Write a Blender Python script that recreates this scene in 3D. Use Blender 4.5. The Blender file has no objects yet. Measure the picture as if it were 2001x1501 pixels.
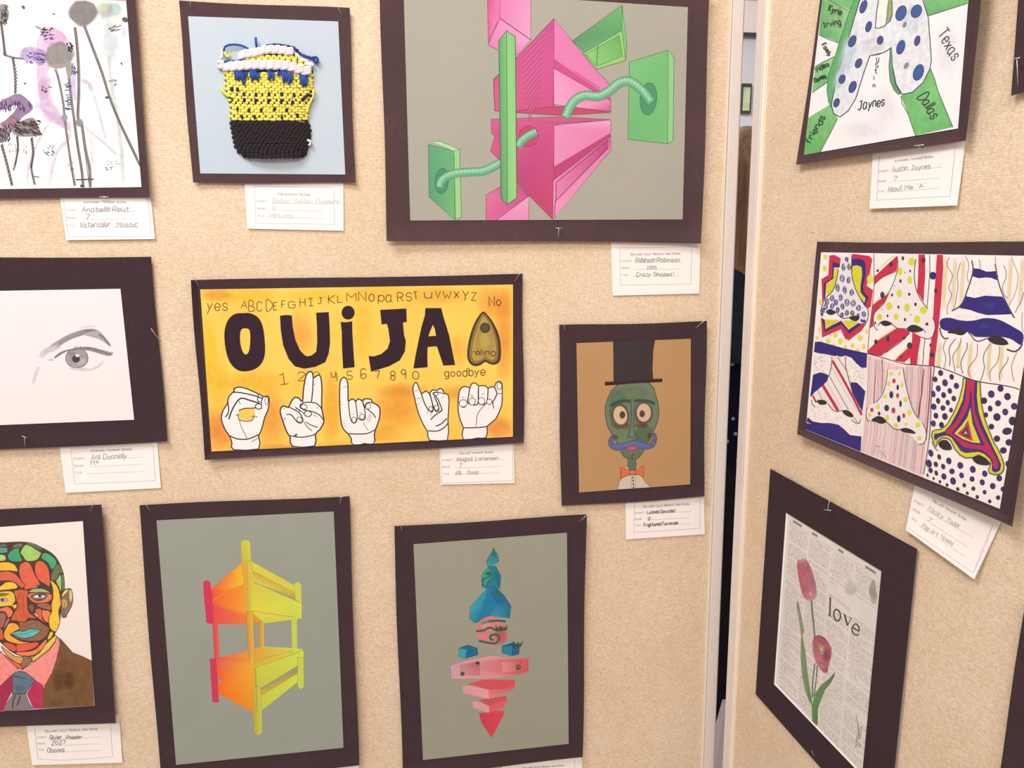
import bpy, math, random
import numpy as np
from mathutils import Vector, Matrix
from mathutils.geometry import tessellate_polygon
random.seed(7)
C = bpy.context.scene.collection
S = 1.35                      # distance camera - main display board, metres
EYE = 1.45                    # camera height above the floor
F = 1695.2
YAW, PITCH, ROLL = 0.15028, -0.18761, 0.00167
# ---------------- camera ----------------
fw = np.array([math.sin(YAW)*math.cos(PITCH), math.cos(YAW)*math.cos(PITCH), math.sin(PITCH)])
rt = np.array([math.cos(YAW), -math.sin(YAW), 0.0]); up = np.cross(rt, fw)
cr, sr = math.cos(ROLL), math.sin(ROLL)
rt, up = cr*rt + sr*up, -sr*rt + cr*up
cam = bpy.data.cameras.new('camera'); co = bpy.data.objects.new('camera', cam); C.objects.link(co)
cam.sensor_width = 36.0; cam.sensor_fit = 'HORIZONTAL'; cam.lens = F/2001*36
cam.clip_start = 0.02; cam.clip_end = 60
co.matrix_world = Matrix(((rt[0], up[0], -fw[0], 0), (rt[1], up[1], -fw[1], 0), (rt[2], up[2], -fw[2], EYE), (0, 0, 0, 1)))
sc = bpy.context.scene; sc.camera = co
# ---------------- light ----------------
w = bpy.data.worlds.new('World'); sc.world = w; w.use_nodes = True
w.node_tree.nodes['Background'].inputs[0].default_value = (1.0, 0.93, 0.88, 1)
w.node_tree.nodes['Background'].inputs[1].default_value = 0.66
def area(name, loc, target, sx, sy, power, col=(1, .96, .9)):
    l = bpy.data.lights.new(name, 'AREA'); l.shape = 'RECTANGLE'; l.size = sx; l.size_y = sy; l.energy = power; l.color = col
    o = bpy.data.objects.new(name, l); C.objects.link(o); o.location = loc
    o.rotation_euler = (Vector(target) - Vector(loc)).to_track_quat('-Z', 'Y').to_euler(); return o
area('unseen_lamp', (-0.95, 0.15, 3.1), (-0.1, S, 1.5), 0.9, 0.5, 36, (1, .985, .98))  # ceiling light out of view, upper left
area('unseen_lamp', (-0.4, -2.0, 3.1), (0.6, .9, 1.1), 1.6, 0.6, 70, (1, .91, .82))  # added warm fill for the boards, from behind the camera
area('unseen_lamp', (0.9, 4.6, 3.2), (0.9, 5.6, 1.2), 1.6, 1.4, 190, (1, .96, .93))  # added lamp that brightens the hall seen through the gap
vs = sc.view_settings
vs.view_transform = 'Standard'; vs.look = 'None'; vs.exposure = -0.03; vs.gamma = 1.0; vs.use_curve_mapping = False
sc.cycles.transparent_max_bounces = 32

# ---------------- helpers: geometry of the boards ----------------
CAMP = np.array([0, 0, EYE])
def ray(px, py):
    d = rt*((px-1000.5)/F) - up*((py-750.5)/F) + fw
    return d
class Board:
    def __init__(s, org, ex, n): s.o = np.array(org, float); s.ex = np.array(ex, float); s.n = np.array(n, float)
    def P(s, px, py, h=0.0):
        d = ray(px, py); t = ((s.o + s.n*h - CAMP) @ s.n)/(d @ s.n); return CAMP + d*t
    def L(s, x, z, h=0.0):       # board coordinates
        p = s.o + s.ex*x + s.n*h; return np.array([p[0], p[1], z])
    def loc(s, p): q = p - s.o; return float(q @ s.ex), float(p[2]), float(q @ s.n)
PHI = 0.11773; KX = 0.40931*S
MAIN = Board((0, S, 0), (1, 0, 0), (0, -1, 0))
SIDE = Board((KX, S, 0), (math.sin(PHI), -math.cos(PHI), 0), (-math.cos(PHI), -math.sin(PHI), 0))
def proj(p):
    q = np.array(p, float) - CAMP; z = q @ fw
    return (float(q @ rt)/z*F + 1000.5, 750.5 - float(q @ up)/z*F)
def lin(c):
    c = c.lstrip('#'); r = [int(c[i:i+2], 16)/255 for i in (0, 2, 4)]
    r = [v/12.92 if v <= .04045 else ((v+.055)/1.055)**2.4 for v in r]
    a = int(c[6:8], 16)/255 if len(c) == 8 else 1.0
    return (r[0]*GAIN, r[1]*GAIN, r[2]*GAIN, a)
GAIN = 0.98
# ---------------- materials ----------------
def newmat(name, rough=0.85, spec=0.25):
    m = bpy.data.materials.new(name); m.use_nodes = True; nt = m.node_tree; b = nt.nodes['Principled BSDF']
    b.inputs['Roughness'].default_value = rough; b.inputs['Specular IOR Level'].default_value = spec
    return m, nt, b
def N(nt, t, **k):
    n = nt.nodes.new(t)
    for a, v in k.items(): setattr(n, a, v)
    return n
def noise(nt, scale, detail=4, vec=(1, 1, 1), rough=.6, coord='Object'):
    tc = N(nt, 'ShaderNodeTexCoord'); mp = N(nt, 'ShaderNodeMapping'); mp.inputs['Scale'].default_value = vec
    no = N(nt, 'ShaderNodeTexNoise'); no.inputs['Scale'].default_value = scale; no.inputs['Detail'].default_value = detail; no.inputs['Roughness'].default_value = rough
    nt.links.new(tc.outputs[coord], mp.inputs[0]); nt.links.new(mp.outputs[0], no.inputs['Vector']); return no
PIG = [.16]
def pig(c):      # pigment on paper: a touch paler and softer than the nominal colour
    r = lin(c); L = .3*r[0]+.55*r[1]+.15*r[2]
    return tuple((v+PIG[0]*(L-v))**(1-.4*PIG[0]) for v in r[:3])+(r[3],)
def ramp(nt, src, p0, c0, p1, c1):
    r = N(nt, 'ShaderNodeValToRGB'); e = r.color_ramp.elements
    e[0].position = p0; e[0].color = c0; e[1].position = p1; e[1].color = c1
    nt.links.new(src, r.inputs[0]); return r
def mul(nt, a, b, mode='MULTIPLY', fac=1.0):
    x = N(nt, 'ShaderNodeMix', data_type='RGBA', blend_type=mode); x.inputs[0].default_value = fac
    for s, i in ((a, 6), (b, 7)):
        if isinstance(s, tuple): x.inputs[i].default_value = s
        else: nt.links.new(s, x.inputs[i])
    return x.outputs[2]
def bump(nt, b, h, strength, dist=0.0005):
    bp = N(nt, 'ShaderNodeBump'); bp.inputs['Strength'].default_value = strength; bp.inputs['Distance'].default_value = dist
    nt.links.new(h, bp.inputs['Height']); nt.links.new(bp.outputs[0], b.inputs['Normal'])
G = lambda v: (v, v, v, 1)
def paper_mat(name, col, var=.06, grain=900, rough=.9, blotch=0, bcol=None, spec=.2, bscale=9):
    m, nt, b = newmat(name, rough, spec); c = lin(col)
    n1 = noise(nt, grain, 3); r = ramp(nt, n1.outputs[0], .3, G(1-var), .7, G(1+var))
    out = mul(nt, (c[0], c[1], c[2], 1), r.outputs[0])
    if bcol:
        n2 = noise(nt, bscale, 4); r2 = ramp(nt, n2.outputs[0], .38, G(0), .62, G(blotch))
        x = N(nt, 'ShaderNodeMix', data_type='RGBA'); nt.links.new(r2.outputs[0], x.inputs[0]); nt.links.new(out, x.inputs[6]); x.inputs[7].default_value = lin(bcol); out = x.outputs[2]
    nt.links.new(out, b.inputs['Base Color']); bump(nt, b, n1.outputs[0], .25, .0002); return m
def ink_mat(name, var, grain, vec=(1, 1, 1), rough=.7):
    m, nt, b = newmat(name, rough, .2); at = N(nt, 'ShaderNodeAttribute', attribute_name='ink')
    n1 = noise(nt, grain, 3, vec); r = ramp(nt, n1.outputs[0], .3, G(1-var), .7, G(1+var))
    nt.links.new(mul(nt, at.outputs['Color'], r.outputs[0]), b.inputs['Base Color'])
    nt.links.new(at.outputs['Alpha'], b.inputs['Alpha']); return m
INK = ink_mat('marker_ink', .05, 500)
PENCIL = ink_mat('coloured_pencil', .13, 700, (1, 1, .5))
WASH = ink_mat('watercolour_wash', .12, 120)
def fabric_mat():
    m, nt, b = newmat('woven_board_fabric', .95, .1)
    tc = N(nt, 'ShaderNodeTexCoord')
    def threads(direction, scale, dist):
        wv = N(nt, 'ShaderNodeTexWave', wave_type='BANDS', bands_direction=direction, wave_profile='SIN'); wv.inputs['Scale'].default_value = scale
        wv.inputs['Distortion'].default_value = dist; wv.inputs['Detail'].default_value = 2; wv.inputs['Detail Scale'].default_value = .35; nt.links.new(tc.outputs['Object'], wv.inputs[0]); return wv
    wh = threads('Z', 150, 3.5); wv_ = threads('X', 142, 3.5)
    h = noise(nt, 1, 2, (190, 190, 640)); v = noise(nt, 1, 2, (640, 640, 190)); g = noise(nt, 30, 4, (1, 1, 1.6)); L = noise(nt, 5, 3)
    c1 = ramp(nt, h.outputs[0], .30, lin('#dcc0a4'), .68, lin('#f2ddc6'))
    a1 = ramp(nt, wh.outputs['Fac'], .1, G(.945), .8, G(1.025)); a2 = ramp(nt, wv_.outputs['Fac'], .1, G(.96), .8, G(1.02))
    c2 = ramp(nt, v.outputs[0], .30, G(.91), .60, G(1.025)); c3 = ramp(nt, g.outputs[0], .3, (.985, .98, .955, 1), .7, (1.015, 1.02, 1.03, 1)); c4 = ramp(nt, L.outputs[0], .35, (.97, .95, .91, 1), .65, (1.02, 1.03, 1.03, 1))
    sp = noise(nt, 1, 1, (420, 420, 560)); c5 = ramp(nt, sp.outputs[0], .22, (.66, .58, .5, 1), .31, G(1))
    o = c1.outputs[0]
    for q in (a1, a2, c2, c3, c4, c5): o = mul(nt, o, q.outputs[0])
    nt.links.new(o, b.inputs['Base Color'])
    ad = N(nt, 'ShaderNodeMath', operation='ADD'); nt.links.new(wh.outputs['Fac'], ad.inputs[0]); nt.links.new(v.outputs[0], ad.inputs[1])
    bump(nt, b, ad.outputs[0], .25, .0005); return m
FABRIC = fabric_mat()
def flat_mat(name, col, rough=.6, metal=0, var=.04, grain=200, spec=.4):
    m, nt, b = newmat(name, rough, spec); b.inputs['Metallic'].default_value = metal
    n1 = noise(nt, grain, 3); r = ramp(nt, n1.outputs[0], .3, G(1-var), .7, G(1+var))
    c = lin(col); nt.links.new(mul(nt, (c[0], c[1], c[2], 1), r.outputs[0]), b.inputs['Base Color']); return m
ALU = flat_mat('anodised_aluminium', '#ece0d8', .45, .1, .02, 60)
ALU_LIGHT = flat_mat('bright_aluminium_lip', '#f3e6da', .35, .15, .02, 60)
STEEL = flat_mat('pin_steel', '#d8d2cc', .3, .6)
WHITECARD = paper_mat('white_card', '#fcf3f1', .012)
# ---------------- object building ----------------
def link(name, verts, faces, mat, parent=None, colors=None, smooth=False):
    me = bpy.data.meshes.new(name)
    vv = [tuple(map(float, v)) for v in verts]
    if parent is not None and parent.get('_inv') is None:
        pass
    if parent is not None:
        iv = INV[parent.name]; vv = [tuple(iv @ Vector(v)) for v in vv]
    me.from_pydata(vv, [], faces); me.materials.append(mat)
    if colors is not None:
        at = me.color_attributes.new('ink', 'FLOAT_COLOR', 'POINT')
        at.data.foreach_set('color', [x for c in colors for x in c])
    if smooth:
        me.polygons.foreach_set('use_smooth', [True]*len(me.polygons))
    me.update()
    o = bpy.data.objects.new(name, me); C.objects.link(o)
    if parent is not None: o.parent = parent; INV[o.name] = INV[parent.name]
    return o
INV = {}
def props(o, label, cat=None, group=None, kind=None):
    if label: o['label'] = label
    if cat: o['category'] = cat
    if group: o['group'] = group
    if kind: o['kind'] = kind
    return o
def empty(name, loc, ex, n, label, cat, group=None):
    o = bpy.data.objects.new(name, None); C.objects.link(o); o.empty_display_size = .05
    ex = Vector(ex); yn = -Vector(n); z = Vector((0, 0, 1))
    M = Matrix(((ex.x, yn.x, z.x, loc[0]), (ex.y, yn.y, z.y, loc[1]), (ex.z, yn.z, z.z, loc[2]), (0, 0, 0, 1)))
    o.matrix_world = M; INV[o.name] = M.inverted(); props(o, label, cat, group); return o
def homog(q):        # unit square (u right, v down) -> quad TL,TR,BR,BL
    (x0, y0), (x1, y1), (x2, y2), (x3, y3) = q
    A = []; B = []
    for (u, v), (x, y) in zip(((0, 0), (1, 0), (1, 1), (0, 1)), q):
        A.append([u, v, 1, 0, 0, 0, -u*x, -v*x]); B.append(x); A.append([0, 0, 0, u, v, 1, -u*y, -v*y]); B.append(y)
    h = np.linalg.solve(np.array(A, float), np.array(B, float))
    return lambda u, v: ((h[0]*u+h[1]*v+h[2])/(h[6]*u+h[7]*v+1), (h[3]*u+h[4]*v+h[5])/(h[6]*u+h[7]*v+1))
def sheet(name, board, quad, h, thick, mat, parent, curl=None, nu=10, nv=10, warp=None):
    H = homog(quad); vs_ = []; fs = []
    for side in (0, 1):
        for j in range(nv+1):
            for i in range(nu+1):
                u, v = i/nu, j/nv; hh = h + (curl(u, v) if curl else 0) - (thick if side else 0)
                x, y = H(u, v)
                if warp: dx, dy = warp(u, v); x += dx; y += dy
                vs_.append(board.P(x, y, hh))
    m = (nu+1)*(nv+1); W = nu+1
    for j in range(nv):
        for i in range(nu):
            a = j*W+i; fs.append((a, a+W, a+W+1, a+1)); fs.append((m+a, m+a+1, m+a+W+1, m+a+W))
    for i in range(nu):
        fs.append((i, i+1, m+i+1, m+i)); a = nv*W+i; fs.append((a+1, a, m+a, m+a+1))
    for j in range(nv):
        a = j*W; fs.append((a+W, a, m+a, m+a+W)); a = j*W+nu; fs.append((a, a+W, m+a+W, m+a))
    return link(name, vs_, fs, mat, parent)
def box(name, lo, hi, mat, parent=None):
    x0, y0, z0 = lo; x1, y1, z1 = hi
    v = [(x0, y0, z0), (x1, y0, z0), (x1, y1, z0), (x0, y1, z0), (x0, y0, z1), (x1, y0, z1), (x1, y1, z1), (x0, y1, z1)]
    f = [(0, 3, 2, 1), (4, 5, 6, 7), (0, 1, 5, 4), (1, 2, 6, 5), (2, 3, 7, 6), (3, 0, 4, 7)]
    return link(name, v, f, mat, parent)
def bbox_board(name, board, x0, x1, z0, z1, h0, h1, mat, parent=None, bev=0.0):
    # extrusion standing along a board; bevelled front edges
    prof = [(x0, h0), (x1, h0), (x1, h1-bev), (x1-bev, h1), (x0+bev, h1), (x0, h1-bev)] if bev else [(x0, h0), (x1, h0), (x1, h1), (x0, h1)]
    n = len(prof); v = [board.L(x, z0, h) for x, h in prof] + [board.L(x, z1, h) for x, h in prof]
    f = [tuple(range(n)), tuple(range(2*n-1, n-1, -1))] + [(i, (i+1) % n, n+(i+1) % n, n+i) for i in range(n)]
    return link(name, v, f, mat, parent)
def tube_pts(pts, r, seg=6, cap=True):
    pts = [np.array(p, float) for p in pts]; V = []; Fc = []
    rs = r if isinstance(r, (list, tuple)) else [r]*len(pts)
    for i, p in enumerate(pts):
        t = pts[min(i+1, len(pts)-1)] - pts[max(i-1, 0)]; t = t/(np.linalg.norm(t)+1e-12)
        a = np.cross(t, [0.13, 0.31, 0.94]); a /= np.linalg.norm(a)+1e-12; b = np.cross(t, a)
        for k in range(seg): th = 2*math.pi*k/seg; V.append(p + (a*math.cos(th)+b*math.sin(th))*rs[i])
    for i in range(len(pts)-1):
        for k in range(seg): Fc.append((i*seg+k, i*seg+(k+1) % seg, (i+1)*seg+(k+1) % seg, (i+1)*seg+k))
    if cap: Fc.append(tuple(range(seg-1, -1, -1))); Fc.append(tuple((len(pts)-1)*seg+k for k in range(seg)))
    return V, Fc
class MB:
    def __init__(s): s.v = []; s.f = []
    def add(s, vf): b = len(s.v); s.v += list(vf[0]); s.f += [tuple(i+b for i in f) for f in vf[1]]; return s
    def link(s, name, mat, parent, smooth=True): return link(name, s.v, s.f, mat, parent, smooth=smooth)
# ---------------- drawing engine: flat pigment on real sheets ----------------
GL = {}
for line in """A 022842|1434
B 02082837362505|2544433202
C 4738180703123243
D 02082846442202
E 48080242|0535
F 480802|0535
G 47381807031232434525
H 0802|4842|0545
I 0828|1812|0222
J 1848|3833221203
K 0802|480542
L 080242
M 0208254842
N 02084248
O 180703123243473818
P 02083847463505
Q 180703123243473818|2442
R 02083847463505|2542
S 473818070615354443321203
T 0848|2822
U 080312324348
V 082248
W 0812253248
X 0842|4802
Y 082548|2522
Z 08480242
a 36160503122233|363342
b 0802|0516263533221203
c 3526160503122233
d 3832|3526160503122233
e 04343526160503122233
f 38281712|0626
g 3631201001|3526160503122233
h 0802|0516263532
i 0602|0708
j 161100|1718
k 0802|360432
l 0802
m 0602|05162522|25364542
n 0602|0516263532
o 160503122233352616
p 0600|0516263533221203
q 3630|3526160503122233
r 0602|05162635
s 352616051424332212 03
t 18132232|0636
u 0603122233|3632
v 061236
w 0612243246
x 0632|3602
y 0613|3600
z 06360232
0 180703122333372818
1 071812|0222
2 07182837360232
3 071828373625|253433221203
4 080535|3832
5 38080525343322 1203
6 3728180703122233342504
7 083812
8 180706152536372818|150403122233342515
9 3728180706152536|3732
! 1815|1312
- 0535
" 0807|1817
: 0504|0302""".split('\n'):
    k, d = line.split(' ', 1); d = d.replace(' ', '')
    GL[k] = [[(int(s[i]), int(s[i+1])) for i in range(0, len(s), 2)] for s in d.split('|')]
for k_, w_, y0_, y1_ in (('O', 4, 2, 8), ('0', 3, 2, 8), ('o', 3, 2, 6)):
    GL[k_] = [[(w_/2-w_/2*math.sin(2*math.pi*i/12), (y0_+y1_)/2+(y1_-y0_)/2*math.cos(2*math.pi*i/12)) for i in range(12)]]
    GL[k_][0].append(GL[k_][0][0])
def cat(pts, closed=False, n=4):
    P = [np.array(p, float) for p in pts]; m = len(P)
    if m < 3: return [tuple(p) for p in P]
    out = []
    rng = range(m) if closed else range(m-1)
    for i in rng:
        p0 = P[(i-1) % m] if closed else P[max(i-1, 0)]; p1 = P[i]; p2 = P[(i+1) % m]; p3 = P[(i+2) % m] if closed else P[min(i+2, m-1)]
        for k in range(n):
            t = k/n; out.append(tuple(.5*((2*p1)+(-p0+p2)*t+(2*p0-5*p1+4*p2-p3)*t*t+(-p0+3*p1-3*p2+p3)*t**3)))
    if not closed: out.append(tuple(P[-1]))
    return out
def inside(p, poly):
    x, y = p; c = False; n = len(poly)
    for i in range(n):
        x1, y1 = poly[i]; x2, y2 = poly[i-1]
        if (y1 > y) != (y2 > y) and x < (x2-x1)*(y-y1)/(y2-y1)+x1: c = not c
    return c
class Ink:
    DZ = 0.000009
    def __init__(s, board, h0, parent, mat): s.bd = board; s.h0 = h0; s.par = parent; s.mat = mat; s.boxes = []; s.V = []; s.T = []; s.K = []; s.c = (0, 0, 1.0); s.base = 1; s.bounds = None
    def crop(s, x0, y0, k): s.c = (x0, y0, k); return s
    def lim(s, quad): s.bounds = quad; return s
    def _px(s, pts): x0, y0, k = s.c; return [(x0+p[0]*k, y0+p[1]*k) for p in pts]
    def _level(s, P):
        a = min(p[0] for p in P); b = max(p[0] for p in P); c = min(p[1] for p in P); d = max(p[1] for p in P); l = s.base
        for (A, B, Cc, D, L) in s.boxes:
            if A < b and a < B and Cc < d and c < D and L >= l: l = L+1
        s.boxes.append((a, b, c, d, l)); return l
    def clipto(s, q): s.H = homog(q); s.Hi = np.linalg.inv(_hm(q)); return s
    H = None
    def _cl(s, P):
        if s.H is None: return P
        out = []
        for x, y in P:
            a = s.Hi @ np.array([x, y, 1.0]); u, v = a[0]/a[2], a[1]/a[2]
            if -.0005 <= u <= 1.0005 and -.0005 <= v <= 1.0005: out.append((x, y))
            else: out.append(s.H(min(1, max(0, u)), min(1, max(0, v))))
        return out
    def tri(s, P, tris, cols, lv=None):
        P = s._cl(P)
        if lv is None: lv = s._level(P)
        b = len(s.V); h = s.h0 + lv*s.DZ
        s.V += [s.bd.P(x, y, h) for x, y in P]; s.K += cols; s.T += [tuple(i+b for i in t) for t in tris]
    LW = 1.3
    def poly(s, pts, col, sm=0, holes=(), out=None, ow=0, lv=None):
        if sm: pts = cat(pts, True, sm)
        P = s._px(pts)
        HP = [s._px(h) for h in holes]
        loops = [[Vector((x, y, 0)) for x, y in L] for L in [P]+HP]
        allp = P + [p for h in HP for p in h]
        t = tessellate_polygon(loops)
        cols = [pig(c) for c in col] if isinstance(col, (list, tuple)) else [pig(col)]*len(allp)
        if isinstance(col, (list, tuple)) and len(cols) != len(allp):
            cols = (cols + [cols[-1]]*max(0, len(allp)-len(cols)))[:len(allp)]
        s.tri(allp, t, cols, lv)
        if out: s.line(pts, ow, out, closed=True)
        return s
    def line(s, pts, w, col, closed=False, sm=0, lv=None, taper=False):
        if sm: pts = cat(pts, closed, sm)
        P = [np.array(p) for p in s._px(pts)]
        Q = [P[0]]
        for p in P[1:]:
            if np.linalg.norm(p-Q[-1]) > 1e-4: Q.append(p)
        if closed and np.linalg.norm(Q[0]-Q[-1]) < 1e-4: Q.pop()
        P = Q; n = len(P)
        if n < 2: return s
        w = w*s.c[2]*(s.LW if w*s.c[2] < 3 else 1.0); L = []; R = []
        for i in range(n):
            a = P[(i-1) % n] if (closed or i > 0) else None; b = P[(i+1) % n] if (closed or i < n-1) else None
            d1 = (P[i]-a) if a is not None else (b-P[i]); d2 = (b-P[i]) if b is not None else d1
            d1 = d1/(np.linalg.norm(d1)+1e-9); d2 = d2/(np.linalg.norm(d2)+1e-9)
            t = d1+d2; tl = np.linalg.norm(t)
            if tl < .3: t = d1; sc_ = 1
            else: t = t/tl; sc_ = min(1/max(.4, abs(t @ d1)), 1.8)
            nn = np.array([-t[1], t[0]]); ww = w/2*sc_
            if taper: ww *= max(.15, math.sin(math.pi*(.12+.76*i/(n-1))))
            ext = 0
            L.append(tuple(P[i]+nn*ww)); R.append(tuple(P[i]-nn*ww))
        T = []; m = n if closed else n-1
        for i in range(m):
            j = (i+1) % n; T += [(i, j, n+j), (i, n+j, n+i)]
        s.tri(L+R, T, [pig(col)]*(2*n), lv); return s
    def ell(s, cx, cy, rx, ry, col, rot=0, n=14, out=None, ow=0, lv=None, a0=0, a1=360):
        c, q = math.cos(math.radians(rot)), math.sin(math.radians(rot)); pts = []
        for i in range(n):
            t = math.radians(a0+(a1-a0)*i/(n if a1-a0 == 360 else n-1)); x = rx*math.cos(t); y = ry*math.sin(t); pts.append((cx+x*c-y*q, cy+x*q+y*c))
        if col: s.poly(pts, col, lv=lv)
        if out: s.line(pts, ow, out, closed=(a1-a0 == 360))
        return s
    def soft(s, cx, cy, rx, ry, col, a=1.0, core=.35, rot=0, n=18, jit=.12):
        c = pig(col); cr_, q = math.cos(math.radians(rot)), math.sin(math.radians(rot)); V = [(cx, cy)]; K = [(c[0], c[1], c[2], a)]
        for ring, (f, al) in enumerate(((core, a), ((1+core)/2, a*.55), (1, 0))):
            for i in range(n):
                t = 2*math.pi*i/n; f2 = f*(1+random.uniform(-jit, jit)*f); x = rx*f2*math.cos(t); y = ry*f2*math.sin(t)
                V.append((cx+x*cr_-y*q, cy+x*q+y*cr_)); K.append((c[0], c[1], c[2], al))
        T = [(0, 1+i, 1+(i+1) % n) for i in range(n)]
        for r in range(2):
            for i in range(n): a_ = 1+r*n+i; b_ = 1+r*n+(i+1) % n; T += [(a_, a_+n, b_+n), (a_, b_+n, b_)]
        s.tri(s._px(V), T, K); return s
    def softline(s, pts, w, col, a=1.0, sm=3):
        if sm: pts = cat(pts, False, sm)
        c = pig(col); P = [np.array(p, float) for p in pts]; V = []; K = []; n = len(P)
        for i in range(n):
            t = P[min(i+1, n-1)]-P[max(i-1, 0)]; t /= np.linalg.norm(t)+1e-9; nn = np.array([-t[1], t[0]])
            al = a*(min(1, 4*i/n+.2))*(min(1, 4*(n-1-i)/n+.2))
            for k, f in ((-1, 0), (-.4, 1), (.4, 1), (1, 0)): V.append(tuple(P[i]+nn*w*k)); K.append((c[0], c[1], c[2], al*f))
        T = []
        for i in range(n-1):
            for k in range(3): a_ = i*4+k; T += [(a_, a_+1, a_+5), (a_, a_+5, a_+4)]
        s.tri(s._px(V), T, K); return s
    def text(s, st, x0, y0, x1, y1, h, w, col, caps=False, upv=None, jit=0, sp=1.5, slant=0, lv=None):
        adv = []; X = 0
        for ch in st:
            k = 1.0; g = ch
            if caps and ch.isalpha() and ch.islower(): g = ch.upper(); k = .78
            gl = GL.get(g); adv.append((X, gl, k)); X += ((max(p[0] for q in gl for p in q) if gl else 2.0)*k + sp)
        X -= sp; d = np.array([x1-x0, y1-y0], float); ln = np.linalg.norm(d); e = d/ln; u = np.array(upv, float) if upv is not None else np.array([e[1], -e[0]])
        u = u/np.linalg.norm(u); sx = ln/max(X, 1); sy = h/6
        allb = None
        if lv is None:
            lv = s._level(s._px([(x0, y0), (x1, y1), (x0+u[0]*h*1.2, y0+u[1]*h*1.2), (x1+u[0]*h*1.2, y1+u[1]*h*1.2), (x0-u[0]*h*.35, y0-u[1]*h*.35), (x1-u[0]*h*.35, y1-u[1]*h*.35)]))
        for X0, gl, k in adv:
            if not gl: continue
            jy = random.uniform(-jit, jit)*h*.12; js = 1+random.uniform(-jit, jit)*.15
            for q in gl:
                pts = []
                for gx, gy in q:
                    yy = (gy-2)*sy*k*js + jy; xx = (X0+gx*k)*sx + yy*slant
                    p = np.array([x0, y0])+e*xx+u*yy
                    if jit: p = p + np.array([random.uniform(-1, 1), random.uniform(-1, 1)])*h*.03*jit
                    pts.append(tuple(p))
                if q[0] == q[-1] and len(q) >= 7: s.line(pts[:-1], w, col, lv=lv, sm=3, closed=True)
                else: s.line(pts, w, col, lv=lv, sm=3 if len(q) >= 7 else 0)
        return s
    def dots(s, poly, n, r, col, seed=1):
        rnd = random.Random(seed); xs = [p[0] for p in poly]; ys = [p[1] for p in poly]
        lv = s._level(s._px(poly)); k = 0; tries = 0
        while k < n and tries < n*12:
            tries += 1; x = rnd.uniform(min(xs), max(xs)); y = rnd.uniform(min(ys), max(ys))
            if inside((x, y), poly):
                k += 1; q = r*rnd.uniform(.7, 1.3); s.tri(s._px([(x-q, y), (x, y-q), (x+q, y), (x, y+q)]), [(0, 1, 2), (0, 2, 3)], [pig(col)]*4, lv)
        return s
    def spiral(s, cx, cy, rx, ry, w, col, turns=1.6, a0=0):
        pts = []
        for i in range(16):
            f = i/15; t = a0+f*turns*2*math.pi; r = .2+.8*f; pts.append((cx+rx*r*math.cos(t), cy+ry*r*math.sin(t)))
        return s.line(pts, w, col)
    def flush(s, name, label=None, parent=None):
        if not s.V: return None
        o = link(name, s.V, s.T, s.mat, parent or s.par, colors=s.K); s.V = []; s.T = []; s.K = []
        if label: o['label'] = label
        return o
# ---------------- the room behind ----------------
FLOOR = flat_mat('grey_vinyl_floor', '#a59c94', .5, 0, .05, 30)
WALLM = flat_mat('pale_blue_grey_paint', '#dcdce2', .8, 0, .02, 8)
CEIL = flat_mat('white_ceiling_tile', '#ecebe6', .9, 0, .03, 60)
props(box('floor', (-4, -4, -.02), (6, 7.0, 0), FLOOR), 'grey vinyl floor of the hall', kind='structure')
props(box('wall_back', (-4, 7.0, 0), (6, 7.1, 3.3), WALLM), 'pale blue-grey painted back wall of the hall', kind='structure')
props(box('wall_right', (6, -4, 0), (6.1, 7.1, 3.3), WALLM), 'pale blue-grey painted side wall of the hall', kind='structure')
props(box('ceiling', (-4, -4, 3.3), (6, 7.1, 3.36), CEIL), 'white tiled ceiling of the hall', kind='structure')
def at_y(px, py, y):
    d = ray(px, py); return CAMP + d*(y/d[1])
# projection screen glimpsed through the gap
s0 = at_y(1468, 63, 6.9); s1 = at_y(1468, 70, 6.9)
scr = empty('projection_screen', (s0[0]-.2, 6.9, s1[2]), (1, 0, 0), (0, -1, 0), 'white pull-down projection screen with a dark bottom bar, seen through the gap between the boards', 'screen')
box('screen_fabric', (s0[0]-.9, 6.93, s0[2]), (s0[0]+.5, 6.935, 3.15), flat_mat('screen_fabric', '#f6ebe9', .9), scr)
box('bottom_bar', (s0[0]-.92, 6.91, s1[2]), (s0[0]+.52, 6.95, s0[2]), flat_mat('dark_bar', '#463c48', .5), scr)
box('case', (s0[0]-.95, 6.88, 3.15), (s0[0]+.55, 7.0, 3.29), flat_mat('screen_case', '#e8e0dc', .5), scr)
# small framed green picture on the back wall
a = at_y(1453, 168, 6.95); b = at_y(1464, 214, 6.95)
pic = empty('framed_picture', (a[0], 6.95, b[2]), (1, 0, 0), (0, -1, 0), 'small dark-framed green picture on the far wall, seen through the gap', 'picture')
box('picture_frame', (a[0]-.012, 6.95, b[2]-.03), (b[0]+.012, 6.985, a[2]+.02), flat_mat('dark_frame', '#4b4038', .5), pic)
box('picture_print', (a[0]+.0, 6.945, b[2]-.01), (b[0]-.0, 6.95, a[2]-.01), flat_mat('green_print', '#c3d6ae', .8, 0, .35, 9), pic)
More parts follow.
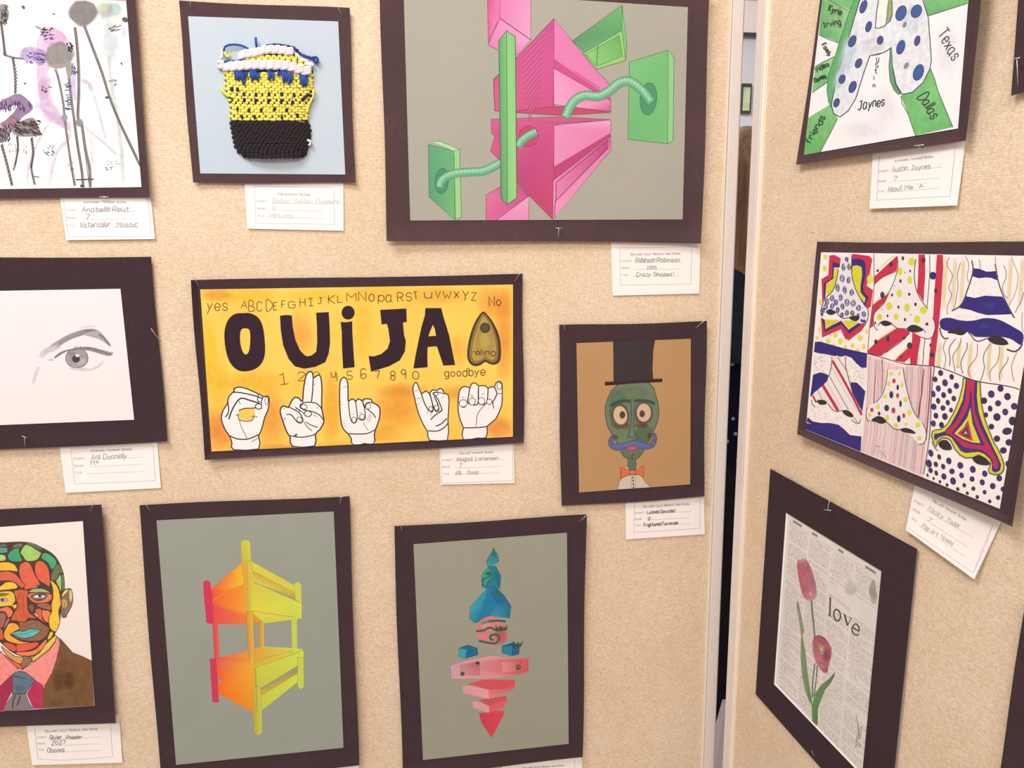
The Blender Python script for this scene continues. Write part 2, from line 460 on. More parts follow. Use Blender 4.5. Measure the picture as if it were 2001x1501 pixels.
# ---------------- display boards ----------------
BACKM = flat_mat('board_backing', '#8b7a66', .9)
def edge(board, p0, p1, h):     # x(z) of an upright edge measured at two places
    a = board.loc(board.P(p0, 0, h)); b = board.loc(board.P(p1, 1501, h))
    return lambda z: a[0] + (b[0]-a[0])*(z-a[1])/(b[1]-a[1])
def upright(name, board, e0, e1, z0, z1, h0, h1, mat, parent, bev=0):
    prof = lambda z: [(e0(z), h0), (e1(z), h0), (e1(z), h1-bev), (e1(z)-bev, h1), (e0(z)+bev, h1), (e0(z), h1-bev)]
    n = 6; v = [board.L(x, z0, h) for x, h in prof(z0)] + [board.L(x, z1, h) for x, h in prof(z1)]
    f = [tuple(range(n)), tuple(range(2*n-1, n-1, -1))] + [(i, (i+1) % n, n+(i+1) % n, n+i) for i in range(n)]
    return link(name, v, f, mat, parent)
ZB, ZT = 0.42, 2.12
def display_board(board, x_in0, x_in1, lip, post, far_x, label, sgn):
    root = empty('display_board', board.L((x_in0+far_x)/2, 0, -.012), board.ex, board.n, label, 'display board', 'free-standing fabric display boards')
    a, b = min(x_in0, far_x), max(x_in0, far_x)
    # woven panel as a grid so the object coordinates follow the board
    bbox_board('fabric_panel', board, a, b, ZB, ZT, -.016, 0, FABRIC, root)
    bbox_board('backing_panel', board, a, b, ZB, ZT, -.024, -.0165, BACKM, root)
    upright('frame_post', board, post[0], post[1], 0.0, ZT+.03, -.03, .0045, ALU, root, .0025)
    upright('frame_lip', board, lip[0], lip[1], ZB, ZT, -.002, .0055, ALU_LIGHT, root, .0015)
    q = far_x
    upright('frame_post', board, lambda z: q-.012, lambda z: q+.012, 0.0, ZT+.03, -.03, .0045, ALU, root, .0025)
    bbox_board('frame_rail', board, a, b, ZT, ZT+.024, -.03, .0045, ALU, root, .002)
    bbox_board('frame_rail', board, a, b, ZB-.024, ZB, -.03, .0045, ALU, root, .002)
    return root
eL, e1_, e2_ = edge(MAIN, 1428.6, 1370.7, .004), edge(MAIN, 1432, 1374.7, .004), edge(MAIN, 1456.6, 1396, .004)
display_board(MAIN, eL(1.4)+.012, 0, (eL, e1_), (e1_, e2_), -.70, 'large beige fabric display board facing the camera, holding the bunk bed and spire drawings', 1)
g0, g1, g2 = edge(SIDE, 1480, 1411, .004), edge(SIDE, 1498, 1423, .004), edge(SIDE, 1502, 1428, .004)
display_board(SIDE, g1(1.4)-.004, 0, (g1, g2), (g0, g1), 1.25, 'beige fabric display board at the right, turned sideways, holding the noses and tulips', -1)
# ---------------- person behind the gap ----------------
py_ = 2.02
pc = at_y(1443, 500, py_)
px_ = float(pc[0])
def skin_mesh(name, joints, edges, mat, parent, sub=2):
    me = bpy.data.meshes.new(name); iv = INV[parent.name]
    me.from_pydata([tuple(iv @ Vector(j[:3])) for j in joints], edges, []); me.materials.append(mat)
    o = bpy.data.objects.new(name, me); C.objects.link(o); o.parent = parent; INV[o.name] = INV[parent.name]
    m = o.modifiers.new('skin', 'SKIN')
    if not me.skin_vertices: 
        me.update()
    sv = me.skin_vertices[0].data if len(me.skin_vertices) else None
    if sv is None:
        bpy.context.view_layer.update()
        sv = me.skin_vertices[0].data
    for i, j in enumerate(joints): sv[i].radius = (j[3], j[4] if len(j) > 4 else j[3])
    sv[0].use_root = True
    m.use_smooth_shade = True
    s2 = o.modifiers.new('sub', 'SUBSURF'); s2.levels = sub; s2.render_levels = sub
    return o
per = empty('person', (px_, py_, 0), (1, 0, 0), (0, -1, 0), 'person with long brown hair and navy dotted top behind the gap between boards', 'person')
SKIN = flat_mat('skin', '#d9a98c', .6, 0, .03, 40)
HAIRM, nt_, b_ = newmat('brown_hair', .55, .4)
n_ = noise(nt_, 1, 3, (90, 90, 5)); n2_ = noise(nt_, 3, 2, (1, 1, 1))
r_ = ramp(nt_, n_.outputs[0], .3, lin('#80604e'), .7, lin('#bd9674')); tc = N(nt_, 'ShaderNodeTexCoord'); sx_ = N(nt_, 'ShaderNodeSeparateXYZ'); nt_.links.new(tc.outputs['Object'], sx_.inputs[0])
mr = N(nt_, 'ShaderNodeMapRange'); mr.inputs[1].default_value = 1.36; mr.inputs[2].default_value = 1.24; nt_.links.new(sx_.outputs[2], mr.inputs[0])
mx = N(nt_, 'ShaderNodeMix', data_type='RGBA'); nt_.links.new(mr.outputs[0], mx.inputs[0]); nt_.links.new(r_.outputs[0], mx.inputs[6]); mx.inputs[7].default_value = lin('#dcb588'); nt_.links.new(mx.outputs[2], b_.inputs['Base Color'])
DOTS, nt_, b_ = newmat('navy_dotted_fabric', .9, .1)
tc = N(nt_, 'ShaderNodeTexCoord'); vo = N(nt_, 'ShaderNodeTexVoronoi'); vo.inputs['Scale'].default_value = 38; vo.inputs['Randomness'].default_value = .9
nt_.links.new(tc.outputs['Object'], vo.inputs['Vector']); r_ = ramp(nt_, vo.outputs['Distance'], .17, lin('#c9cede'), .21, lin('#1a1f35')); nt_.links.new(r_.outputs[0], b_.inputs['Base Color'])
TROUS = flat_mat('black_skirt_cloth', '#1c1820', .9); SHOE = flat_mat('black_shoe', '#17151a', .5); DENIM = flat_mat('dark_denim', '#30384a', .9, 0, .2, 60)
X, Y = px_, py_
J = [(X, Y, .94, .125, .095), (X, Y, 1.08, .115, .085), (X, Y, 1.22, .125, .095), (X, Y, 1.34, .135, .08), (X, Y, 1.41, .05, .05), (X, Y+.01, 1.47, .048, .05), (X, Y+.015, 1.54, .075, .09), (X, Y+.01, 1.60, .068, .08)]
E_ = [(i, i+1) for i in range(7)]
for sg in (-1, 1):
    b0 = len(J)
    J += [(X+sg*.17, Y, 1.34, .055), (X+sg*.2, Y, 1.2, .043), (X+sg*.22, Y+.01, 1.06, .038), (X+sg*.225, Y+.05, .93, .031), (X+sg*.225, Y+.08, .83, .024), (X+sg*.225, Y+.095, .775, .026)]
    E_ += [(3, b0)] + [(b0+i, b0+i+1) for i in range(5)]
    b1 = len(J)
    J += [(X+sg*.09, Y, .86, .085), (X+sg*.1, Y-.005, .66, .07), (X+sg*.105, Y, .49, .055), (X+sg*.105, Y+.01, .34, .052), (X+sg*.105, Y-.01, .12, .036), (X+sg*.105, Y-.01, .06, .036), (X+sg*.11, Y+.1, .03, .028), (X+sg*.11, Y+.15, .026, .022)]
    E_ += [(0, b1)] + [(b1+i, b1+i+1) for i in range(7)]
body = skin_mesh('body', J, E_, SKIN, per)
for sg in (-1, 1):     # fingers rooted inside the palms
    for k, ln in enumerate((.055, .068, .074, .066)):
        fx = X+sg*.225; fy = Y+.072+.013*k
        skin_mesh('finger', [(fx, fy, .785, .009), (fx-sg*.003, fy+.004, .785-ln*.55, .008), (fx-sg*.012, fy+.006, .785-ln*.85, .007), (fx-sg*.022, fy+.004, .785-ln*1.05, .006)], [(0, 1), (1, 2), (2, 3)], SKIN, per, 1)
    skin_mesh('thumb', [(X+sg*.215, Y+.075, .81, .011), (X+sg*.2, Y+.065, .78, .009), (X+sg*.193, Y+.068, .75, .008)], [(0, 1), (1, 2)], SKIN, per, 1)
def loft(name, rings, mat, parent, seg=28, wob=0, cap=True):   # rings: (z, cx, cy, rx, ry)
    V = []; Fc = []
    for (z, cx, cy, rx, ry) in rings:
        for k in range(seg):
            t = 2*math.pi*k/seg; f = 1+wob*math.sin(5*t+z*7)
            V.append((cx+rx*f*math.cos(t), cy+ry*f*math.sin(t), z))
    for i in range(len(rings)-1):
        for k in range(seg): a = i*seg+k; b = i*seg+(k+1) % seg; Fc.append((a, b, b+seg, a+seg))
    if cap: Fc.append(tuple(range(seg-1, -1, -1))); Fc.append(tuple((len(rings)-1)*seg+k for k in range(seg)))
    return link(name, V, Fc, mat, parent, smooth=True)
loft('dotted_top', [(.72, X, Y, .185, .145), (.86, X, Y, .18, .14), (.97, X, Y, .16, .125), (1.08, X, Y, .145, .11), (1.16, X, Y, .15, .118)], DOTS, per, wob=.02)
loft('jacket', [(1.12, X, Y, .165, .13), (1.22, X, Y, .172, .133), (1.32, X, Y, .19, .125), (1.38, X, Y, .165, .105), (1.42, X, Y, .075, .075), (1.45, X, Y, .07, .07)], DENIM, per, wob=.012)
for sg in (-1, 1):
    loft('sleeve', [(1.0, X+sg*.224, Y+.02, .052, .052), (1.1, X+sg*.218, Y+.01, .055, .055), (1.2, X+sg*.203, Y, .06, .06), (1.34, X+sg*.17, Y, .068, .07), (1.39, X+sg*.14, Y, .05, .06)], DENIM, per, 16)
    loft('shoe', [(0.0, X+sg*.108, Y+.05, .048, .13), (.03, X+sg*.108, Y+.05, .05, .132), (.06, X+sg*.108, Y+.02, .046, .1), (.09, X+sg*.106, Y-.01, .045, .06)], SHOE, per, 18)
loft('long_skirt', [(.09, X, Y, .3, .26), (.3, X, Y, .26, .23), (.6, X, Y, .215, .18), (.8, X, Y, .19, .15), (1.0, X, Y, .15, .115)], TROUS, per, 40, .025)
# hair: crown plus long fall down the back (the person faces away)
V = []; Fc = []; seg = 30; rings = []
for i in range(15):
    f = i/14; z = 1.665 - .44*f
    if f < .25: t = f/.25; rx = .098*math.sqrt(max(0.02, 1-(1-t)**2)); ry = .115*math.sqrt(max(0.02, 1-(1-t)**2))
    else: t = (f-.25)/.75; rx = .098+.035*t; ry = .115-.03*t
    rings.append((z, X, Y-.012-.04*max(0, f-.3), rx, ry))
rg = rings[::-1]; sg_ = 40; V = []
for (z, cx, cy, rx, ry) in rg:
    for k in range(sg_):
        t = 2*math.pi*k/sg_; f = 1+.03*math.sin(5*t+z*7); V.append((cx+rx*f*math.cos(t), cy+ry*f*math.sin(t), z))
for i in range(len(rg)-1):
    for k in range(sg_):
        t = 2*math.pi*(k+.5)/sg_
        if rg[i][0] < 1.605 and math.sin(t) > .42: continue
        a = i*sg_+k; b = i*sg_+(k+1) % sg_; Fc.append((a, b, b+sg_, a+sg_))
Fc.append(tuple((len(rg)-1)*sg_+k for k in range(sg_)))
hair = link('hair', V, Fc, HAIRM, per, smooth=True)
so = hair.modifiers.new('thickness', 'SOLIDIFY'); so.thickness = .008; so.offset = -1
MOU = flat_mat('lips', '#b46a62', .5)
MB().add(tube_pts([(X, Y+.085, 1.57), (X, Y+.107, 1.535), (X, Y+.095, 1.525)], [.006, .012, .008], 8)).link('nose', SKIN, per)
MB().add(tube_pts([(X-.024, Y+.088, 1.495), (X, Y+.096, 1.493), (X+.024, Y+.088, 1.495)], [.003, .006, .003], 8)).link('mouth', MOU, per)
for sg in (-1, 1):
    V1 = [(X+sg*.032+.013*math.cos(t*math.pi/5), Y+.094, 1.562+.008*math.sin(t*math.pi/5)) for t in range(10)]
    link('eye', V1, [tuple(range(10))], flat_mat('eye_white', '#e9e2dc', .3), per)
    V2 = [(X+sg*.032+.0055*math.cos(t_*math.pi/5), Y+.0955, 1.561+.0055*math.sin(t_*math.pi/5)) for t_ in range(10)]
    link('pupil', V2, [tuple(range(10))], flat_mat('pupil_brown', '#3a2a22', .3), per)
# white tote bag standing between the boards and the person
t0 = at_y(1414, 1402, 1.62); t1 = at_y(1396, 1501, 1.62)
tote = empty('tote_bag', (float(t1[0])+.15, 1.66, 0), (1, 0, 0), (0, -1, 0), 'white cloth bag on the floor behind the gap, slanted edge showing low down', 'bag')
TOTE = flat_mat('white_canvas', '#eee2e6', .95, 0, .05, 80)
sl = (t1[0]-t0[0])/(t0[2]-t1[2])
xl = lambda z: float(t0[0]+sl*(t0[2]-z))
Vt = []
zt = float(t0[2])+.03
for z, th in ((0, .06), (zt*.5, .055), (zt, .02)):
    Vt += [(xl(z), 1.62, z), (xl(0)+.32, 1.62, z), (xl(0)+.32, 1.62+th, z), (xl(z), 1.62+th, z)]
link('bag_body', Vt, [(3, 2, 1, 0), (8, 9, 10, 11)]+[(4*r+i, 4*r+(i+1) % 4, 4*r+4+(i+1) % 4, 4*r+4+i) for r in (0, 1) for i in range(4)], TOTE, tote)
mb = MB().add(tube_pts([(xl(zt)+.09, 1.63, zt-.01), (xl(zt)+.1, 1.63, zt+.1), (xl(zt)+.17, 1.63, zt+.13), (xl(zt)+.23, 1.63, zt+.08), (xl(zt)+.24, 1.63, zt-.01)], .006)); mb.link('handle', TOTE, tote)
# ---------------- mats, cards, pins ----------------
MATD = [paper_mat('black_construction_paper', '#463439', .17, 420, bcol='#3c2d35', blotch=.5), paper_mat('black_mat_board', '#3f2e34', .17, 420), paper_mat('brown_black_paper', '#533f41', .15, 420, bcol='#49363b', blotch=.6)]
H_MAT, H_SHEET = .0062, .0070
def curlf(a, seed):
    r = random.Random(seed); k = [r.uniform(.3, 1) for _ in range(4)]; ph = r.uniform(0, 6)
    def f(u, v):
        e = 0
        for i, (cu, cv) in enumerate(((0, 0), (1, 0), (1, 1), (0, 1))):
            d = math.hypot(u-cu, v-cv)
            if d < .075: e += k[i]*a*((.075-d)/.075)**2
        return e
    return f
def artwork(board, quad, paper_quad, label, mat, paper, inkm, curl=.003, seed=1, warp=None, h=H_MAT, pname='drawing_sheet', wseed=0, lift=None):
    cx = (quad[2][0]+quad[3][0])/2; cy = (quad[2][1]+quad[3][1])/2
    root = empty('artwork', board.P(cx, cy, 0), board.ex, board.n, label, 'artwork')
    rw = random.Random(seed+50); am = 1.1
    ph = [rw.uniform(0, 6) for _ in range(4)]
    def wp(u, v):
        eu = min(u, 1-u); ev = min(v, 1-v)
        return (am*math.sin(7*v+ph[0])*(eu < .01), am*math.sin(6*u+ph[1])*(ev < .01))
    c0 = curlf(curl, seed); lf = lift or {}; Hi = np.linalg.inv(_hm(quad)); uv = [Hi @ np.array([x, y, 1.0]) for x, y in paper_quad]; uv = [(a[0]/a[2], a[1]/a[2]) for a in uv]
    th = {'r': max(p[0] for p in uv)+.004, 'l': 1-min(p[0] for p in uv)+.004, 'b': max(p[1] for p in uv)+.004, 't': 1-min(p[1] for p in uv)+.004}
    def cf(u, v):
        ex = max((t_-th[k_])/(1-th[k_]) for k_, t_ in (('r', u), ('l', 1-u), ('b', v), ('t', 1-v)))
        z = c0(u, v)*min(1, max(0, ex)*2)
        for k_, t_ in (('r', u), ('l', 1-u), ('b', v), ('t', 1-v)):
            if k_ in lf and t_ > th[k_]: z += lf[k_]*((t_-th[k_])/(1-th[k_]))**1.6*(.75+.25*math.sin(5*(v if k_ in 'rl' else u)+seed))
        return z
    sheet('mat_board', board, quad, h, .0008, mat, root, cf, 60, 60, wp if warp is None else warp)
    sh = sheet(pname, board, paper_quad, h+.0008, .0004, paper, root, None, 1, 1)
    ink = Ink(board, h+.0008, sh, inkm).clipto(paper_quad)
    return root, sh, ink
def rect_ext(board, pts, which, dist):
    pass
def extend(board, base, a, b, dist):       # pixel of: P(base) + unit(P(b)-P(a))*dist
    d = board.P(*b)-board.P(*a); d /= np.linalg.norm(d); return proj(board.P(*base)+d*dist)
def card(board, quad, crop, label, border, head, rows, hand, h=.0018, curl=0.0, ink='#77727a', hw=9, seed=3):
    cx = (quad[2][0]+quad[3][0])/2; cy = (quad[2][1]+quad[3][1])/2
    root = empty('name_card', board.P(cx, cy, 0), board.ex, board.n, label, 'label', 'entry cards pinned under the artworks')
    sh = sheet('card_sheet', board, quad, h, .0003, WHITECARD, root, (lambda u, v: curl*v*v), 4, 8)
    k = Ink(board, h+.0001, sh, INK)
    if curl: k.h0 = h+.0001
    k.crop(*crop)
    if curl:      # printing follows the curled sheet
        H = homog(quad)
        import functools
        inv = np.linalg.inv(_hm(quad))
        bd = board
        class Curved:
            def P(s, x, y, hh):
                q = inv @ np.array([x, y, 1.0]); v = min(1, max(0, q[1]/q[2])); return bd.P(x, y, hh+curl*(int(v*8)/8)**2*(1-(v*8-int(v*8)))+curl*((int(v*8)+1)/8)**2*(v*8-int(v*8)))
        k.bd = Curved()
    m = .1/crop[2]; lw = 7*m
    for seg_ in border: k.line(seg_, lw, '#c3b9c0')
    k.text(head[0], *head[1:5], head[5], 6*m, '#9d959c', caps=True, sp=1.3)
    for (nm, x0, y0, x1, y1, hh) in rows: k.text(nm, x0, y0, x1, y1, hh, 5.5*m, '#b5adb3', caps=True, sp=1.3)
    k.flush('printed_text')
    for ln in hand['rules']: k.line(ln, 5*m, '#bcb4ba')
    k.flush('ruled_lines')
    for (st, x0, y0, x1, y1, hh) in hand['text']: k.text(st, x0, y0, x1, y1, hh, hw*m, ink, jit=.6, slant=.12)
    k.flush('handwriting'); return root
def _hm(q):
    A = []; B = []
    for (u, v), (x, y) in zip(((0, 0), (1, 0), (1, 1), (0, 1)), q):
        A.append([u, v, 1, 0, 0, 0, -u*x, -v*x]); B.append(x); A.append([0, 0, 0, u, v, 1, -u*y, -v*y]); B.append(y)
    h = np.linalg.solve(np.array(A, float), np.array(B, float)); return np.array([[h[0], h[1], h[2]], [h[3], h[4], h[5]], [h[6], h[7], 1]])
def pin(board, head, tip, label, hh=.014, ht=.0075, cross=9, r=.00042, ang=None):
    A = board.P(head[0], head[1], hh); B = board.P(tip[0], tip[1], ht)
    root = empty('pin', B, board.ex, board.n, label, 'pin', 'steel T-pins holding the artworks')
    B2 = B - board.n*.0115 + (B-A)*.08
    MB().add(tube_pts([A, B, B2], r, 6)).link('pin_shaft', STEEL, root)
    if cross:
        d = np.array([math.cos(ang or 0), math.sin(ang or 0)])*cross/2
        P0 = board.P(head[0]-d[0], head[1]-d[1], hh); P1 = board.P(head[0]+d[0], head[1]+d[1], hh)
        MB().add(tube_pts([P0, A, P1], r*1.6, 6)).link('pin_head', STEEL, root)
def P2(*a): return [(a[i], a[i+1]) for i in range(0, len(a), 2)]
def mp(f, pts): return [f(x, y) for x, y in pts]
WHITEP = paper_mat('white_drawing_paper', '#f8ecec', .015, 300)
GREYP = paper_mat('grey_green_sugar_paper', '#aaa79c', .05, 900, bcol='#a3a296', blotch=.5)
GREYP2 = paper_mat('grey_green_pastel_paper', '#9ea299', .05, 900, bcol='#979c94', blotch=.5)
# ===== 1 watercolour drips (top left) =====
q_r, q_b = (263, 0), (293, 386)
TRm = extend(MAIN, q_b, q_b, q_r, .328); TLm = extend(MAIN, TRm, (293, 386), (0, 389), .46); BLm = extend(MAIN, q_b, q_b, (0, 389), .46)
pTR = (246.3, 1); pBR = (276.5, 365.6); pBL = extend(MAIN, pBR, pBR, (0, 369.6), .42); pTL = extend(MAIN, pTR, (276.5, 365.6), (0, 369.6), .42)
root, sh, k = artwork(MAIN, [TLm, TRm, q_b, BLm], [pTL, pTR, pBR, pBL], 'watercolour of dripping purple and grey blobs with ink marks, top left corner', MATD[2], paper_mat('watercolour_paper', '#fcf8fb', .015, 300, bcol='#faf3ec', blotch=.35, bscale=14), WASH, .003, 2, lift={'r': .007})
k.crop(0, 0, .33301)
k.soft(630, 90, 105, 110, '#d8eadf', .8); k.soft(675, 50, 50, 50, '#a8d6cc', .8); k.soft(620, 70, 55, 55, '#c7a9dd', .55); k.soft(600, 40, 60, 50, '#d6e3b6', .5)
k.soft(650, 260, 70, 150, '#c9dbe0', .75); k.softline(P2(640, 330, 650, 480, 690, 700, 715, 900, 725, 1095), 16, '#cfdbd9', .8); k.softline(P2(540, 520, 590, 700, 630, 850), 10, '#cfd9dd', .7)
k.soft(728, 190, 20, 50, '#e6c3e0', .6); k.poly(P2(215, 250, 245, 185, 285, 155, 340, 175, 400, 230, 425, 290, 400, 340, 330, 360, 290, 400, 280, 440, 300, 465, 295, 500, 300, 560, 330, 640, 380, 690, 410, 740, 405, 770, 350, 740, 270, 700, 240, 640, 225, 560, 215, 470, 218, 380, 225, 330), '#dfb9e0', 2); k.soft(320, 220, 80, 60, '#e8aedb', .8, .5); k.soft(255, 520, 38, 90, '#d3addd', .5, .4)
k.softline(P2(260, 600, 290, 660, 350, 710, 400, 740), 30, '#d2bbe4', .6); k.softline(P2(200, 610, 280, 640, 350, 650), 25, '#e2c6e6', .8)
k.softline(P2(430, 400, 430, 520, 440, 600), 22, '#cbbce8', .7); k.softline(P2(470, 470, 520, 490, 540, 540), 18, '#d2c1e6', .7); k.softline(P2(400, 680, 410, 800, 330, 900, 290, 1090), 14, '#ddd3e4', .8)
k.softline(P2(480, 730, 600, 830, 700, 920), 10, '#d8d3dc', .8); k.softline(P2(300, 700, 240, 800, 170, 960, 160, 1100), 9, '#ddd2da', .8); k.softline(P2(530, 780, 540, 900, 520, 1090), 12, '#e4dcea', .7)
k.soft(170, 320, 60, 50, '#b9a2da', .9, .6); k.soft(235, 335, 45, 55, '#a88fd0', .9, .6); k.soft(180, 290, 60, 25, '#d0b2e0', .7)
k.soft(350, 325, 95, 85, '#8b8582', 1, .7, jit=.1); k.soft(485, 75, 92, 88, '#7f7877', 1, .72, jit=.1); k.soft(15, 85, 40, 65, '#8f888a', 1, .75)
k.poly(P2(0, 600, 40, 575, 100, 550, 140, 565, 190, 615, 185, 650, 130, 690, 110, 720, 60, 770, 0, 720), '#8d719b', 3); k.soft(50, 720, 70, 50, '#a4728f', .9, .6)
k.poly(P2(0, 650, 30, 640, 85, 618, 100, 630, 70, 670, 0, 725), '#f9f2f6', 2)
k.poly(P2(70, 770, 110, 720, 190, 690, 225, 740, 240, 790, 200, 800, 110, 800), '#8c7f85', 3); k.poly(P2(0, 760, 40, 740, 60, 770, 30, 830, 0, 835), '#8c7f8c', 2)
for pts, w_ in ((P2(440, 160, 452, 260, 462, 420, 462, 560, 458, 690, 480, 735, 500, 870, 525, 990, 530, 1100), 14), (P2(495, 150, 540, 270, 600, 430, 640, 560, 690, 690, 760, 840, 825, 975), 13), (P2(325, 405, 345, 470, 370, 600, 380, 700, 400, 850, 420, 980, 440, 1090), 11), (P2(398, 390, 415, 560, 435, 700, 455, 850, 480, 1000, 488, 1100), 13), (P2(5, 120, 18, 220, 28, 310), 12), (P2(28, 322, 75, 338, 140, 345), 10), (P2(75, 340, 88, 440, 90, 545), 12), (P2(10, 850, 40, 960, 70, 1085), 13), (P2(185, 810, 195, 900, 183, 980, 205, 1085), 11), (P2(100, 800, 105, 870, 90, 960, 78, 1000), 9)):
    k.line(pts, w_*1.25, '#7b7374', sm=4)
k.poly(P2(400, 380, 335, 400, 300, 380, 420, 370), '#95918f', 2); k.poly(P2(385, 385, 430, 370, 430, 420, 400, 460), '#94908f', 2)
k.soft(378, 690, 20, 25, '#9a93a4', .9, .7); k.soft(465, 720, 26, 26, '#918c90', .9, .7)
k.flush('wash_painting')
rr = random.Random(4)
hatch_done = 0
def hatch(x0, y0, x1, y1, n, ln, ang, col='#3d3048', w_=4, js=.5):
    lv = None
    for i in range(n):
        x = rr.uniform(x0, x1); y = rr.uniform(y0, y1); a_ = math.radians(ang+rr.uniform(-25, 25)*js*2); l = ln*rr.uniform(.6, 1.2)
        k.line([(x, y), (x+l*math.cos(a_), y+l*math.sin(a_))], w_, col)
hatch(235, 165, 300, 235, 26, 22, -20); hatch(150, 310, 250, 370, 26, 22, 10, '#4a3574'); hatch(235, 500, 290, 540, 8, 20, 30); hatch(390, 245, 425, 295, 9, 18, 60, '#2e2740', 7)
hatch(375, 490, 400, 650, 22, 26, 5, '#3a4574', 4); hatch(420, 380, 450, 430, 14, 14, 60, '#453a70', 4); hatch(0, 590, 175, 640, 50, 22, 80, '#4a3260', 4); hatch(0, 720, 60, 820, 45, 22, 75, '#40323f', 4)
hatch(80, 705, 225, 790, 80, 26, 20, '#3b3230', 4); hatch(0, 20, 40, 130, 30, 22, 60, '#3b3538', 4); hatch(630, 150, 700, 190, 12, 20, -10, '#565a5c', 4); hatch(205, 150, 245, 170, 8, 14, 20, '#7e8078', 4)
hatch(640, 460, 680, 500, 12, 12, 60, '#5c6664', 4); hatch(50, 830, 110, 900, 16, 12, 60, '#6a605a', 3); hatch(130, 850, 160, 900, 8, 12, 60, '#6a605a', 3); hatch(250, 850, 310, 905, 18, 14, 30, '#59524c', 4); hatch(590, 930, 700, 990, 10, 12, 20, '#77706c', 3); hatch(390, 940, 430, 1000, 8, 12, 60, '#77706c', 3); hatch(610, 975, 650, 995, 6, 16, 20, '#77706c', 3)
for pts in (P2(75, 340, 95, 440, 90, 545), P2(10, 850, 40, 960, 70, 1085), P2(185, 810, 195, 900, 183, 980), P2(100, 800, 105, 870, 90, 960), P2(5, 130, 18, 220, 28, 310)):
    c_ = cat(pts, False, 6)
    for i, p in enumerate(c_): k.line([(p[0]-6, p[1]+8), (p[0]+7, p[1]-6)], 4, '#43393c')
for pts in (P2(440, 160, 452, 260, 462, 420, 462, 560, 458, 690), P2(500, 870, 530, 1100), P2(495, 150, 600, 430, 640, 560, 760, 840, 825, 975), P2(435, 700, 480, 1000, 488, 1100), P2(420, 980, 440, 1090)):
    k.line([(x-5, y) for x, y in pts], 3, '#5b5355', sm=3)
k.line(P2(445, 1055, 550, 1052), 6, '#4c4144'); k.line(P2(470, 1090, 495, 1095), 14, '#4c4144'); k.line(P2(190, 1035, 230, 1040), 5, '#6c6164')
for e in ((137, 43, 13, 9, 50), (316, 83, 7, 6, 0), (146, 490, 7, 6, 0), (713, 373, 9, 5, 60), (735, 116, 20, 15, 20), (628, 572, 12, 8, 0), (28, 315, 10, 14, 0)): k.ell(*e[:4], '#5a5658', e[4])
k.flush('ink_marks')

# ===== 2 woven pouch =====
root, sh, k = artwork(MAIN, [(349.2, 1.6), (682.7, 16), (693.9, 358.2), (376.4, 357.2)], [(367.4, 31.7), (660.9, 41.9), (674.7, 341.2), (391.4, 339)], 'woven yarn pouch in yellow, black and white mounted on pale blue paper', MATD[2], paper_mat('pale_blue_paper', '#bccbd9', .035, 700, bcol='#c4cdd8', blotch=.6), INK, .004, 5, pname='blue_sheet')
cx0, cy0, ck = 330, 0, .31975
YEL = flat_mat('yellow_yarn', '#f1e268', .95, 0, .12, 900); BLK = flat_mat('black_yarn', '#2b2327', .95, 0, .35, 900); WYA = flat_mat('white_yarn', '#e6dce2', .95, 0, .12, 900); BLU = flat_mat('blue_yarn', '#2a50a4', .9, 0, .2, 900); NAV = flat_mat('navy_warp', '#2a2a55', .95, 0, .2, 900)
def xy(x, y, h): return MAIN.P(cx0+x*ck, cy0+y*ck, h)
Lx = lambda y: float(np.interp(y, [290, 330, 420, 560, 650, 760, 900, 935, 965], [330, 325, 335, 345, 372, 372, 402, 425, 470]))
Rx = lambda y: float(np.interp(y, [290, 330, 420, 450, 580, 700, 800, 900, 940, 980], [870, 880, 888, 886, 878, 850, 868, 858, 845, 800]))
HP = H_SHEET+.001
def hh_(x, y, top=.011): u = (x-Lx(y))/(Rx(y)-Lx(y)); u = min(1, max(0, u)); return HP + top*math.sqrt(max(0, 1-(2*u-1)**2))*min(1, .45+(y-330)/500)
pouch = empty('woven_pouch', xy(610, 960, H_SHEET), MAIN.ex, MAIN.n, None, None); pouch.parent = root
pouch.matrix_parent_inverse = INV[root.name]
# backing of the weave
def gridmesh(name, y0, y1, fL, fR, hf, mat, n=10, m=12):
    V = []; Fc = []
    for j in range(m+1):
        y = y0+(y1-y0)*j/m
        for i in range(n+1): x = fL(y)+(fR(y)-fL(y))*i/n; V.append(xy(x, y, hf(x, y)))
    for j in range(m):
        for i in range(n): a = j*(n+1)+i; Fc.append((a, a+n+1, a+n+2, a+1))
    return link(name, V, Fc, mat, pouch, smooth=True)
gridmesh('warp_backing', 425, 955, lambda y: Lx(y)+6, lambda y: Rx(y)-6, lambda x, y: hh_(x, y)-.0012, NAV)
gridmesh('rear_panel', 325, 430, lambda y: 400+(430-y)*.6, lambda y: 870-(430-y)*.6, lambda x, y: HP+.002, NAV, 6, 4)
def stitch(mbb, p, q, r1, h=8):
    p = np.array(p); q = np.array(q); c = (p+q)/2; ax = (q-p)/2; V = []; Fc = []; seg = 6
    n = MAIN.n; a = ax/np.linalg.norm(ax); b = np.cross(a, n); b /= np.linalg.norm(b)
    st = (-1, -.85, -.4, .4, .85, 1)
    for i, s_ in enumerate(st):
        rr_ = r1*math.sqrt(max(.06, 1-abs(s_)**3.5*.94))
        for j in range(seg): t = 2*math.pi*j/seg; V.append(c+ax*s_+(b*math.cos(t)*1.0+n*math.sin(t)*.75)*rr_)
    for i in range(len(st)-1):
        for j in range(seg): Fc.append((i*seg+j, i*seg+(j+1) % seg, (i+1)*seg+(j+1) % seg, (i+1)*seg+j))
    Fc.append(tuple(range(seg-1, -1, -1))); Fc.append(tuple((len(st)-1)*seg+j for j in range(seg)))
    mbb.add((V, Fc))
rr = random.Random(9)
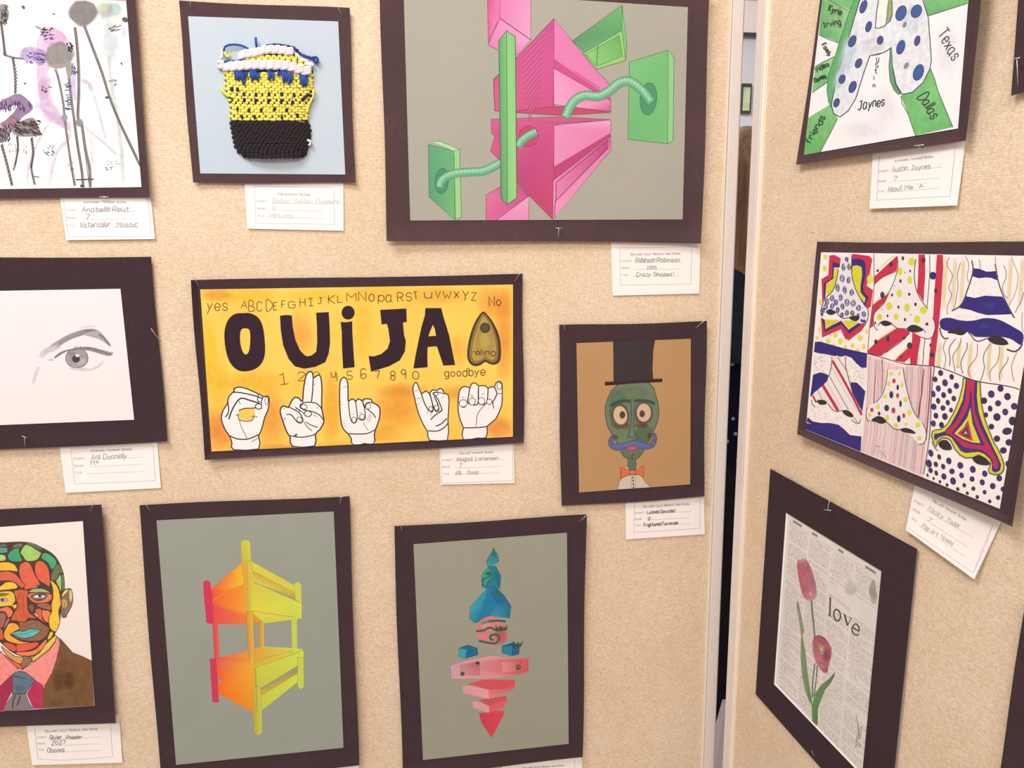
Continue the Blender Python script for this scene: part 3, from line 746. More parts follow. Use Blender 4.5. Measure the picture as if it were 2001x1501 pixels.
def row(y, mat, off, wst, rad, gap=0.0, hfun=hh_, fL=Lx, fR=Rx, sag=0.0, jx=1.5):
    mbb = MB(); x = fL(y)+off*wst*.5 - wst*.2
    while x < fR(y)-wst*.4:
        xa = max(x, fL(y)-4); xb = min(x+wst*(1-gap), fR(y)+4)
        if xb-xa > wst*.35:
            um = ((xa+xb)/2-fL(y))/(fR(y)-fL(y)); yy = y+sag*4*um*(1-um)+rr.uniform(-1.5, 1.5)
            stitch(mbb, xy(xa+rr.uniform(-jx, jx), yy, hfun(xa, y)+.0002), xy(xb+rr.uniform(-jx, jx), yy+rr.uniform(-2, 2), hfun(xb, y)+.0002), rad)
        x += wst
    return mbb.link('yarn_row', mat, pouch)
K_ = ck/1695*1.42      # crop px -> metres
y = 446; i = 0
while y < 738:
    thin = (566 < y < 590) or (608 < y < 632) or (662 < y < 676) or (706 < y < 722)
    row(y, YEL, i % 2, 39, 8.9*K_, .22 if thin else .04, sag=4); y += 16.5; i += 1
y = 752; i = 0
while y < 960:
    row(y, BLK, i % 2, 27, 9.5*K_, .04, sag=6 if y > 880 else 2); y += 14.5; i += 1
for y in (345, 360, 376, 392): row(y, YEL, y % 2, 36, 9*K_, .06, lambda x, y: HP+.004, lambda y: 470, lambda y: 850)
def braid(pts, rad, name, hgt, mat=WYA, wst=40):
    c_ = cat(pts, False, 14); mbb = MB(); acc = 0; last = c_[0]; start = c_[0]
    for p in c_[1:]:
        acc += math.dist(last, p); last = p
        if acc > wst:
            for s_ in (-1, 0, 1): stitch(mbb, xy(start[0]-10, start[1]+s_*rad/K_*.55+rad/K_*.4, hgt(start[0], start[1])), xy(p[0]+12, p[1]+s_*rad/K_*.55-rad/K_*.35, hgt(p[0], p[1])+.0008), rad*.5)
            start = p; acc = 0
    return mbb.link(name, mat, pouch)
braid(P2(430, 340, 480, 325, 540, 322, 560, 305, 620, 300, 700, 305, 780, 325), 24*K_, 'white_braid', lambda x, y: HP+.0055)
braid(P2(780, 320, 830, 370, 875, 400), 12*K_, 'white_braid', lambda x, y: HP+.005)
braid(P2(305, 385, 340, 405, 420, 402, 520, 394, 620, 396, 720, 400, 790, 420, 880, 440), 26*K_, 'white_braid', lambda x, y: hh_(x, max(y, 430))+.0025)
braid(P2(345, 375, 420, 378, 440, 352), 8*K_, 'edge_knots', lambda x, y: HP+.006, BLU, 22); braid(P2(560, 290, 640, 272, 760, 292, 800, 330, 890, 362), 6*K_, 'edge_knots', lambda x, y: HP+.006, NAV, 26)
for (xa, xb, ya, yb, n) in ((398, 478, 432, 500, 11), (492, 552, 425, 500, 9), (448, 462, 480, 535, 2), (606, 640, 425, 500, 4), (664, 680, 420, 485, 2), (684, 760, 430, 525, 7), (800, 850, 455, 535, 7)):
    mbb = MB()
    for i in range(n):
        x = xa+(xb-xa)*i/max(1, n-1); xe = x+(((xa+xb)/2)-x)*.35+rr.uniform(-5, 5); ye = yb-rr.uniform(0, 25)
        mbb.add(tube_pts([xy(x, ya, hh_(x, 450)+.0015), xy((x+xe)/2+3, (ya+ye)/2, hh_(x, 480)+.0042), xy(xe, ye, hh_(x, 500)+.0028)], [4*K_, 5*K_, 3.5*K_], 6))
    mbb.link('blue_tassel', BLU, pouch)
for i, (px__, py__, w0) in enumerate(((460, 575, 9), (532, 578, 9), (612, 575, 9), (690, 575, 10), (765, 582, 9), (460, 612, 9), (530, 615, 9), (608, 618, 9), (686, 620, 9), (755, 625, 9), (420, 668, 8), (490, 673, 8), (565, 672, 8), (645, 668, 9), (720, 672, 9), (448, 716, 8), (525, 716, 8), (690, 716, 8), (785, 705, 9), (385, 545, 12), (420, 548, 10))):
    mbb = MB(); stitch(mbb, xy(px__, py__-14, hh_(px__, py__)+.0018), xy(px__, py__+14, hh_(px__, py__)+.0018), w0*K_*.85); mbb.link('warp_float', NAV, pouch)
MB().add(tube_pts([xy(*p, HP+.004) for p in cat(P2(335, 312, 345, 285, 380, 273, 430, 275, 470, 290, 488, 303), False, 4)], 5.5*K_)).link('loose_yarn', BLU, pouch)
MB().add(tube_pts([xy(531, 228, HP+.006), xy(532, 260, HP+.006), xy(538, 295, HP+.005)], 7*K_)).link('loose_yarn', BLU, pouch)
MB().add(tube_pts([xy(800, 330, HP+.007), xy(835, 345, HP+.0075), xy(865, 352, HP+.006), xy(895, 375, HP+.005), xy(910, 385, HP+.004)], 7*K_)).link('loose_yarn', BLU, pouch)
MB().add(tube_pts([xy(880, 590, HP+.004), xy(850, 578, HP+.006), xy(825, 600, HP+.009), xy(812, 612, HP+.01)], 8*K_)).link('loose_yarn', NAV, pouch)
for pts, mt in ((P2(322, 300, 326, 335, 318, 360), WYA), (P2(340, 320, 360, 350, 372, 330), YEL), (P2(296, 385, 315, 380, 335, 392), WYA), (P2(322, 532, 335, 560, 360, 585, 395, 590), YEL), (P2(318, 545, 345, 572, 375, 580), YEL), (P2(885, 545, 880, 590, 855, 640, 845, 690), YEL), (P2(780, 740, 805, 745, 832, 755), WYA), (P2(370, 600, 385, 595, 395, 615, 380, 625), NAV), (P2(860, 360, 900, 350, 912, 372), BLU), (P2(845, 855, 868, 870, 855, 890), WYA)):
    MB().add(tube_pts([xy(*p, HP+.0045) for p in cat(pts, False, 3)], 7*K_)).link('loose_yarn', mt, pouch)

# ===== 3 crazy shapes (top centre) =====
root, sh, k = artwork(MAIN, [(741, -62), (1387, -22), (1370.7, 475.2), (756.3, 469.9)], [(788.5, -22), (1344.3, 14), (1334, 428.8), (801.6, 431)], 'large pencil drawing of magenta blocks, green posts and tubes on grey paper, top centre', MATD[2], GREYP, PENCIL, .004, 8, lift={'r': .008, 'b': .007})
k.crop(730, 0, .33303)
M1, M2, M3, M4 = '#c93a83', '#df6cad', '#e793c4', '#b52f72'; OL = '#6f2c55'; GO = '#2e5a3a'
D = 960.9   # C4 x offset in C3 units : (1050-730)/.33303
R = lambda pts: [(x+D, y) for x, y in pts]
k.poly(P2(668, -40, 740, -40, 740, 108, 690, 205, 672, 262), [M1, M2, M2, '#e0609f', M1], out=OL, ow=2)
k.poly(P2(740, -40, 922, -40, 922, 232, 740, 105), [M2, '#e08abd', M3, M2], out=OL, ow=2)
k.poly(P2(740, 108, 922, 235, 850, 320, 740, 300, 672, 264), ['#e37fb7', M3, '#e06aa5', '#e06aa5', M2], out=OL, ow=2)
k.poly(P2(705, 465, 860, 320, 1058, 108, 1060, 340, 1060, 640, 845, 660, 712, 650, 706, 545), [M1, M1, '#bf3f86', '#cf3f8f', '#c83a80', M1, '#cf4680', '#cf4680'], out=OL, ow=3)
k.poly(R(P2(97, 108, 330, 395, 430, 500, 430, 585, 97, 345)), [M2, M2, M2, '#dd70aa', M2], out=OL, ow=2)
k.poly(R(P2(97, 345, 365, 528, 430, 580, 430, 660, 100, 400)), M1)
k.poly(R(P2(95, 400, 430, 590, 430, 655, 230, 632, 97, 612)), ['#e687bd', M2, M1, M3, M3], out=OL, ow=2)
k.poly(P2(1060, 625, 1160, 625, 1390, 660, 1100, 678, 845, 662, 845, 650), '#bf3468', out=OL, ow=2)
k.poly(P2(690, 700, 1100, 685, 1392, 703, 1100, 725, 1060, 735, 1050, 1290, 845, 1080, 720, 920, 686, 885, 712, 800, 692, 780), ['#d24a86', M1, M1, '#c23a78', M1, '#c22f63', M4, '#c5457c', '#d0457a', M1, M1], out=OL, ow=2)
k.poly(P2(660, 1145, 745, 1095, 845, 1090, 910, 1150, 720, 1295, 660, 1295), ['#d9609a', M1, M1, M1, '#d6508e', '#d6508e'], out=OL, ow=2)
k.poly(P2(720, 1295, 912, 1150, 912, 1295), ['#e07db5', M3, '#e17ab5'], out=OL, ow=2)
k.poly(P2(1058, 735, 1392, 703, 1392, 780, 1058, 980), ['#e17fb4', '#e896c6', M2, '#e17fb4'], out=OL, ow=2)
k.poly(P2(1058, 980, 1392, 778, 1392, 800, 1053, 1060), '#b72f70')
k.poly(P2(1053, 1060, 1392, 795, 1392, 880, 1053, 1290), ['#dd77ab', M1, M2, '#e58ab9'], out=OL, ow=2)
k.poly(P2(1068, 1068, 1378, 818, 1378, 870, 1100, 1150, 1066, 1180), [M2, '#b52f72', M4, M2, M2]); k.line(P2(1070, 1185, 1072, 1070, 1375, 822), 3, '#6a2a55'); k.line(P2(1066, 1182, 1375, 868), 3, '#6a2a55'); k.line(P2(1062, 1280, 1066, 1182), 3, '#6a2a55')
k.line(P2(1058, 110, 1058, 340), 2, OL); k.line(P2(1056, 400, 1056, 610), 2, OL); k.line(P2(1180, 420, 1330, 520), 3, '#a02a68')
for a_ in range(26): k.line([(1010-a_*2, 180+a_*17), (860+a_*2, 330+a_*15)], 3, '#b53a7c' if a_ % 2 else '#d4569b')
k.ell(910, 800, 60, 62, '#c2305f', 25, out='#8c2a50', ow=2)
k.flush('magenta_blocks')
GRN = ('#5fae6a', '#7cc27c', '#8ecb83', '#4d9f74', '#3f8f63')
k.poly(R(P2(205, 240, 497, 30, 495, 180, 280, 310)), ['#4a8f62', '#5fb05f', '#4f9f5e', '#5aa070'], out=GO, ow=2); k.poly(R(P2(497, 30, 525, 270, 518, 355, 495, 180)), '#6bbd68', out=GO, ow=2)
k.poly(R(P2(270, 312, 497, 178, 518, 355, 350, 405)), '#84c765', out=GO, ow=2); k.poly(R(P2(285, 318, 480, 208, 500, 330, 350, 388)), ['#7cc66b', '#58a94e', '#62b052', '#79c267'], out='#3d6b33', ow=2); k.line(R(P2(355, 270, 348, 388)), 3, '#3d5b33')
k.poly(R(P2(540, 365, 768, 295, 765, 843, 532, 818)), ['#68bd6e', '#60b866', '#64b96a', '#5bb366'], out=GO, ow=2); k.poly(R(P2(768, 295, 802, 340, 797, 825, 765, 843)), '#7fca79', out=GO, ow=2)
k.ell(D+652, 580, 50, 96, '#3b8f62', 5, out=GO, ow=2)
k.poly(P2(322, 848, 472, 885, 478, 1290, 325, 1155), ['#4a9f72', '#5aab66', '#63b365', '#3f986e'], out=GO, ow=2); k.poly(P2(335, 832, 390, 828, 502, 876, 470, 888), '#a2d39a', out=GO, ow=2); k.poly(P2(472, 886, 505, 875, 516, 1275, 480, 1292), '#8ccb7c', out=GO, ow=2)
k.ell(400, 1063, 40, 76, '#3a8a62', 5, out=GO, ow=2)
def tube(pts, wd, seg_=1):
    k.line(pts, wd+4, '#2f6a4c', sm=6); k.line(pts, wd, '#4fa57e', sm=6); c_ = [(x-2, y-wd*.1) for x, y in pts]; k.line(c_, wd*.58, '#74bf90', sm=6); k.line([(x-3, y-wd*.16) for x, y in pts], wd*.25, '#93cfa4', sm=6)
    cc = cat(pts, False, 7)
    for i in range(1, len(cc)-1, 2):
        a_, b_ = np.array(cc[i-1]), np.array(cc[i+1]); d = b_-a_; d /= np.linalg.norm(d); n_ = np.array([-d[1], d[0]])*wd*.42; p = np.array(cc[i]); k.line([tuple(p-n_), tuple(p+n_+d*6)], 2.2, '#5aa884')
tube(R(P2(165, 690, 190, 630, 225, 585, 280, 560, 360, 565, 420, 535, 480, 488, 540, 478, 600, 515, 640, 560, 668, 600)), 52)
tube(P2(388, 1100, 395, 1065, 430, 1035, 480, 1018, 560, 1010, 640, 1005, 700, 980, 745, 955), 46)
tube(P2(845, 860, 870, 825, 910, 795, 955, 772), 44)
k.poly(P2(735, 238, 780, 180, 785, 1200, 748, 1165), ['#4d9f63', '#6cbc66', '#62ad60', '#4b9b62'], out=GO, ow=3); k.poly(P2(780, 180, 832, 215, 840, 1162, 785, 1200), ['#7cc873', '#6fbf68', '#87ce75', '#79c46b'], out=GO, ow=3)
k.flush('green_shapes')
# ===== 4 pencil eye =====
q_r, q_b = (295.2, 501.8), (327.5, 862.9)
TLm = extend(MAIN, q_r, q_r, (0, 503), .42); BLm = extend(MAIN, q_b, q_b, (0, 878.6), .42)
pTR, pBR = (235.4, 564.4), (262.2, 820.4); pTL = extend(MAIN, pTR, pTR, (0, 568.4), .30); pBL = extend(MAIN, pBR, pBR, (0, 830.8), .30)
EYEP = paper_mat('white_sketch_paper', '#f2e7ea', .012, 300)
root, sh, k = artwork(MAIN, [TLm, q_r, q_b, BLm], [pTL, pTR, pBR, pBL], 'pencil drawing of a single eye on white paper in a wide black mat, left edge', MATD[1], EYEP, WASH, .002, 11, lift={'b': .003})
k.crop(0, 490, .32649)
k.softline(P2(300, 585, 350, 555, 420, 515, 500, 488, 560, 480), 20, '#968f93', .95); k.poly(P2(505, 500, 545, 482, 575, 474, 600, 485, 650, 545, 665, 575, 640, 560, 590, 528, 520, 510), '#a8a0a4', 2); k.poly(P2(300, 592, 345, 562, 430, 515, 520, 490, 510, 500, 420, 530, 350, 572, 310, 590), '#8d868b', 2)
k.softline(P2(590, 500, 620, 520, 660, 570), 9, '#8b8388', .8); k.softline(P2(500, 482, 540, 476, 580, 474), 8, '#8b8388', .7)
k.softline(P2(240, 640, 275, 600, 320, 585, 360, 560), 22, '#d9cfd3', .8); k.softline(P2(230, 690, 215, 740, 195, 800), 12, '#e6dce0', .8)
k.ell(460, 643, 66, 58, '#a79fa5', 0, 24); k.soft(480, 660, 50, 40, '#c9c0c6', .9, .5); k.ell(460, 643, 66, 58, None, 0, 26, out='#7c757b', ow=5)
for i in range(30):
    t = i/30*2*math.pi; k.line([(457+24*math.cos(t), 645+21*math.sin(t)), (460+58*math.cos(t+.1), 643+50*math.sin(t+.1))], 2, '#8f878d')
k.ell(455, 648, 24, 22, '#3d383f'); k.ell(463, 628, 11, 9, '#f4ecee'); k.soft(430, 615, 26, 14, '#958d93', .8)
k.poly(P2(325, 640, 370, 605, 450, 586, 520, 580, 590, 592, 640, 612, 672, 620, 650, 630, 600, 618, 540, 600, 470, 596, 400, 602, 340, 640), '#8c858a', 2)
k.line(P2(325, 640, 370, 607, 450, 588, 530, 580, 600, 597, 668, 622), 6, '#767076', sm=4); k.line(P2(290, 655, 315, 652), 3, '#8a8288'); k.softline(P2(300, 660, 325, 650), 6, '#a39ba0', .8)
for i in range(34):
    f = i/33; x = 440+225*f; y = 584+ (f**2)*38; k.line([(x, y+3), (x+rr.uniform(2, 9)+8*f, y-rr.uniform(8, 15))], 2.2, '#7d767c')
k.softline(P2(470, 715, 540, 712, 590, 690, 620, 655), 10, '#e2d8dc', .7); k.softline(P2(410, 700, 460, 712, 520, 700), 5, '#cdc3c8', .6); k.softline(P2(480, 465, 530, 452, 580, 455), 8, '#e6dcdf', .6)
k.line(P2(440, 700, 455, 698), 2, '#b5adb2')
k.flush('pencil_eye')
# ===== 5 lettered board with signing hands =====
OUP = paper_mat('orange_washed_paper', '#fad163', .04, 500, bcol='#f9c456', blotch=.8, bscale=11)
root, sh, k = artwork(MAIN, [(372.5, 548), (1021, 535.2), (1024.1, 865.9), (400.5, 899.7)], [(391.2, 565.8), (1002.5, 556.1), (1002.2, 853.6), (413.3, 882.4)], 'yellow and orange painting with big black letters above five signing hands', MATD[0], OUP, WASH, .002, 14, lift={'l': .007, 'b': .006})
PIG[0] = .03
C6 = (360, 520, .26646); C7 = (690, 520, .29313); HC = (540, 720, .10995)
k.crop(*C6)
for e in ((180, 640, 60, 300, '#f9dc1e', .8), (400, 220, 300, 60, '#f5d93a', .8), (230, 210, 120, 50, '#f2a850', .7), (260, 1200, 120, 160, '#f6964c', .9), (500, 850, 240, 90, '#f7cc2e', .7), (250, 850, 80, 180, '#f8d836', .8), (640, 1120, 110, 220, '#f5a23f', .7), (1080, 1050, 60, 300, '#f8bb30', .8), (850, 500, 90, 160, '#f4b24e', .7), (1000, 220, 260, 50, '#f3dd3a', .7), (720, 1330, 300, 30, '#f2ac3e', .7), (1150, 1330, 200, 40, '#eec22a', .7)):
    k.soft(e[0], e[1], e[2]*1.25, e[3]*1.15, e[4], e[5]*.7, .15)
k.crop(*C7)
for e in ((150, 180, 180, 60, '#f4d843', .7), (60, 400, 60, 260, '#f7dd35', .6), (300, 950, 160, 160, '#f3a432', .7), (950, 250, 120, 120, '#f2a745', .7), (1010, 480, 60, 320, '#f0a03f', .7), (970, 1080, 110, 80, '#f39a52', .8), (700, 850, 200, 60, '#f1a636', .6), (320, 830, 160, 50, '#f2a23b', .6), (180, 1120, 160, 60, '#f0b030', .6), (560, 200, 200, 60, '#f2c14c', .6), (700, 560, 60, 120, '#f4be3a', .5)):
    k.soft(e[0], e[1], e[2]*1.25, e[3]*1.15, e[4], e[5]*.7, .15)
k.flush('background_wash')
k.mat = INK; BK = '#33202b'
k.crop(*C6)
k.poly(P2(440, 345, 480, 345, 540, 375, 575, 440, 590, 540, 592, 640, 570, 710, 520, 755, 450, 773, 390, 762, 340, 715, 310, 640, 295, 540, 298, 460, 325, 390, 375, 350), BK, 3, holes=[cat(P2(445, 457, 475, 465, 484, 510, 482, 580, 472, 630, 452, 648, 430, 630, 412, 570, 410, 500, 420, 465), True, 3)])
k.flush('painted_letter'); k.poly(P2(702, 365, 745, 358, 790, 362, 795, 440, 815, 540, 850, 620, 885, 655, 905, 662, 935, 655, 968, 628, 975, 560, 973, 440, 967, 342, 1060, 338, 1066, 440, 1070, 560, 1060, 640, 1035, 705, 960, 740, 880, 753, 810, 735, 765, 680, 725, 580, 708, 470), BK)
k.flush('painted_letter'); k.ell(1202, 342, 48, 51, BK, n=22); k.poly(P2(1147, 410, 1190, 412, 1232, 405, 1233, 480, 1240, 600, 1250, 742, 1165, 752, 1157, 600, 1155, 480), BK); k.flush('painted_letter')
k.crop(*C7)
k.poly(P2(180, 292, 355, 283, 358, 372, 332, 378, 340, 460, 352, 500, 345, 570, 310, 630, 240, 668, 120, 705, 103, 600, 140, 602, 190, 585, 230, 550, 246, 500, 235, 420, 225, 385, 190, 390), BK)
k.flush('painted_letter'); k.poly(P2(482, 280, 588, 280, 600, 330, 640, 460, 680, 660, 602, 664, 580, 600, 558, 535, 497, 540, 495, 610, 497, 675, 402, 683, 415, 600, 440, 480, 455, 410, 478, 330), BK, holes=[P2(532, 392, 545, 420, 553, 465, 502, 468, 515, 430)])
k.flush('painted_letter')
PC = '#6a4a2c'; HP_ = '#77562e'
k.crop(*C6)
def cst(st, x, y, h, wd, ang=0, col=PC, w_=4.5):
    a = math.radians(ang); g = GL[st]; mx = max(p[0] for q in g for p in q) or 1; n_ = len(st)
    k.text(st, x, y, x+wd*math.cos(a), y+wd*math.sin(a), h, w_, col, jit=.5)
for st, x, y, h, wd, a in (('A', 418, 305, 50, 42, 4), ('B', 472, 330, 72, 42, 3), ('C', 535, 328, 70, 34, 0), ('D', 603, 330, 74, 42, 0), ('E', 655, 322, 58, 28, 0), ('F', 714, 308, 55, 28, 0), ('G', 765, 306, 50, 48, 0), ('H', 850, 300, 60, 38, -2), ('I', 913, 292, 55, 36, -5), ('J', 982, 274, 46, 28, 0), ('K', 1058, 276, 62, 48, 0), ('L', 1126, 268, 55, 34, -2), ('M', 1192, 262, 56, 68, 0)): cst(st, x, y, h, wd, a)
k.flush('alphabet_row')
k.text('yes', 170, 328, 318, 328, 78, 5, PC, jit=.4); k.flush('pencil_word')
for st, x, y, h, wd, a in (('1', 705, 872, 80, 60, -6), ('2', 835, 840, 62, 52, -4), ('5', 1198, 832, 58, 34, 0)): cst(st, x, y, h, wd, a)
k.line(P2(948, 790, 965, 775, 990, 785, 995, 805), 4, PC); k.line(P2(1075, 778, 1082, 812, 1105, 818, 1112, 775), 4.5, PC); k.line(P2(1112, 775, 1124, 845), 4.5, PC); k.flush('number_row')
k.crop(*C7)
for st, x, y, h, wd, a in (('N', 38, 236, 62, 50, -3), ('O', 105, 235, 50, 36, 0), ('p', 168, 235, 62, 36, 3), ('a', 220, 236, 68, 42, 0), ('R', 298, 235, 56, 36, -3), ('S', 355, 232, 52, 34, 0), ('T', 405, 220, 52, 30, -8), ('u', 476, 218, 64, 48, 0), ('V', 548, 212, 46, 36, 0), ('W', 600, 214, 46, 54, 0), ('X', 672, 214, 46, 34, 0), ('Y', 726, 232, 64, 40, 5), ('Z', 788, 232, 54, 34, 0)): cst(st, x, y, h, wd, a)
k.flush('alphabet_row'); k.text('No', 908, 266, 985, 262, 60, 5.5, PC, jit=.3); k.flush('pencil_word')
for st, x, y, h, wd, a in (('6', 52, 750, 62, 34, 0), ('7', 150, 750, 50, 34, -8), ('8', 250, 762, 60, 30, 0), ('9', 322, 754, 60, 28, 0), ('0', 398, 754, 54, 42, -4)): cst(st, x, y, h, wd, a)
k.flush('number_row'); k.text('goodbye', 612, 738, 880, 728, 52, 4.5, PC, jit=.4)
k.flush('pencil_word')
k.LW = 1.45
HW, HO = '#f9f0f0', '#3c3336'
k.crop(*C6)
k.poly(P2(362, 922, 372, 895, 410, 888, 470, 905, 560, 945, 578, 958, 605, 955, 620, 962, 622, 1010, 612, 1060, 590, 1110, 575, 1170, 560, 1215, 545, 1250, 546, 1342, 362, 1347, 350, 1300, 335, 1250, 300, 1200, 272, 1120, 285, 1060, 318, 1005, 325, 960), HW, 2, out=HO, ow=6, holes=[P2(400, 1060, 440, 1045, 520, 1040, 515, 1090, 492, 1135, 405, 1128, 397, 1090)])
for pts, w_ in ((P2(362, 925, 410, 928, 470, 940, 530, 955, 572, 972), 6), (P2(327, 1125, 345, 1070, 370, 1020, 415, 970, 480, 985, 530, 1000, 552, 1010), 7), (P2(318, 985, 325, 1070, 300, 1108), 6), (P2(400, 1060, 440, 1045, 520, 1040, 530, 1020), 5), (P2(515, 1090, 492, 1135, 405, 1130, 397, 1090, 380, 1095), 4), (P2(335, 1245, 390, 1268, 470, 1268, 545, 1237), 6), (P2(405, 1130, 415, 1170, 440, 1220, 460, 1262), 3), (P2(495, 1105, 540, 1105), 3), (P2(578, 960, 565, 1000, 568, 1045), 5), (P2(495, 1290, 540, 1262), 3), (P2(545, 940, 538, 985, 560, 1000), 5), (P2(362, 895, 372, 930), 4), (P2(400, 990, 412, 1015), 3)): k.line(pts, w_, HO, sm=4)
k.ell(545, 1030, 24, 20, HW, 0, out=HO, ow=5); k.ell(604, 988, 12, 30, HW, 0, out=HO, ow=3)
k.flush('signing_hand', None)
k.crop(*HC)
k.poly(P2(465, 590, 480, 400, 510, 200, 545, 90, 600, 55, 640, 75, 660, 165, 700, 145, 765, 115, 800, 220, 810, 420, 805, 700, 840, 870, 840, 960, 780, 1080, 690, 1180, 680, 1380, 285, 1385, 250, 1230, 190, 1140, 130, 980, 70, 780, 90, 690, 150, 672, 215, 690, 270, 580, 330, 515, 400, 530), HW, 2, out=HO, ow=16)
for pts, w_ in ((P2(655, 165, 645, 400, 625, 600), 14), (P2(490, 605, 470, 620, 425, 650, 430, 700, 500, 740, 600, 760, 700, 790, 780, 840, 835, 915), 13), (P2(490, 605, 600, 602, 700, 620, 760, 660, 805, 720), 13), (P2(150, 675, 250, 700, 340, 745, 400, 780, 440, 840, 475, 920, 450, 965, 400, 968, 350, 930, 280, 840, 220, 815, 180, 825), 13), (P2(330, 680, 400, 730, 460, 780, 500, 820), 9), (P2(340, 745, 370, 715, 430, 770), 9), (P2(245, 1190, 330, 1215, 480, 1222, 620, 1195, 700, 1165), 13), (P2(525, 950, 600, 1000, 740, 1055), 11), (P2(495, 950, 540, 1030, 635, 1110), 9), (P2(215, 690, 230, 700), 10), (P2(135, 930, 155, 870), 7), (P2(515, 265, 545, 285), 5), (P2(660, 285, 700, 285), 5), (P2(650, 820, 730, 860), 6), (P2(110, 720, 150, 715, 165, 735), 4), (P2(720, 680, 740, 720), 5)): k.line(pts, w_, HO, sm=4)
k.ell(490, 682, 58, 42, HW, 15, out=HO, ow=9); k.ell(410, 910, 46, 46, HW, 10, out=HO, ow=8); k.ell(560, 805, 65, 50, HW, 10, out=HO, ow=11); k.poly(P2(300, 1190, 380, 1155, 355, 1210), HO)
k.flush('signing_hand')
k.poly(P2(1125, 620, 1125, 400, 1135, 240, 1170, 175, 1205, 160, 1245, 190, 1270, 280, 1275, 500, 1280, 580, 1340, 545, 1380, 555, 1410, 590, 1440, 552, 1480, 548, 1520, 575, 1560, 545, 1680, 548, 1705, 605, 1790, 650, 1840, 720, 1830, 900, 1760, 1090, 1740, 1200, 1725, 1345, 1370, 1362, 1335, 1260, 1280, 1165, 1200, 1090, 1150, 950), HW, 2, out=HO, ow=15)
for pts, w_ in ((P2(1280, 580, 1290, 700, 1315, 880, 1345, 950, 1380, 972, 1420, 945, 1440, 860, 1430, 760, 1410, 590), 12), (P2(1450, 880, 1500, 915, 1550, 915, 1580, 870, 1572, 740, 1545, 640, 1520, 575), 12), (P2(1290, 1160, 1450, 1168, 1620, 1155, 1750, 1095), 13), (P2(1580, 690, 1590, 630, 1640, 605, 1705, 608), 11), (P2(1585, 700, 1650, 750, 1720, 810, 1765, 880), 12), (P2(1530, 590, 1560, 650, 1580, 700), 8), (P2(1560, 560, 1545, 600), 8), (P2(1540, 950, 1580, 1030, 1640, 1105), 6), (P2(1660, 790, 1640, 870, 1600, 930), 5), (P2(1690, 820, 1670, 900, 1630, 955), 5), (P2(1175, 345, 1215, 328, 1260, 325), 5), (P2(1130, 590, 1160, 605), 4), (P2(1130, 640, 1180, 638), 4), (P2(1170, 940, 1210, 938), 4), (P2(1180, 980, 1230, 985), 4), (P2(1190, 1020, 1250, 1020), 4), (P2(1335, 815, 1380, 812), 4), (P2(1480, 790, 1530, 785), 4)): k.line(pts, w_, HO, sm=4)
k.ell(1632, 670, 44, 55, HW, 15, out=HO, ow=7); k.ell(1380, 915, 38, 50, HW, 0, out=HO, ow=7); k.ell(1523, 860, 44, 50, HW, 0, out=HO, ow=7)
k.poly(P2(1380, 1365, 1420, 1350, 1500, 1350, 1560, 1325, 1620, 1335, 1700, 1350, 1720, 1362), BK)
k.flush('signing_hand')
k.crop(*C7)
k.poly(P2(510, 1162, 497, 1105, 470, 1060, 435, 980, 410, 880, 398, 815, 415, 775, 430, 790, 455, 850, 485, 832, 508, 850, 530, 825, 560, 830, 580, 815, 600, 830, 608, 850, 630, 855, 640, 900, 632, 1030, 628, 1162), HW, 2, out=HO, ow=5)
for pts, w_ in ((P2(500, 1098, 560, 1100, 605, 1078, 630, 1050), 5), (P2(455, 850, 470, 900, 495, 950, 520, 972, 533, 960, 525, 900, 508, 850), 5), (P2(512, 850, 530, 920, 545, 960, 560, 970, 572, 950, 560, 910, 540, 870), 5), (P2(530, 850, 560, 880, 575, 910, 592, 960, 575, 970), 5), (P2(530, 845, 560, 840, 605, 852), 4), (P2(518, 1025, 540, 1000, 590, 965), 5), (P2(550, 1068, 590, 1050, 625, 1015), 5), (P2(410, 835, 435, 828), 2), (P2(415, 885, 450, 880), 2), (P2(425, 925, 445, 915), 2), (P2(500, 960, 490, 990), 2), (P2(520, 975, 518, 1000), 2), (P2(590, 880, 602, 870), 2)): k.line(pts, w_, HO, sm=4)
k.ell(518, 952, 14, 16, HW, 0, out=HO, ow=3); k.ell(556, 945, 14, 18, HW, 0, out=HO, ow=3); k.ell(553, 852, 15, 10, HW, 0, out=HO, ow=3)
k.flush('signing_hand')
k.poly(P2(735, 1160, 735, 1080, 715, 1030, 700, 960, 702, 880, 715, 820, 745, 803, 778, 812, 790, 785, 815, 780, 836, 800, 850, 797, 885, 800, 900, 815, 925, 803, 942, 808, 950, 785, 970, 768, 992, 785, 994, 860, 990, 930, 950, 1020, 893, 1070, 885, 1145), HW, 2, out=HO, ow=5)
for pts, w_ in ((P2(778, 812, 770, 860, 765, 910, 800, 925, 830, 920, 835, 870, 836, 805), 5), (P2(836, 805, 835, 900, 850, 922, 880, 920, 895, 890, 900, 815), 5), (P2(895, 900, 910, 922, 935, 900, 958, 850, 942, 808), 5), (P2(735, 1078, 800, 1078, 860, 1075, 893, 1068), 5), (P2(880, 925, 840, 970, 825, 1010, 820, 1070), 3), (P2(705, 905, 720, 935, 745, 940, 760, 912), 4), (P2(930, 905, 938, 950), 4), (P2(958, 850, 990, 850), 3), (P2(780, 860, 800, 862), 2), (P2(785, 870, 802, 872), 2), (P2(855, 855, 880, 852), 2), (P2(725, 875, 745, 875), 2)): k.line(pts, w_, HO, sm=4)
for e in ((734, 915, 27, 24), (794, 903, 22, 24), (856, 900, 22, 24), (908, 905, 18, 18), (975, 800, 16, 24)): k.ell(*e, HW, 0, out=HO, ow=3)
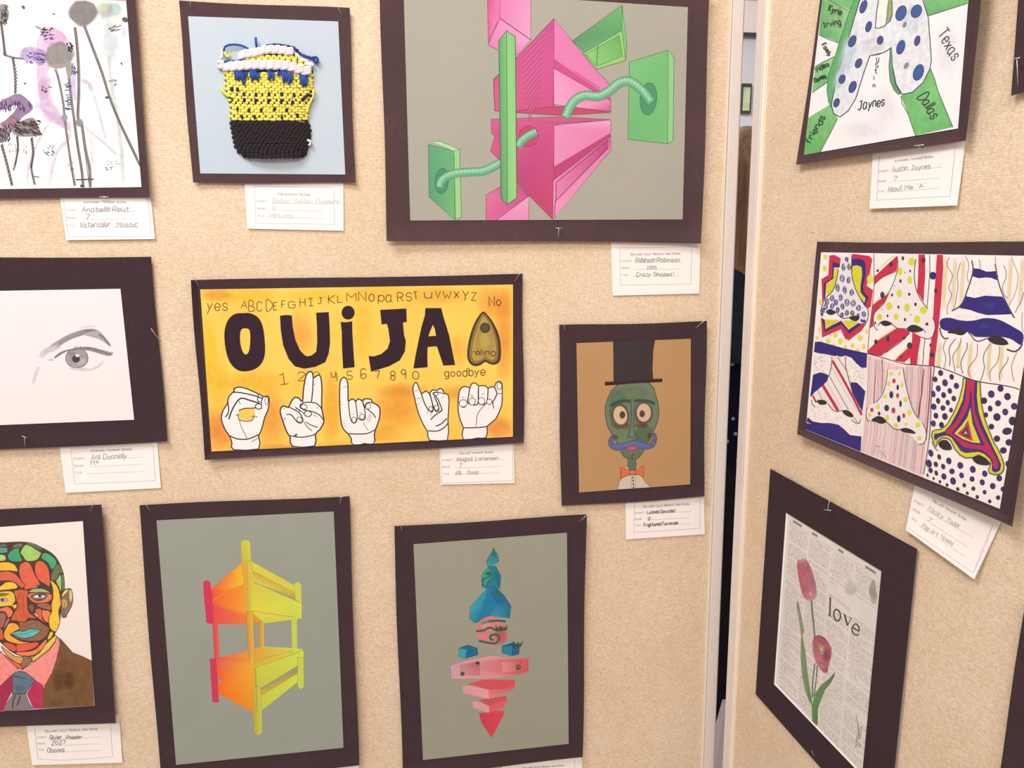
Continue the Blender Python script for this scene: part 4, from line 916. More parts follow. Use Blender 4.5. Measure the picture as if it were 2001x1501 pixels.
k.poly(P2(735, 1160, 790, 1155, 830, 1143, 870, 1146, 885, 1152), BK)
k.flush('signing_hand')
k.poly(P2(868, 303, 900, 330, 940, 385, 975, 470, 986, 560, 980, 630, 950, 656, 915, 655, 880, 640, 850, 660, 810, 668, 775, 645, 760, 595, 770, 500, 800, 400, 835, 335), '#4c3a30', 3)

k.poly(P2(868, 318, 898, 345, 930, 400, 958, 480, 968, 560, 962, 620, 940, 642, 915, 640, 880, 622, 850, 642, 812, 650, 785, 632, 775, 590, 785, 505, 812, 410, 845, 345), '#8a7440', 3)
k.poly(P2(868, 335, 895, 365, 922, 415, 945, 490, 953, 560, 948, 605, 930, 625, 910, 620, 880, 602, 850, 625, 815, 632, 798, 615, 792, 585, 800, 510, 825, 425, 852, 362), '#b59a4a', 3); k.soft(878, 500, 70, 130, '#c2a650', .9)
k.ell(880, 412, 34, 34, '#3f3633', n=20); k.ell(880, 412, 26, 26, '#5a4b42', n=18)
k.text('Ouija', 950, 568, 812, 570, 30, 4, '#4e3f2a', upv=(0, 1), jit=.4); k.line(P2(795, 575, 810, 568), 3, '#4e3f2a')
k.flush('planchette')
# ===== 6 green man in a top hat =====
KRAFT = paper_mat('kraft_paper', '#bc946a', .05, 900, bcol='#b68c60', blotch=.6)
root, sh, k = artwork(MAIN, [(1092.2, 635.7), (1380.9, 628.3), (1375.6, 971.1), (1096.7, 989.8)], [(1126.4, 670.6), (1350, 662.1), (1348.8, 946.7), (1131.6, 962.6)], 'drawing of a green-faced man with a top hat and blue moustache on brown paper', MATD[0], KRAFT, PENCIL, .002, 17, lift={'r': .004, 'b': .004})
PIG[0] = .10
k.crop(1080, 460, .40661)
k.poly(P2(318, 712, 462, 708, 495, 770, 510, 830, 505, 890, 480, 950, 440, 1030, 420, 1060, 400, 1075, 355, 1072, 330, 1045, 300, 980, 265, 920, 252, 850, 262, 790), '#687c62', 2, out='#4b4a38', ow=3)
k.soft(385, 765, 85, 45, '#7b8d68', .6); k.soft(310, 790, 45, 60, '#64866c', .6); k.soft(440, 960, 60, 50, '#5c7a58', .7); k.soft(380, 1045, 55, 30, '#76806a', .7)
k.flush('green_face')
k.soft(322, 868, 52, 68, '#6e5a48', .95, .6); k.soft(437, 858, 50, 62, '#6e5a48', .95, .6); k.soft(345, 915, 30, 18, '#8a4c3c', .7); k.soft(428, 915, 40, 14, '#7c4a3c', .6)
k.ell(325, 865, 35, 47, '#d0b59a', -10, 22, out='#5f4a38', ow=3); k.ell(438, 852, 36, 46, '#cfb295', 0, 22, out='#5f4a38', ow=3)
k.ell(335, 863, 14, 18, '#5a3c2c', n=16); k.ell(430, 858, 13, 17, '#5c3a34', n=16)
for pts in (P2(275, 822, 300, 805, 340, 795, 372, 798), P2(392, 795, 430, 795, 470, 800, 492, 812)): k.softline(pts, 9, '#45504c', .95); k.line(pts, 3, '#3d4b48', sm=3)
for pts, w_ in ((P2(374, 790, 378, 830, 376, 900, 365, 960, 360, 975), 3), (P2(395, 805, 388, 870, 390, 930, 400, 970), 2), (P2(360, 975, 368, 962), 3), (P2(385, 1072, 380, 1060, 392, 1048), 3), (P2(372, 968, 376, 972), 4), (P2(385, 970, 389, 973), 4), (P2(395, 985, 410, 975, 402, 955), 2)): k.line(pts, w_, '#3f4c3c', sm=3)
k.ell(299, 970, 14, 13, '#55504a', 30); k.ell(466, 962, 13, 12, '#4b4742')
k.poly(P2(285, 960, 272, 980, 268, 1000, 278, 1020, 300, 1032, 330, 1032, 358, 1020, 380, 1018, 410, 1022, 440, 1028, 470, 1025, 492, 1005, 500, 980, 495, 955, 483, 950, 488, 970, 480, 990, 462, 1002, 440, 1000, 415, 985, 395, 985, 370, 990, 345, 998, 315, 1003, 295, 1000, 283, 988), '#5d6298', 2, out='#4a4c78', ow=2.5)
k.soft(482, 1000, 16, 26, '#82689c', .7); k.soft(288, 985, 13, 26, '#74669e', .6); k.line(P2(300, 1012, 340, 1010, 380, 1000, 420, 1005, 460, 1012), 4, '#5c74b4', sm=3)
k.poly(P2(352, 1022, 372, 1014, 395, 1014, 408, 1022, 395, 1031, 362, 1031), '#d4566e', 2, out='#8c3a4c', ow=2); k.line(P2(356, 1022, 404, 1022), 2, '#8c3a4c')
k.flush('face_details')
k.poly(P2(362, 1072, 400, 1076, 400, 1105, 408, 1125, 382, 1132, 358, 1122, 362, 1100), '#5b7258', out='#4b4a38', ow=2)
k.poly(P2(325, 1165, 350, 1142, 362, 1152, 400, 1152, 420, 1148, 445, 1185, 472, 1212, 310, 1222), '#cfc0ae', out='#7c6a58', ow=2); k.poly(P2(342, 1125, 358, 1112, 372, 1135), '#d0bfa6'); k.poly(P2(400, 1130, 405, 1112, 420, 1122), '#d0bfa6')
k.poly(P2(325, 1115, 372, 1130, 390, 1132, 436, 1108, 437, 1160, 405, 1148, 372, 1148, 330, 1168), '#e0683a', out='#9c4a2c', ow=2.5); k.poly(P2(370, 1130, 397, 1130, 397, 1148, 370, 1150), '#e8705a', out='#8c3a2c', ow=2)
for y in (1165, 1180, 1196, 1212): k.ell(385+ (y-1165)*.08, y, 4, 5, '#5c5350')
k.line(P2(376, 1152, 378, 1220), 1.5, '#9c8c7c'); k.line(P2(396, 1152, 398, 1216), 1.5, '#9c8c7c'); k.line(P2(325, 1112, 328, 1180), 2, '#7c5a3c')
k.flush('neck_and_bow_tie')
k.poly(P2(290, 508, 492, 502, 483, 560, 480, 640, 483, 690, 292, 704, 292, 600), '#3a3136'); k.poly(P2(250, 704, 292, 702, 483, 690, 527, 688, 527, 705, 380, 712, 320, 718, 252, 722), '#392428')
k.flush('top_hat')
# ===== 7 mosaic portrait =====
q_r, q_b = (199.1, 984.9), (226.4, 1412.1)
TLm = extend(MAIN, q_r, q_r, (0, 996.5), .30); BLm = extend(MAIN, q_b, q_b, (0, 1421.7), .30)
pTR, pBR = (162, 1018.5), (185, 1379.2); pTL = extend(MAIN, pTR, pTR, (0, 1030), .225); pBL = extend(MAIN, pBR, pBR, (0, 1390.9), .225)
root, sh, k = artwork(MAIN, [TLm, q_r, q_b, BLm], [pTL, pTR, pBR, pBL], 'mosaic-style painted portrait of a man in a suit and tie, bottom left corner', MATD[0], paper_mat('cream_watercolour_paper', '#f7ebe6', .015, 300), WASH, .004, 20, lift={'r': .008, 'b': .008})
PIG[0] = .05
k.crop(0, 1040, .1)
def mir(pts, cx=-95): return [(2*cx-x, y+ (cx-x)*-.03) for x, y in pts]
k.poly(P2(-900, 900, -880, 560, -600, 270, -250, 200, 0, 200, 100, 200, 350, 185, 620, 205, 760, 270, 960, 370, 1090, 480, 1190, 650, 1250, 830, 1270, 1100, 1240, 1250, 1190, 1500, 1180, 1720, 1130, 1880, 1080, 1980, 1050, 2050, 950, 2120, 880, 2280, 700, 2420, 450, 2440, 200, 2330, 0, 2150, -300, 1950, -500, 1700, -800, 1300), '#54403c', 2)
k.flush('head_outline')
def pc(col, *a, sm=2): k.poly(P2(*a), col, sm, out='#4b3836', ow=9)
k.poly(P2(620, 205, 700, 250, 830, 340, 750, 335, 600, 260, 520, 215), '#6f7a62', 2); k.poly(P2(250, 280, 300, 235, 430, 225, 420, 290, 260, 300), '#6f7b62', 2); k.poly(P2(1060, 680, 1140, 630, 1200, 700, 1230, 790, 1160, 790, 1120, 880, 1060, 950, 1010, 930, 1000, 860, 1040, 750), '#6c7c50', 2)
k.poly(P2(0, 250, 100, 230, 150, 280, 0, 290, -300, 290, -300, 250), '#5f7a63'); k.poly(P2(1200, 810, 1250, 850, 1265, 1100, 1210, 1150, 1210, 1000), '#6f7a66')
pc('#a5d36b', 480, 255, 560, 250, 660, 310, 800, 400, 805, 430, 740, 530, 660, 565, 540, 570, 480, 530, 440, 460, 395, 395); pc('#44a873', 280, 320, 380, 320, 370, 380, 430, 520, 420, 570, 330, 580, 200, 560, 145, 480, 180, 400)
pc('#58a586', -100, 310, 120, 300, 150, 350, 130, 400, -100, 415); pc('#b4d577', -30, 450, 60, 440, 110, 480, 105, 555, -30, 560); pc('#49b07b', 870, 405, 950, 420, 1060, 500, 1110, 580, 1080, 670, 1010, 730, 960, 640, 900, 570, 800, 510, 830, 430)
pc('#9dcf80', 1170, 820, 1200, 900, 1200, 1100, 1180, 1170, 1150, 1080, 1090, 960, 1130, 900)
pc('#8fc46a', -420, 330, -200, 300, -130, 420, -250, 520, -430, 480); pc('#44a873', -700, 520, -500, 380, -440, 520, -600, 700, -740, 700)
k.flush('hair_tiles')
pc('#e86a4d', 480, 580, 560, 590, 620, 680, 690, 850, 760, 960, 780, 1040, 720, 1040, 740, 1090, 560, 1110, 480, 1120, 420, 980, 370, 780, 390, 640); pc('#ea6747', 760, 555, 860, 590, 940, 700, 975, 870, 970, 1060, 900, 1030, 740, 920, 680, 760, 690, 620)
pc('#f7bd2b', -200, 600, 0, 590, 150, 585, 270, 620, 330, 700, 340, 770, 200, 755, 0, 760, -200, 780); pc('#e0694a', -300, 800, 0, 780, 130, 760, 280, 800, 380, 900, 430, 980, 490, 1020, 430, 1100, 330, 1010, 220, 960, 0, 950, -300, 960); pc('#f8c92e', -300, 1090, 0, 1060, 100, 980, 250, 975, 330, 1030, 340, 1090, 250, 1115, 0, 1140, -250, 1150)
pc('#d9623f', 280, 1140, 500, 1120, 560, 1180, 530, 1280, 540, 1400, 560, 1560, 690, 1660, 680, 1700, 560, 1680, 480, 1760, 290, 1740, 220, 1730, 230, 1650, 320, 1500, 340, 1400, 300, 1250)
pc('#9dc07a', 560, 1160, 640, 1110, 800, 1100, 900, 1130, 990, 1190, 850, 1180, 600, 1180); pc('#ee7a52', 530, 1240, 600, 1190, 850, 1190, 1010, 1220, 1010, 1310, 930, 1370, 760, 1390, 640, 1370, 560, 1290)
k.poly(P2(580, 1250, 700, 1200, 880, 1200, 940, 1240, 880, 1310, 760, 1350, 640, 1310), '#8a5a4c', 2); k.poly(P2(640, 1275, 700, 1230, 820, 1225, 890, 1250, 850, 1285, 700, 1285), '#f2e3ea', 1); k.ell(785, 1250, 40, 34, '#8a7f86'); k.ell(775, 1243, 20, 20, '#2a1d25'); k.line(P2(640, 1270, 700, 1222, 820, 1215, 895, 1248), 12, '#5c3a38', sm=3); k.line(P2(660, 1320, 760, 1350, 880, 1310), 7, '#6a403a', sm=3)
pc('#a5694f', 700, 1420, 850, 1380, 980, 1420, 1000, 1530, 930, 1520, 800, 1480); pc('#f98651', 800, 1540, 860, 1520, 990, 1560, 950, 1700, 950, 1770, 880, 1740, 830, 1650); pc('#dd6a48', 690, 1510, 790, 1490, 820, 1560, 830, 1700, 930, 1790, 760, 1700, 690, 1600); k.poly(P2(660, 1590, 700, 1590, 750, 1640, 720, 1660), '#f2b558')
k.poly(P2(570, 1430, 660, 1440, 650, 1530, 620, 1560, 580, 1500), '#8c5f4e', 2)
pc('#fac82f', 980, 960, 1010, 950, 1100, 1030, 1150, 1130, 1190, 1350, 1190, 1420, 1150, 1520, 1150, 1600, 1170, 1720, 1150, 1830, 1085, 1950, 1010, 1910, 965, 1840, 955, 1680, 1010, 1550, 1000, 1420, 1040, 1260, 1020, 1060)
pc('#ecc63c', -300, 1180, 0, 1160, 180, 1150, 260, 1180, 290, 1250, 300, 1350, 240, 1430, 330, 1400, 320, 1480, 270, 1500, 220, 1440, 0, 1460, -300, 1440); k.poly(P2(-200, 1200, 0, 1190, 190, 1200, 120, 1240, 0, 1260, -200, 1250), '#7d7f40', 2); k.poly(P2(-120, 1330, 0, 1310, 100, 1295, 160, 1335, 80, 1360, 0, 1365, -100, 1370), '#cdb0d2', 2, out='#5c4a4a', ow=6); k.ell(45, 1325, 32, 26, '#4a2f50')
pc('#f27a50', -200, 1490, 0, 1490, 150, 1450, 250, 1540, 230, 1640, 150, 1670, 110, 1570, 0, 1550, -200, 1550); pc('#a86a5a', -150, 1590, 0, 1570, 100, 1580, 120, 1680, 60, 1850, 0, 1870, -150, 1800); pc('#b87260', 130, 1700, 200, 1680, 170, 1760, 120, 1840, 60, 1900)
pc('#99664f', 370, 1760, 480, 1760, 620, 1710, 780, 1740, 850, 1800, 960, 1870, 950, 1960, 880, 2060, 780, 2120, 600, 2130, 430, 2110, 260, 2030, 380, 1900); k.soft(650, 1830, 150, 50, '#a98266', .7); k.soft(450, 2070, 150, 30, '#a2687a', .7)
pc('#fba92d', 180, 1780, 300, 1780, 360, 1830, 370, 1900, 200, 1990, 260, 2050, 380, 2120, 500, 2150, 600, 2140, 520, 2180, 400, 2200, 200, 2150, 100, 2090, 70, 1990, 120, 1870)
pc('#62c3bb', 200, 1990, 320, 1940, 400, 1930, 470, 1940, 570, 1890, 640, 1900, 800, 1910, 740, 1970, 640, 2040, 500, 2075, 400, 2060, 300, 2020); k.line(P2(240, 1995, 400, 1995, 500, 1990, 620, 1950, 790, 1915), 8, '#3a7a7c', sm=4)
pc('#e7603f', 320, 2200, 500, 2180, 700, 2150, 760, 2180, 700, 2250, 560, 2310, 330, 2340, 320, 2260); pc('#dd5c42', 60, 2150, 200, 2170, 310, 2230, 310, 2330, 230, 2330, 100, 2230); pc('#f9814b', 300, 2350, 560, 2330, 720, 2270, 880, 2100, 920, 2140, 800, 2310, 650, 2410, 420, 2420); pc('#ecc738', 980, 1950, 1030, 1940, 1040, 2000, 980, 2090, 920, 2090, 950, 2010)
pc('#d9603f', -350, 1950, 0, 1870, 60, 1980, 70, 2100, 0, 2100, -200, 2080)
k.poly(P2(360, 1180, 380, 1250, 350, 1330, 380, 1420, 360, 1520), '#b94f35', 2); k.line(P2(440, 1180, 455, 1330, 450, 1480, 470, 1600), 9, '#b04a36', sm=3); k.line(P2(260, 1740, 330, 1740), 26, '#5a3430'); k.line(P2(560, 1700, 640, 1690), 24, '#5a3430'); k.line(P2(480, 1080, 470, 1160), 9, '#54383a')
k.flush('face_tiles')
k.poly(P2(1120, 2040, 1200, 2100, 1420, 2350, 1600, 2420, 1820, 2510, 1843, 3390, 1000, 3440, 780, 3450, 640, 3455, 830, 3100, 870, 3010, 1010, 2740, 1110, 2450, 1170, 2220), '#7c5638')
for e in ((1300, 2650, 200, 200, '#8a6236', .6), (1500, 3000, 220, 260, '#8c6640', .6), (1150, 2900, 150, 250, '#6f4a3c', .5), (1600, 3330, 180, 80, '#8f7030', .6), (1100, 3350, 150, 70, '#7a6030', .6), (1600, 2750, 150, 200, '#93683a', .6), (1350, 2900, 120, 200, '#6c4634', .6)): k.soft(*e)
k.poly(P2(-900, 2600, -300, 2350, 0, 2330, 20, 2330, 0, 3010, 0, 3500, -900, 3540), '#7c5638')
k.flush('brown_jacket')
pc('#e0a556', 20, 2230, 120, 2300, 300, 2430, 460, 2450, 400, 2580, 200, 2470, 80, 2340); pc('#e8663f', 80, 2390, 200, 2490, 400, 2590, 440, 2680, 330, 2650, 160, 2500); pc('#9c7058', 460, 2460, 620, 2450, 620, 2540, 450, 2670, 410, 2590, sm=0); pc('#e9cd50', 1080, 2010, 1110, 2040, 1080, 2130, 960, 2290, 640, 2540, 620, 2460, 780, 2350, 900, 2180, sm=0)
k.poly(P2(-100, 3050, 0, 3010, 240, 2790, 250, 3100, 100, 3380, 80, 3503, -100, 3512), '#ad2f52'); k.poly(P2(690, 2890, 850, 3010, 850, 3150, 800, 3440, 650, 3453, 520, 3160), '#c22f5a')
k.poly(P2(1110, 2050, 1150, 2080, 1170, 2200, 1100, 2500, 1020, 2740, 870, 3010, 700, 2900, 500, 2760, 400, 2710, 640, 2560, 960, 2310, 1080, 2150), '#fd9490', out='#8c4a48', ow=7); k.poly(P2(20, 2330, 120, 2460, 360, 2680, 240, 2780, 0, 3010, -60, 3020, -60, 2500), '#fc8f8c', out='#8c4a48', ow=7)
k.poly(P2(250, 3170, 500, 3160, 570, 3340, 640, 3453, 90, 3500, 110, 3370), '#8d7d82', out='#4a444c', ow=7); k.poly(P2(240, 2790, 370, 2710, 500, 2740, 690, 2890, 500, 3150, 240, 3160, 250, 3000), '#64798a', out='#3f4650', ow=8)
k.softline(P2(300, 3180, 260, 3300, 240, 3460), 22, '#5f545c', .9); k.softline(P2(400, 3180, 370, 3290, 330, 3400), 26, '#6a5a62', .9); k.softline(P2(250, 2810, 380, 2830, 520, 2870), 14, '#46565e', .8); k.soft(380, 3050, 100, 80, '#6c7f94', .6)
k.flush('shirt_and_tie')
k.poly(P2(1200, 1240, 1250, 1140, 1330, 1100, 1395, 1125, 1425, 1280, 1395, 1450, 1310, 1600, 1290, 1660, 1210, 1660, 1190, 1500), '#8c6a62', 2, out='#4a3a3c', ow=9); k.poly(P2(1210, 1230, 1260, 1150, 1340, 1110, 1300, 1180, 1210, 1260), '#e0e05a'); k.poly(P2(1350, 1150, 1400, 1150, 1415, 1290, 1370, 1370), '#d8cf7a', 2); k.poly(P2(1210, 1330, 1280, 1320, 1320, 1400, 1280, 1480, 1230, 1480), '#cda445', 2); k.line(P2(1250, 1370, 1260, 1450, 1230, 1520), 8, '#6a4c38', sm=3); k.line(P2(1330, 1480, 1280, 1580), 10, '#b9a25c')
k.flush('ear_tiles')
# ===== 8 bunk bed =====
root, sh, k = artwork(MAIN, [(271.5, 987.4), (682.1, 969.4), (701.3, 1495.3), (315, 1534)], [(305.8, 1017), (652.2, 999.7), (671.3, 1461.5), (344, 1495)], 'pastel drawing of a red, orange and yellow bunk bed on grey-green paper', MATD[0], GREYP2, PENCIL, .003, 23, lift={'r': .008, 'b': .004})
PIG[0] = .0
k.crop(260, 960, .3605)
r_, o_, y_, l_ = '#e2405c', '#fb8a24', '#e6d648', '#d2e258'; ob = '#a8833c'
k.poly(P2(425, 530, 520, 450, 595, 383, 625, 385, 630, 500, 520, 540, 430, 590), ['#ee5a3e', o_, '#f0a03c', y_, y_, o_, '#ec5440']); k.poly(P2(400, 610, 440, 590, 540, 530, 630, 490, 655, 660, 695, 712, 560, 722, 410, 720), ['#e23e58', '#f2682e', '#fb8420', '#f4a030', '#f2b23c', '#f09038', '#f8761e', '#e8484e'])
k.poly(P2(640, 378, 880, 512, 880, 560, 650, 440), '#d6d455', out=ob, ow=1.5); k.poly(P2(650, 430, 885, 552, 878, 580, 652, 492), ['#cfa64a', '#cdb94e', '#c2a04a', '#d9d060']); k.poly(P2(632, 492, 680, 505, 916, 608, 916, 692, 710, 718, 640, 655), ['#d4cd52', l_, l_, '#ccd65e', '#cfd25a', y_], out='#9aa04a', ow=2); k.line(P2(645, 650, 870, 682), 2, '#9aa04a')
k.poly(P2(585, 380, 640, 375, 655, 500, 640, 650, 610, 655, 600, 500), ['#d9a54a', '#d5c94f', '#d8cf52', '#d6c84e', '#dca148', '#e0a046']); k.line(P2(618, 385, 625, 640), 1.8, '#a99a48'); k.poly(P2(583, 270, 608, 262, 634, 270, 640, 375, 612, 383, 587, 378), ['#c6c34c', '#cfd050', '#d5d556', '#d0d052', '#c9c24e', '#c4b84a'], out='#a8a848', ow=1.5)
k.poly(P2(380, 492, 400, 482, 418, 492, 428, 560, 440, 720, 398, 715, 383, 560), '#d33c5c'); k.poly(P2(872, 500, 893, 490, 912, 500, 915, 608, 880, 590), '#cbd75a', out='#9aa04a', ow=1.5)
k.poly(P2(430, 720, 462, 722, 468, 905, 440, 905), ['#dc4460', '#e66a50', '#e66a50', '#dc4460']); k.poly(P2(680, 708, 708, 712, 710, 842, 685, 862), ['#d2843e', '#e0bb50', '#dcc450', '#d08a3e']); k.poly(P2(858, 690, 888, 688, 890, 855, 862, 850), '#c9d75a')
k.poly(P2(470, 902, 630, 860, 710, 842, 860, 850, 920, 857, 925, 870, 660, 960, 640, 930), ['#e86848', '#e89a44', '#cfca4e', l_, l_, l_, '#d2cc50', '#e0a044'])
k.poly(P2(612, 655, 650, 652, 658, 850, 655, 935, 632, 935, 625, 850), ['#d8943e', '#d6c24c', '#d9c04c', y_, '#e0a044', '#e39040'], out='#a8803c', ow=1.5)
k.poly(P2(415, 910, 470, 902, 620, 915, 660, 940, 670, 1195, 640, 1195, 470, 1100, 440, 1020), [r_, '#f0602e', '#fb8a20', '#ecb43c', '#d8b840', '#f09430', '#f87420', '#ee5a3a']); 
k.poly(P2(465, 1020, 490, 1030, 462, 1045), '#989c93'); k.poly(P2(415, 908, 450, 905, 466, 1140, 450, 1147, 430, 1143), '#cf3f60')
k.poly(P2(660, 958, 925, 862, 928, 925, 690, 1070, 665, 1062), ['#cfd050', l_, l_, '#cdd456', '#cdc84c'], out='#9aa04a', ow=2); k.poly(P2(690, 1080, 885, 972, 900, 1000, 692, 1125), ['#c8ae48', '#a89a50', '#c0ac4a', '#cdb64c']); k.poly(P2(690, 1110, 895, 985, 925, 1010, 692, 1195), ['#cfd052', l_, l_, '#cbd052'], out='#9aa04a', ow=1.5)
k.poly(P2(650, 1060, 690, 1060, 698, 1200, 700, 1310, 680, 1326, 655, 1312, 650, 1200), ['#cdb848', '#d2cd50', '#d0d054', '#cdd056', '#c8cc52', '#b8b048', '#c2a844'], out='#a8a848', ow=1.5); k.poly(P2(892, 900, 925, 900, 928, 1060, 910, 1076, 892, 1062), '#c9d75a', out='#9aa04a', ow=1.5)
k.line(P2(665, 960, 672, 1200), 2, '#9c8c44'); k.line(P2(700, 905, 870, 868), 1.5, '#a8a848')
k.flush('bunk_bed_drawing')
# ===== 9 spire of floating shapes =====
root, sh, k = artwork(MAIN, [(769.8, 1028.8), (1146, 1006), (1138.2, 1480.4), (787, 1519)], [(807.9, 1063.6), (1107.9, 1041.1), (1111.3, 1453.8), (826.6, 1485.5)], 'pencil drawing of a blue spire, pink ball and red chevrons on grey-green paper', MATD[0], paper_mat('olive_grey_paper', '#a09f90', .05, 900, bcol='#9a9a8c', blotch=.5), PENCIL, .003, 26, lift={'r': .006, 'b': .005})
PIG[0] = .04
k.crop(750, 990, .34053)
k.poly(P2(600, 465, 640, 460, 690, 510, 730, 570, 722, 640, 640, 630, 520, 668, 492, 640, 495, 580, 545, 520), '#1f7fa8', out='#1c5a80', ow=2); k.poly(P2(600, 465, 545, 520, 495, 580, 492, 640, 520, 668, 560, 590), ['#2a97ac', '#2f9fb4', '#38a8ba', '#2f93ac', '#2a86aa', '#2a8cb4']); k.poly(P2(640, 462, 690, 510, 730, 570, 650, 560, 610, 500), '#1c6f9c'); k.poly(P2(730, 570, 722, 640, 640, 630, 600, 640, 650, 560), ['#256c9c', '#2a70a0', '#3593b4', '#2f8db4', '#2a7fae'])
k.poly(P2(600, 345, 640, 340, 655, 365, 672, 400, 665, 470, 620, 460, 580, 470, 560, 430, 565, 385), '#277f96', out='#1c5a70', ow=2); k.poly(P2(565, 385, 600, 345, 615, 400, 590, 460, 562, 430), '#3c9a86'); k.poly(P2(640, 370, 672, 400, 665, 470, 640, 420), '#226f96')
k.poly(P2(612, 272, 655, 285, 660, 315, 600, 345, 588, 315), ['#2f8f98', '#2a7fa0', '#2f93b0', '#37a0a8', '#2f8f98'], out='#1c5a70', ow=2); k.poly(P2(628, 238, 650, 275, 640, 292, 612, 275), '#2c7472')
k.line(P2(565, 465, 570, 420, 610, 400, 650, 370), 5, '#2a6a50', sm=3); k.line(P2(590, 470, 600, 430, 655, 400), 4, '#2a6a50', sm=3); k.spiral(652, 490, 18, 18, 5, '#2f7050', 1.5); k.line(P2(628, 236, 640, 262, 652, 275), 5, '#3a6a4c', sm=2); k.ell(600, 385, 14, 10, '#2b6258')
k.flush('blue_spire')
k.ell(617, 716, 90, 86, '#dd7f85', n=30); k.soft(590, 690, 60, 50, '#ec9da0', .8); k.soft(670, 740, 40, 60, '#d95f6c', .7)
for pts, w_ in ((P2(560, 672, 600, 660, 650, 655, 700, 660), 13), (P2(530, 715, 570, 712, 610, 695, 650, 712, 705, 700), 13), (P2(545, 770, 590, 780, 640, 785, 662, 760, 650, 735, 615, 740, 612, 760, 632, 765), 14)): k.line(pts, w_, '#2f7052', sm=5)
for i in range(9): k.line([(645+i*7, 712), (640+i*8+rr.uniform(-4, 4), 690+rr.uniform(-8, 6))], 5, '#2b5a48')
k.line(P2(560, 672, 600, 660), 6, '#5aa07c'); k.flush('pink_ball')
k.poly(P2(430, 815, 480, 795, 535, 812, 540, 850, 465, 872, 432, 860), '#1f6c94', out='#1c4a70', ow=2); k.poly(P2(430, 815, 475, 820, 468, 872, 432, 860), '#3aa0b8'); k.flush('blue_cube'); k.poly(P2(680, 800, 730, 785, 778, 802, 775, 845, 735, 857, 680, 840), '#1f6490', out='#1c4a70', ow=2); k.poly(P2(682, 802, 735, 800, 735, 856, 682, 840), '#2a83a8')
for i in range(12): k.line([(740+i*4, 805), (738+i*5+rr.uniform(-6, 6), 782+rr.uniform(-8, 8))], 4, '#2b5240')
k.flush('blue_cube')
k.poly(P2(385, 912, 460, 890, 540, 872, 620, 858, 700, 866, 830, 872, 830, 945, 780, 962, 700, 975, 600, 988, 500, 988, 390, 988), ['#d2a0ae', '#e3a2a8', '#e8a09e', '#e8a6a4', '#e59a94', '#dd5560', '#dd4f58', '#dd5a62', '#e48a8c', '#e6a8a8', '#e0a3aa', '#d8a4b0'])
k.poly(P2(435, 905, 550, 890, 552, 970, 440, 972), ['#c78a94', '#b85a6c', '#cf7a86', '#c98f9c']); k.poly(P2(672, 890, 790, 885, 785, 945, 675, 958), ['#e29490', '#cf5060', '#e0606c', '#e28f90'], out='#9c5a5c', ow=1.5); k.ell(538, 898, 12, 10, '#2f5040'); k.ell(451, 960, 12, 12, '#54504c'); k.spiral(770, 920, 16, 16, 6, '#2f6048', 1.4)
k.poly(P2(480, 1020, 560, 995, 600, 992, 755, 995, 750, 1025, 700, 1045, 600, 1050), ['#d05868', '#dd4f60', '#d84a5c', '#e04c58', '#e04c58', '#d8505c', '#c84a5a']); k.poly(P2(450, 1028, 500, 1028, 600, 1050, 605, 1106, 455, 1070), ['#dc9ba6', '#e0989e', '#e8a09f', '#e8a3a6', '#e09aa8']); k.poly(P2(600, 1050, 700, 1045, 755, 1022, 745, 1045, 605, 1106), ['#dd7078', '#e06a70', '#dd5560', '#dd5864', '#e88c8f'])
k.poly(P2(540, 1110, 620, 1100, 700, 1086, 708, 1110, 690, 1150, 605, 1145), ['#bb5a64', '#c84f5a', '#e0505c', '#e0505c', '#e06a70', '#cc5560']); k.poly(P2(508, 1120, 545, 1120, 603, 1145, 607, 1188, 512, 1152), '#dfa0a2'); k.poly(P2(605, 1145, 700, 1112, 690, 1152, 607, 1188), '#df6268')
k.poly(P2(545, 1185, 600, 1182, 640, 1172, 692, 1168, 690, 1190, 640, 1290, 617, 1326, 560, 1240), ['#cc3f58', '#d84058', '#dd4a5a', '#e0606c', '#dd4a58', '#de4258', '#de4258', '#cf3c58'])
k.flush('red_chevrons')
# ===== 10 big blue-spotted letter (top right) =====
q_l, q_r2 = (1556.1, 321.8), (1887.9, 274)
TLm = extend(SIDE, q_l, q_l, (1603, 0), .31); TRm = extend(SIDE, q_r2, q_r2, (1916.6, 0), .31)
pBL, pBR = (1570.8, 302.7), (1872, 251); pTL = extend(SIDE, pBL, pBL, (1606.8, 0), .28); pTR = extend(SIDE, pBR, pBR, (1892.3, 0), .28)
root, sh, k = artwork(SIDE, [TLm, TRm, q_r2, q_l], [pTL, pTR, pBR, pBL], 'green and white drawing of a big letter A with blue spots, top right', MATD[2], paper_mat('white_marker_paper', '#f7f2f4', .015, 300, bcol='#f0f2f8', blotch=.5), WASH, .003, 31, pname='drawing_sheet', lift={'r': .016, 'b': .004})
PIG[0] = .18
k.crop(1540, 0, .29307)
GC = '#66bd6e'; gO = '#3f5a48'
k.soft(500, 870, 190, 90, '#e4e8f1', .4, .1); k.soft(1060, 330, 90, 220, '#e4e8f1', .5, .1); k.soft(640, 720, 120, 160, '#e9ebf1', .4, .1)
k.poly(P2(228, 0, 268, 0, 415, 78, 340, 285, 205, 232), ['#5cb766', '#8ccb70', '#8fcf80', GC, '#4fa85c']); k.soft(310, 130, 60, 60, '#93d48c', .6)
k.poly(P2(205, 232, 335, 290, 305, 380, 180, 445), '#f3eef2'); k.poly(P2(180, 445, 308, 378, 262, 550, 160, 618), ['#7cc87c', '#8ccf84', GC, '#6fc070']); k.poly(P2(135, 785, 290, 690, 330, 790, 215, 1015, 104, 1032), ['#6cc268', '#79c877', '#74c46c', '#57b44f', '#4db552'])
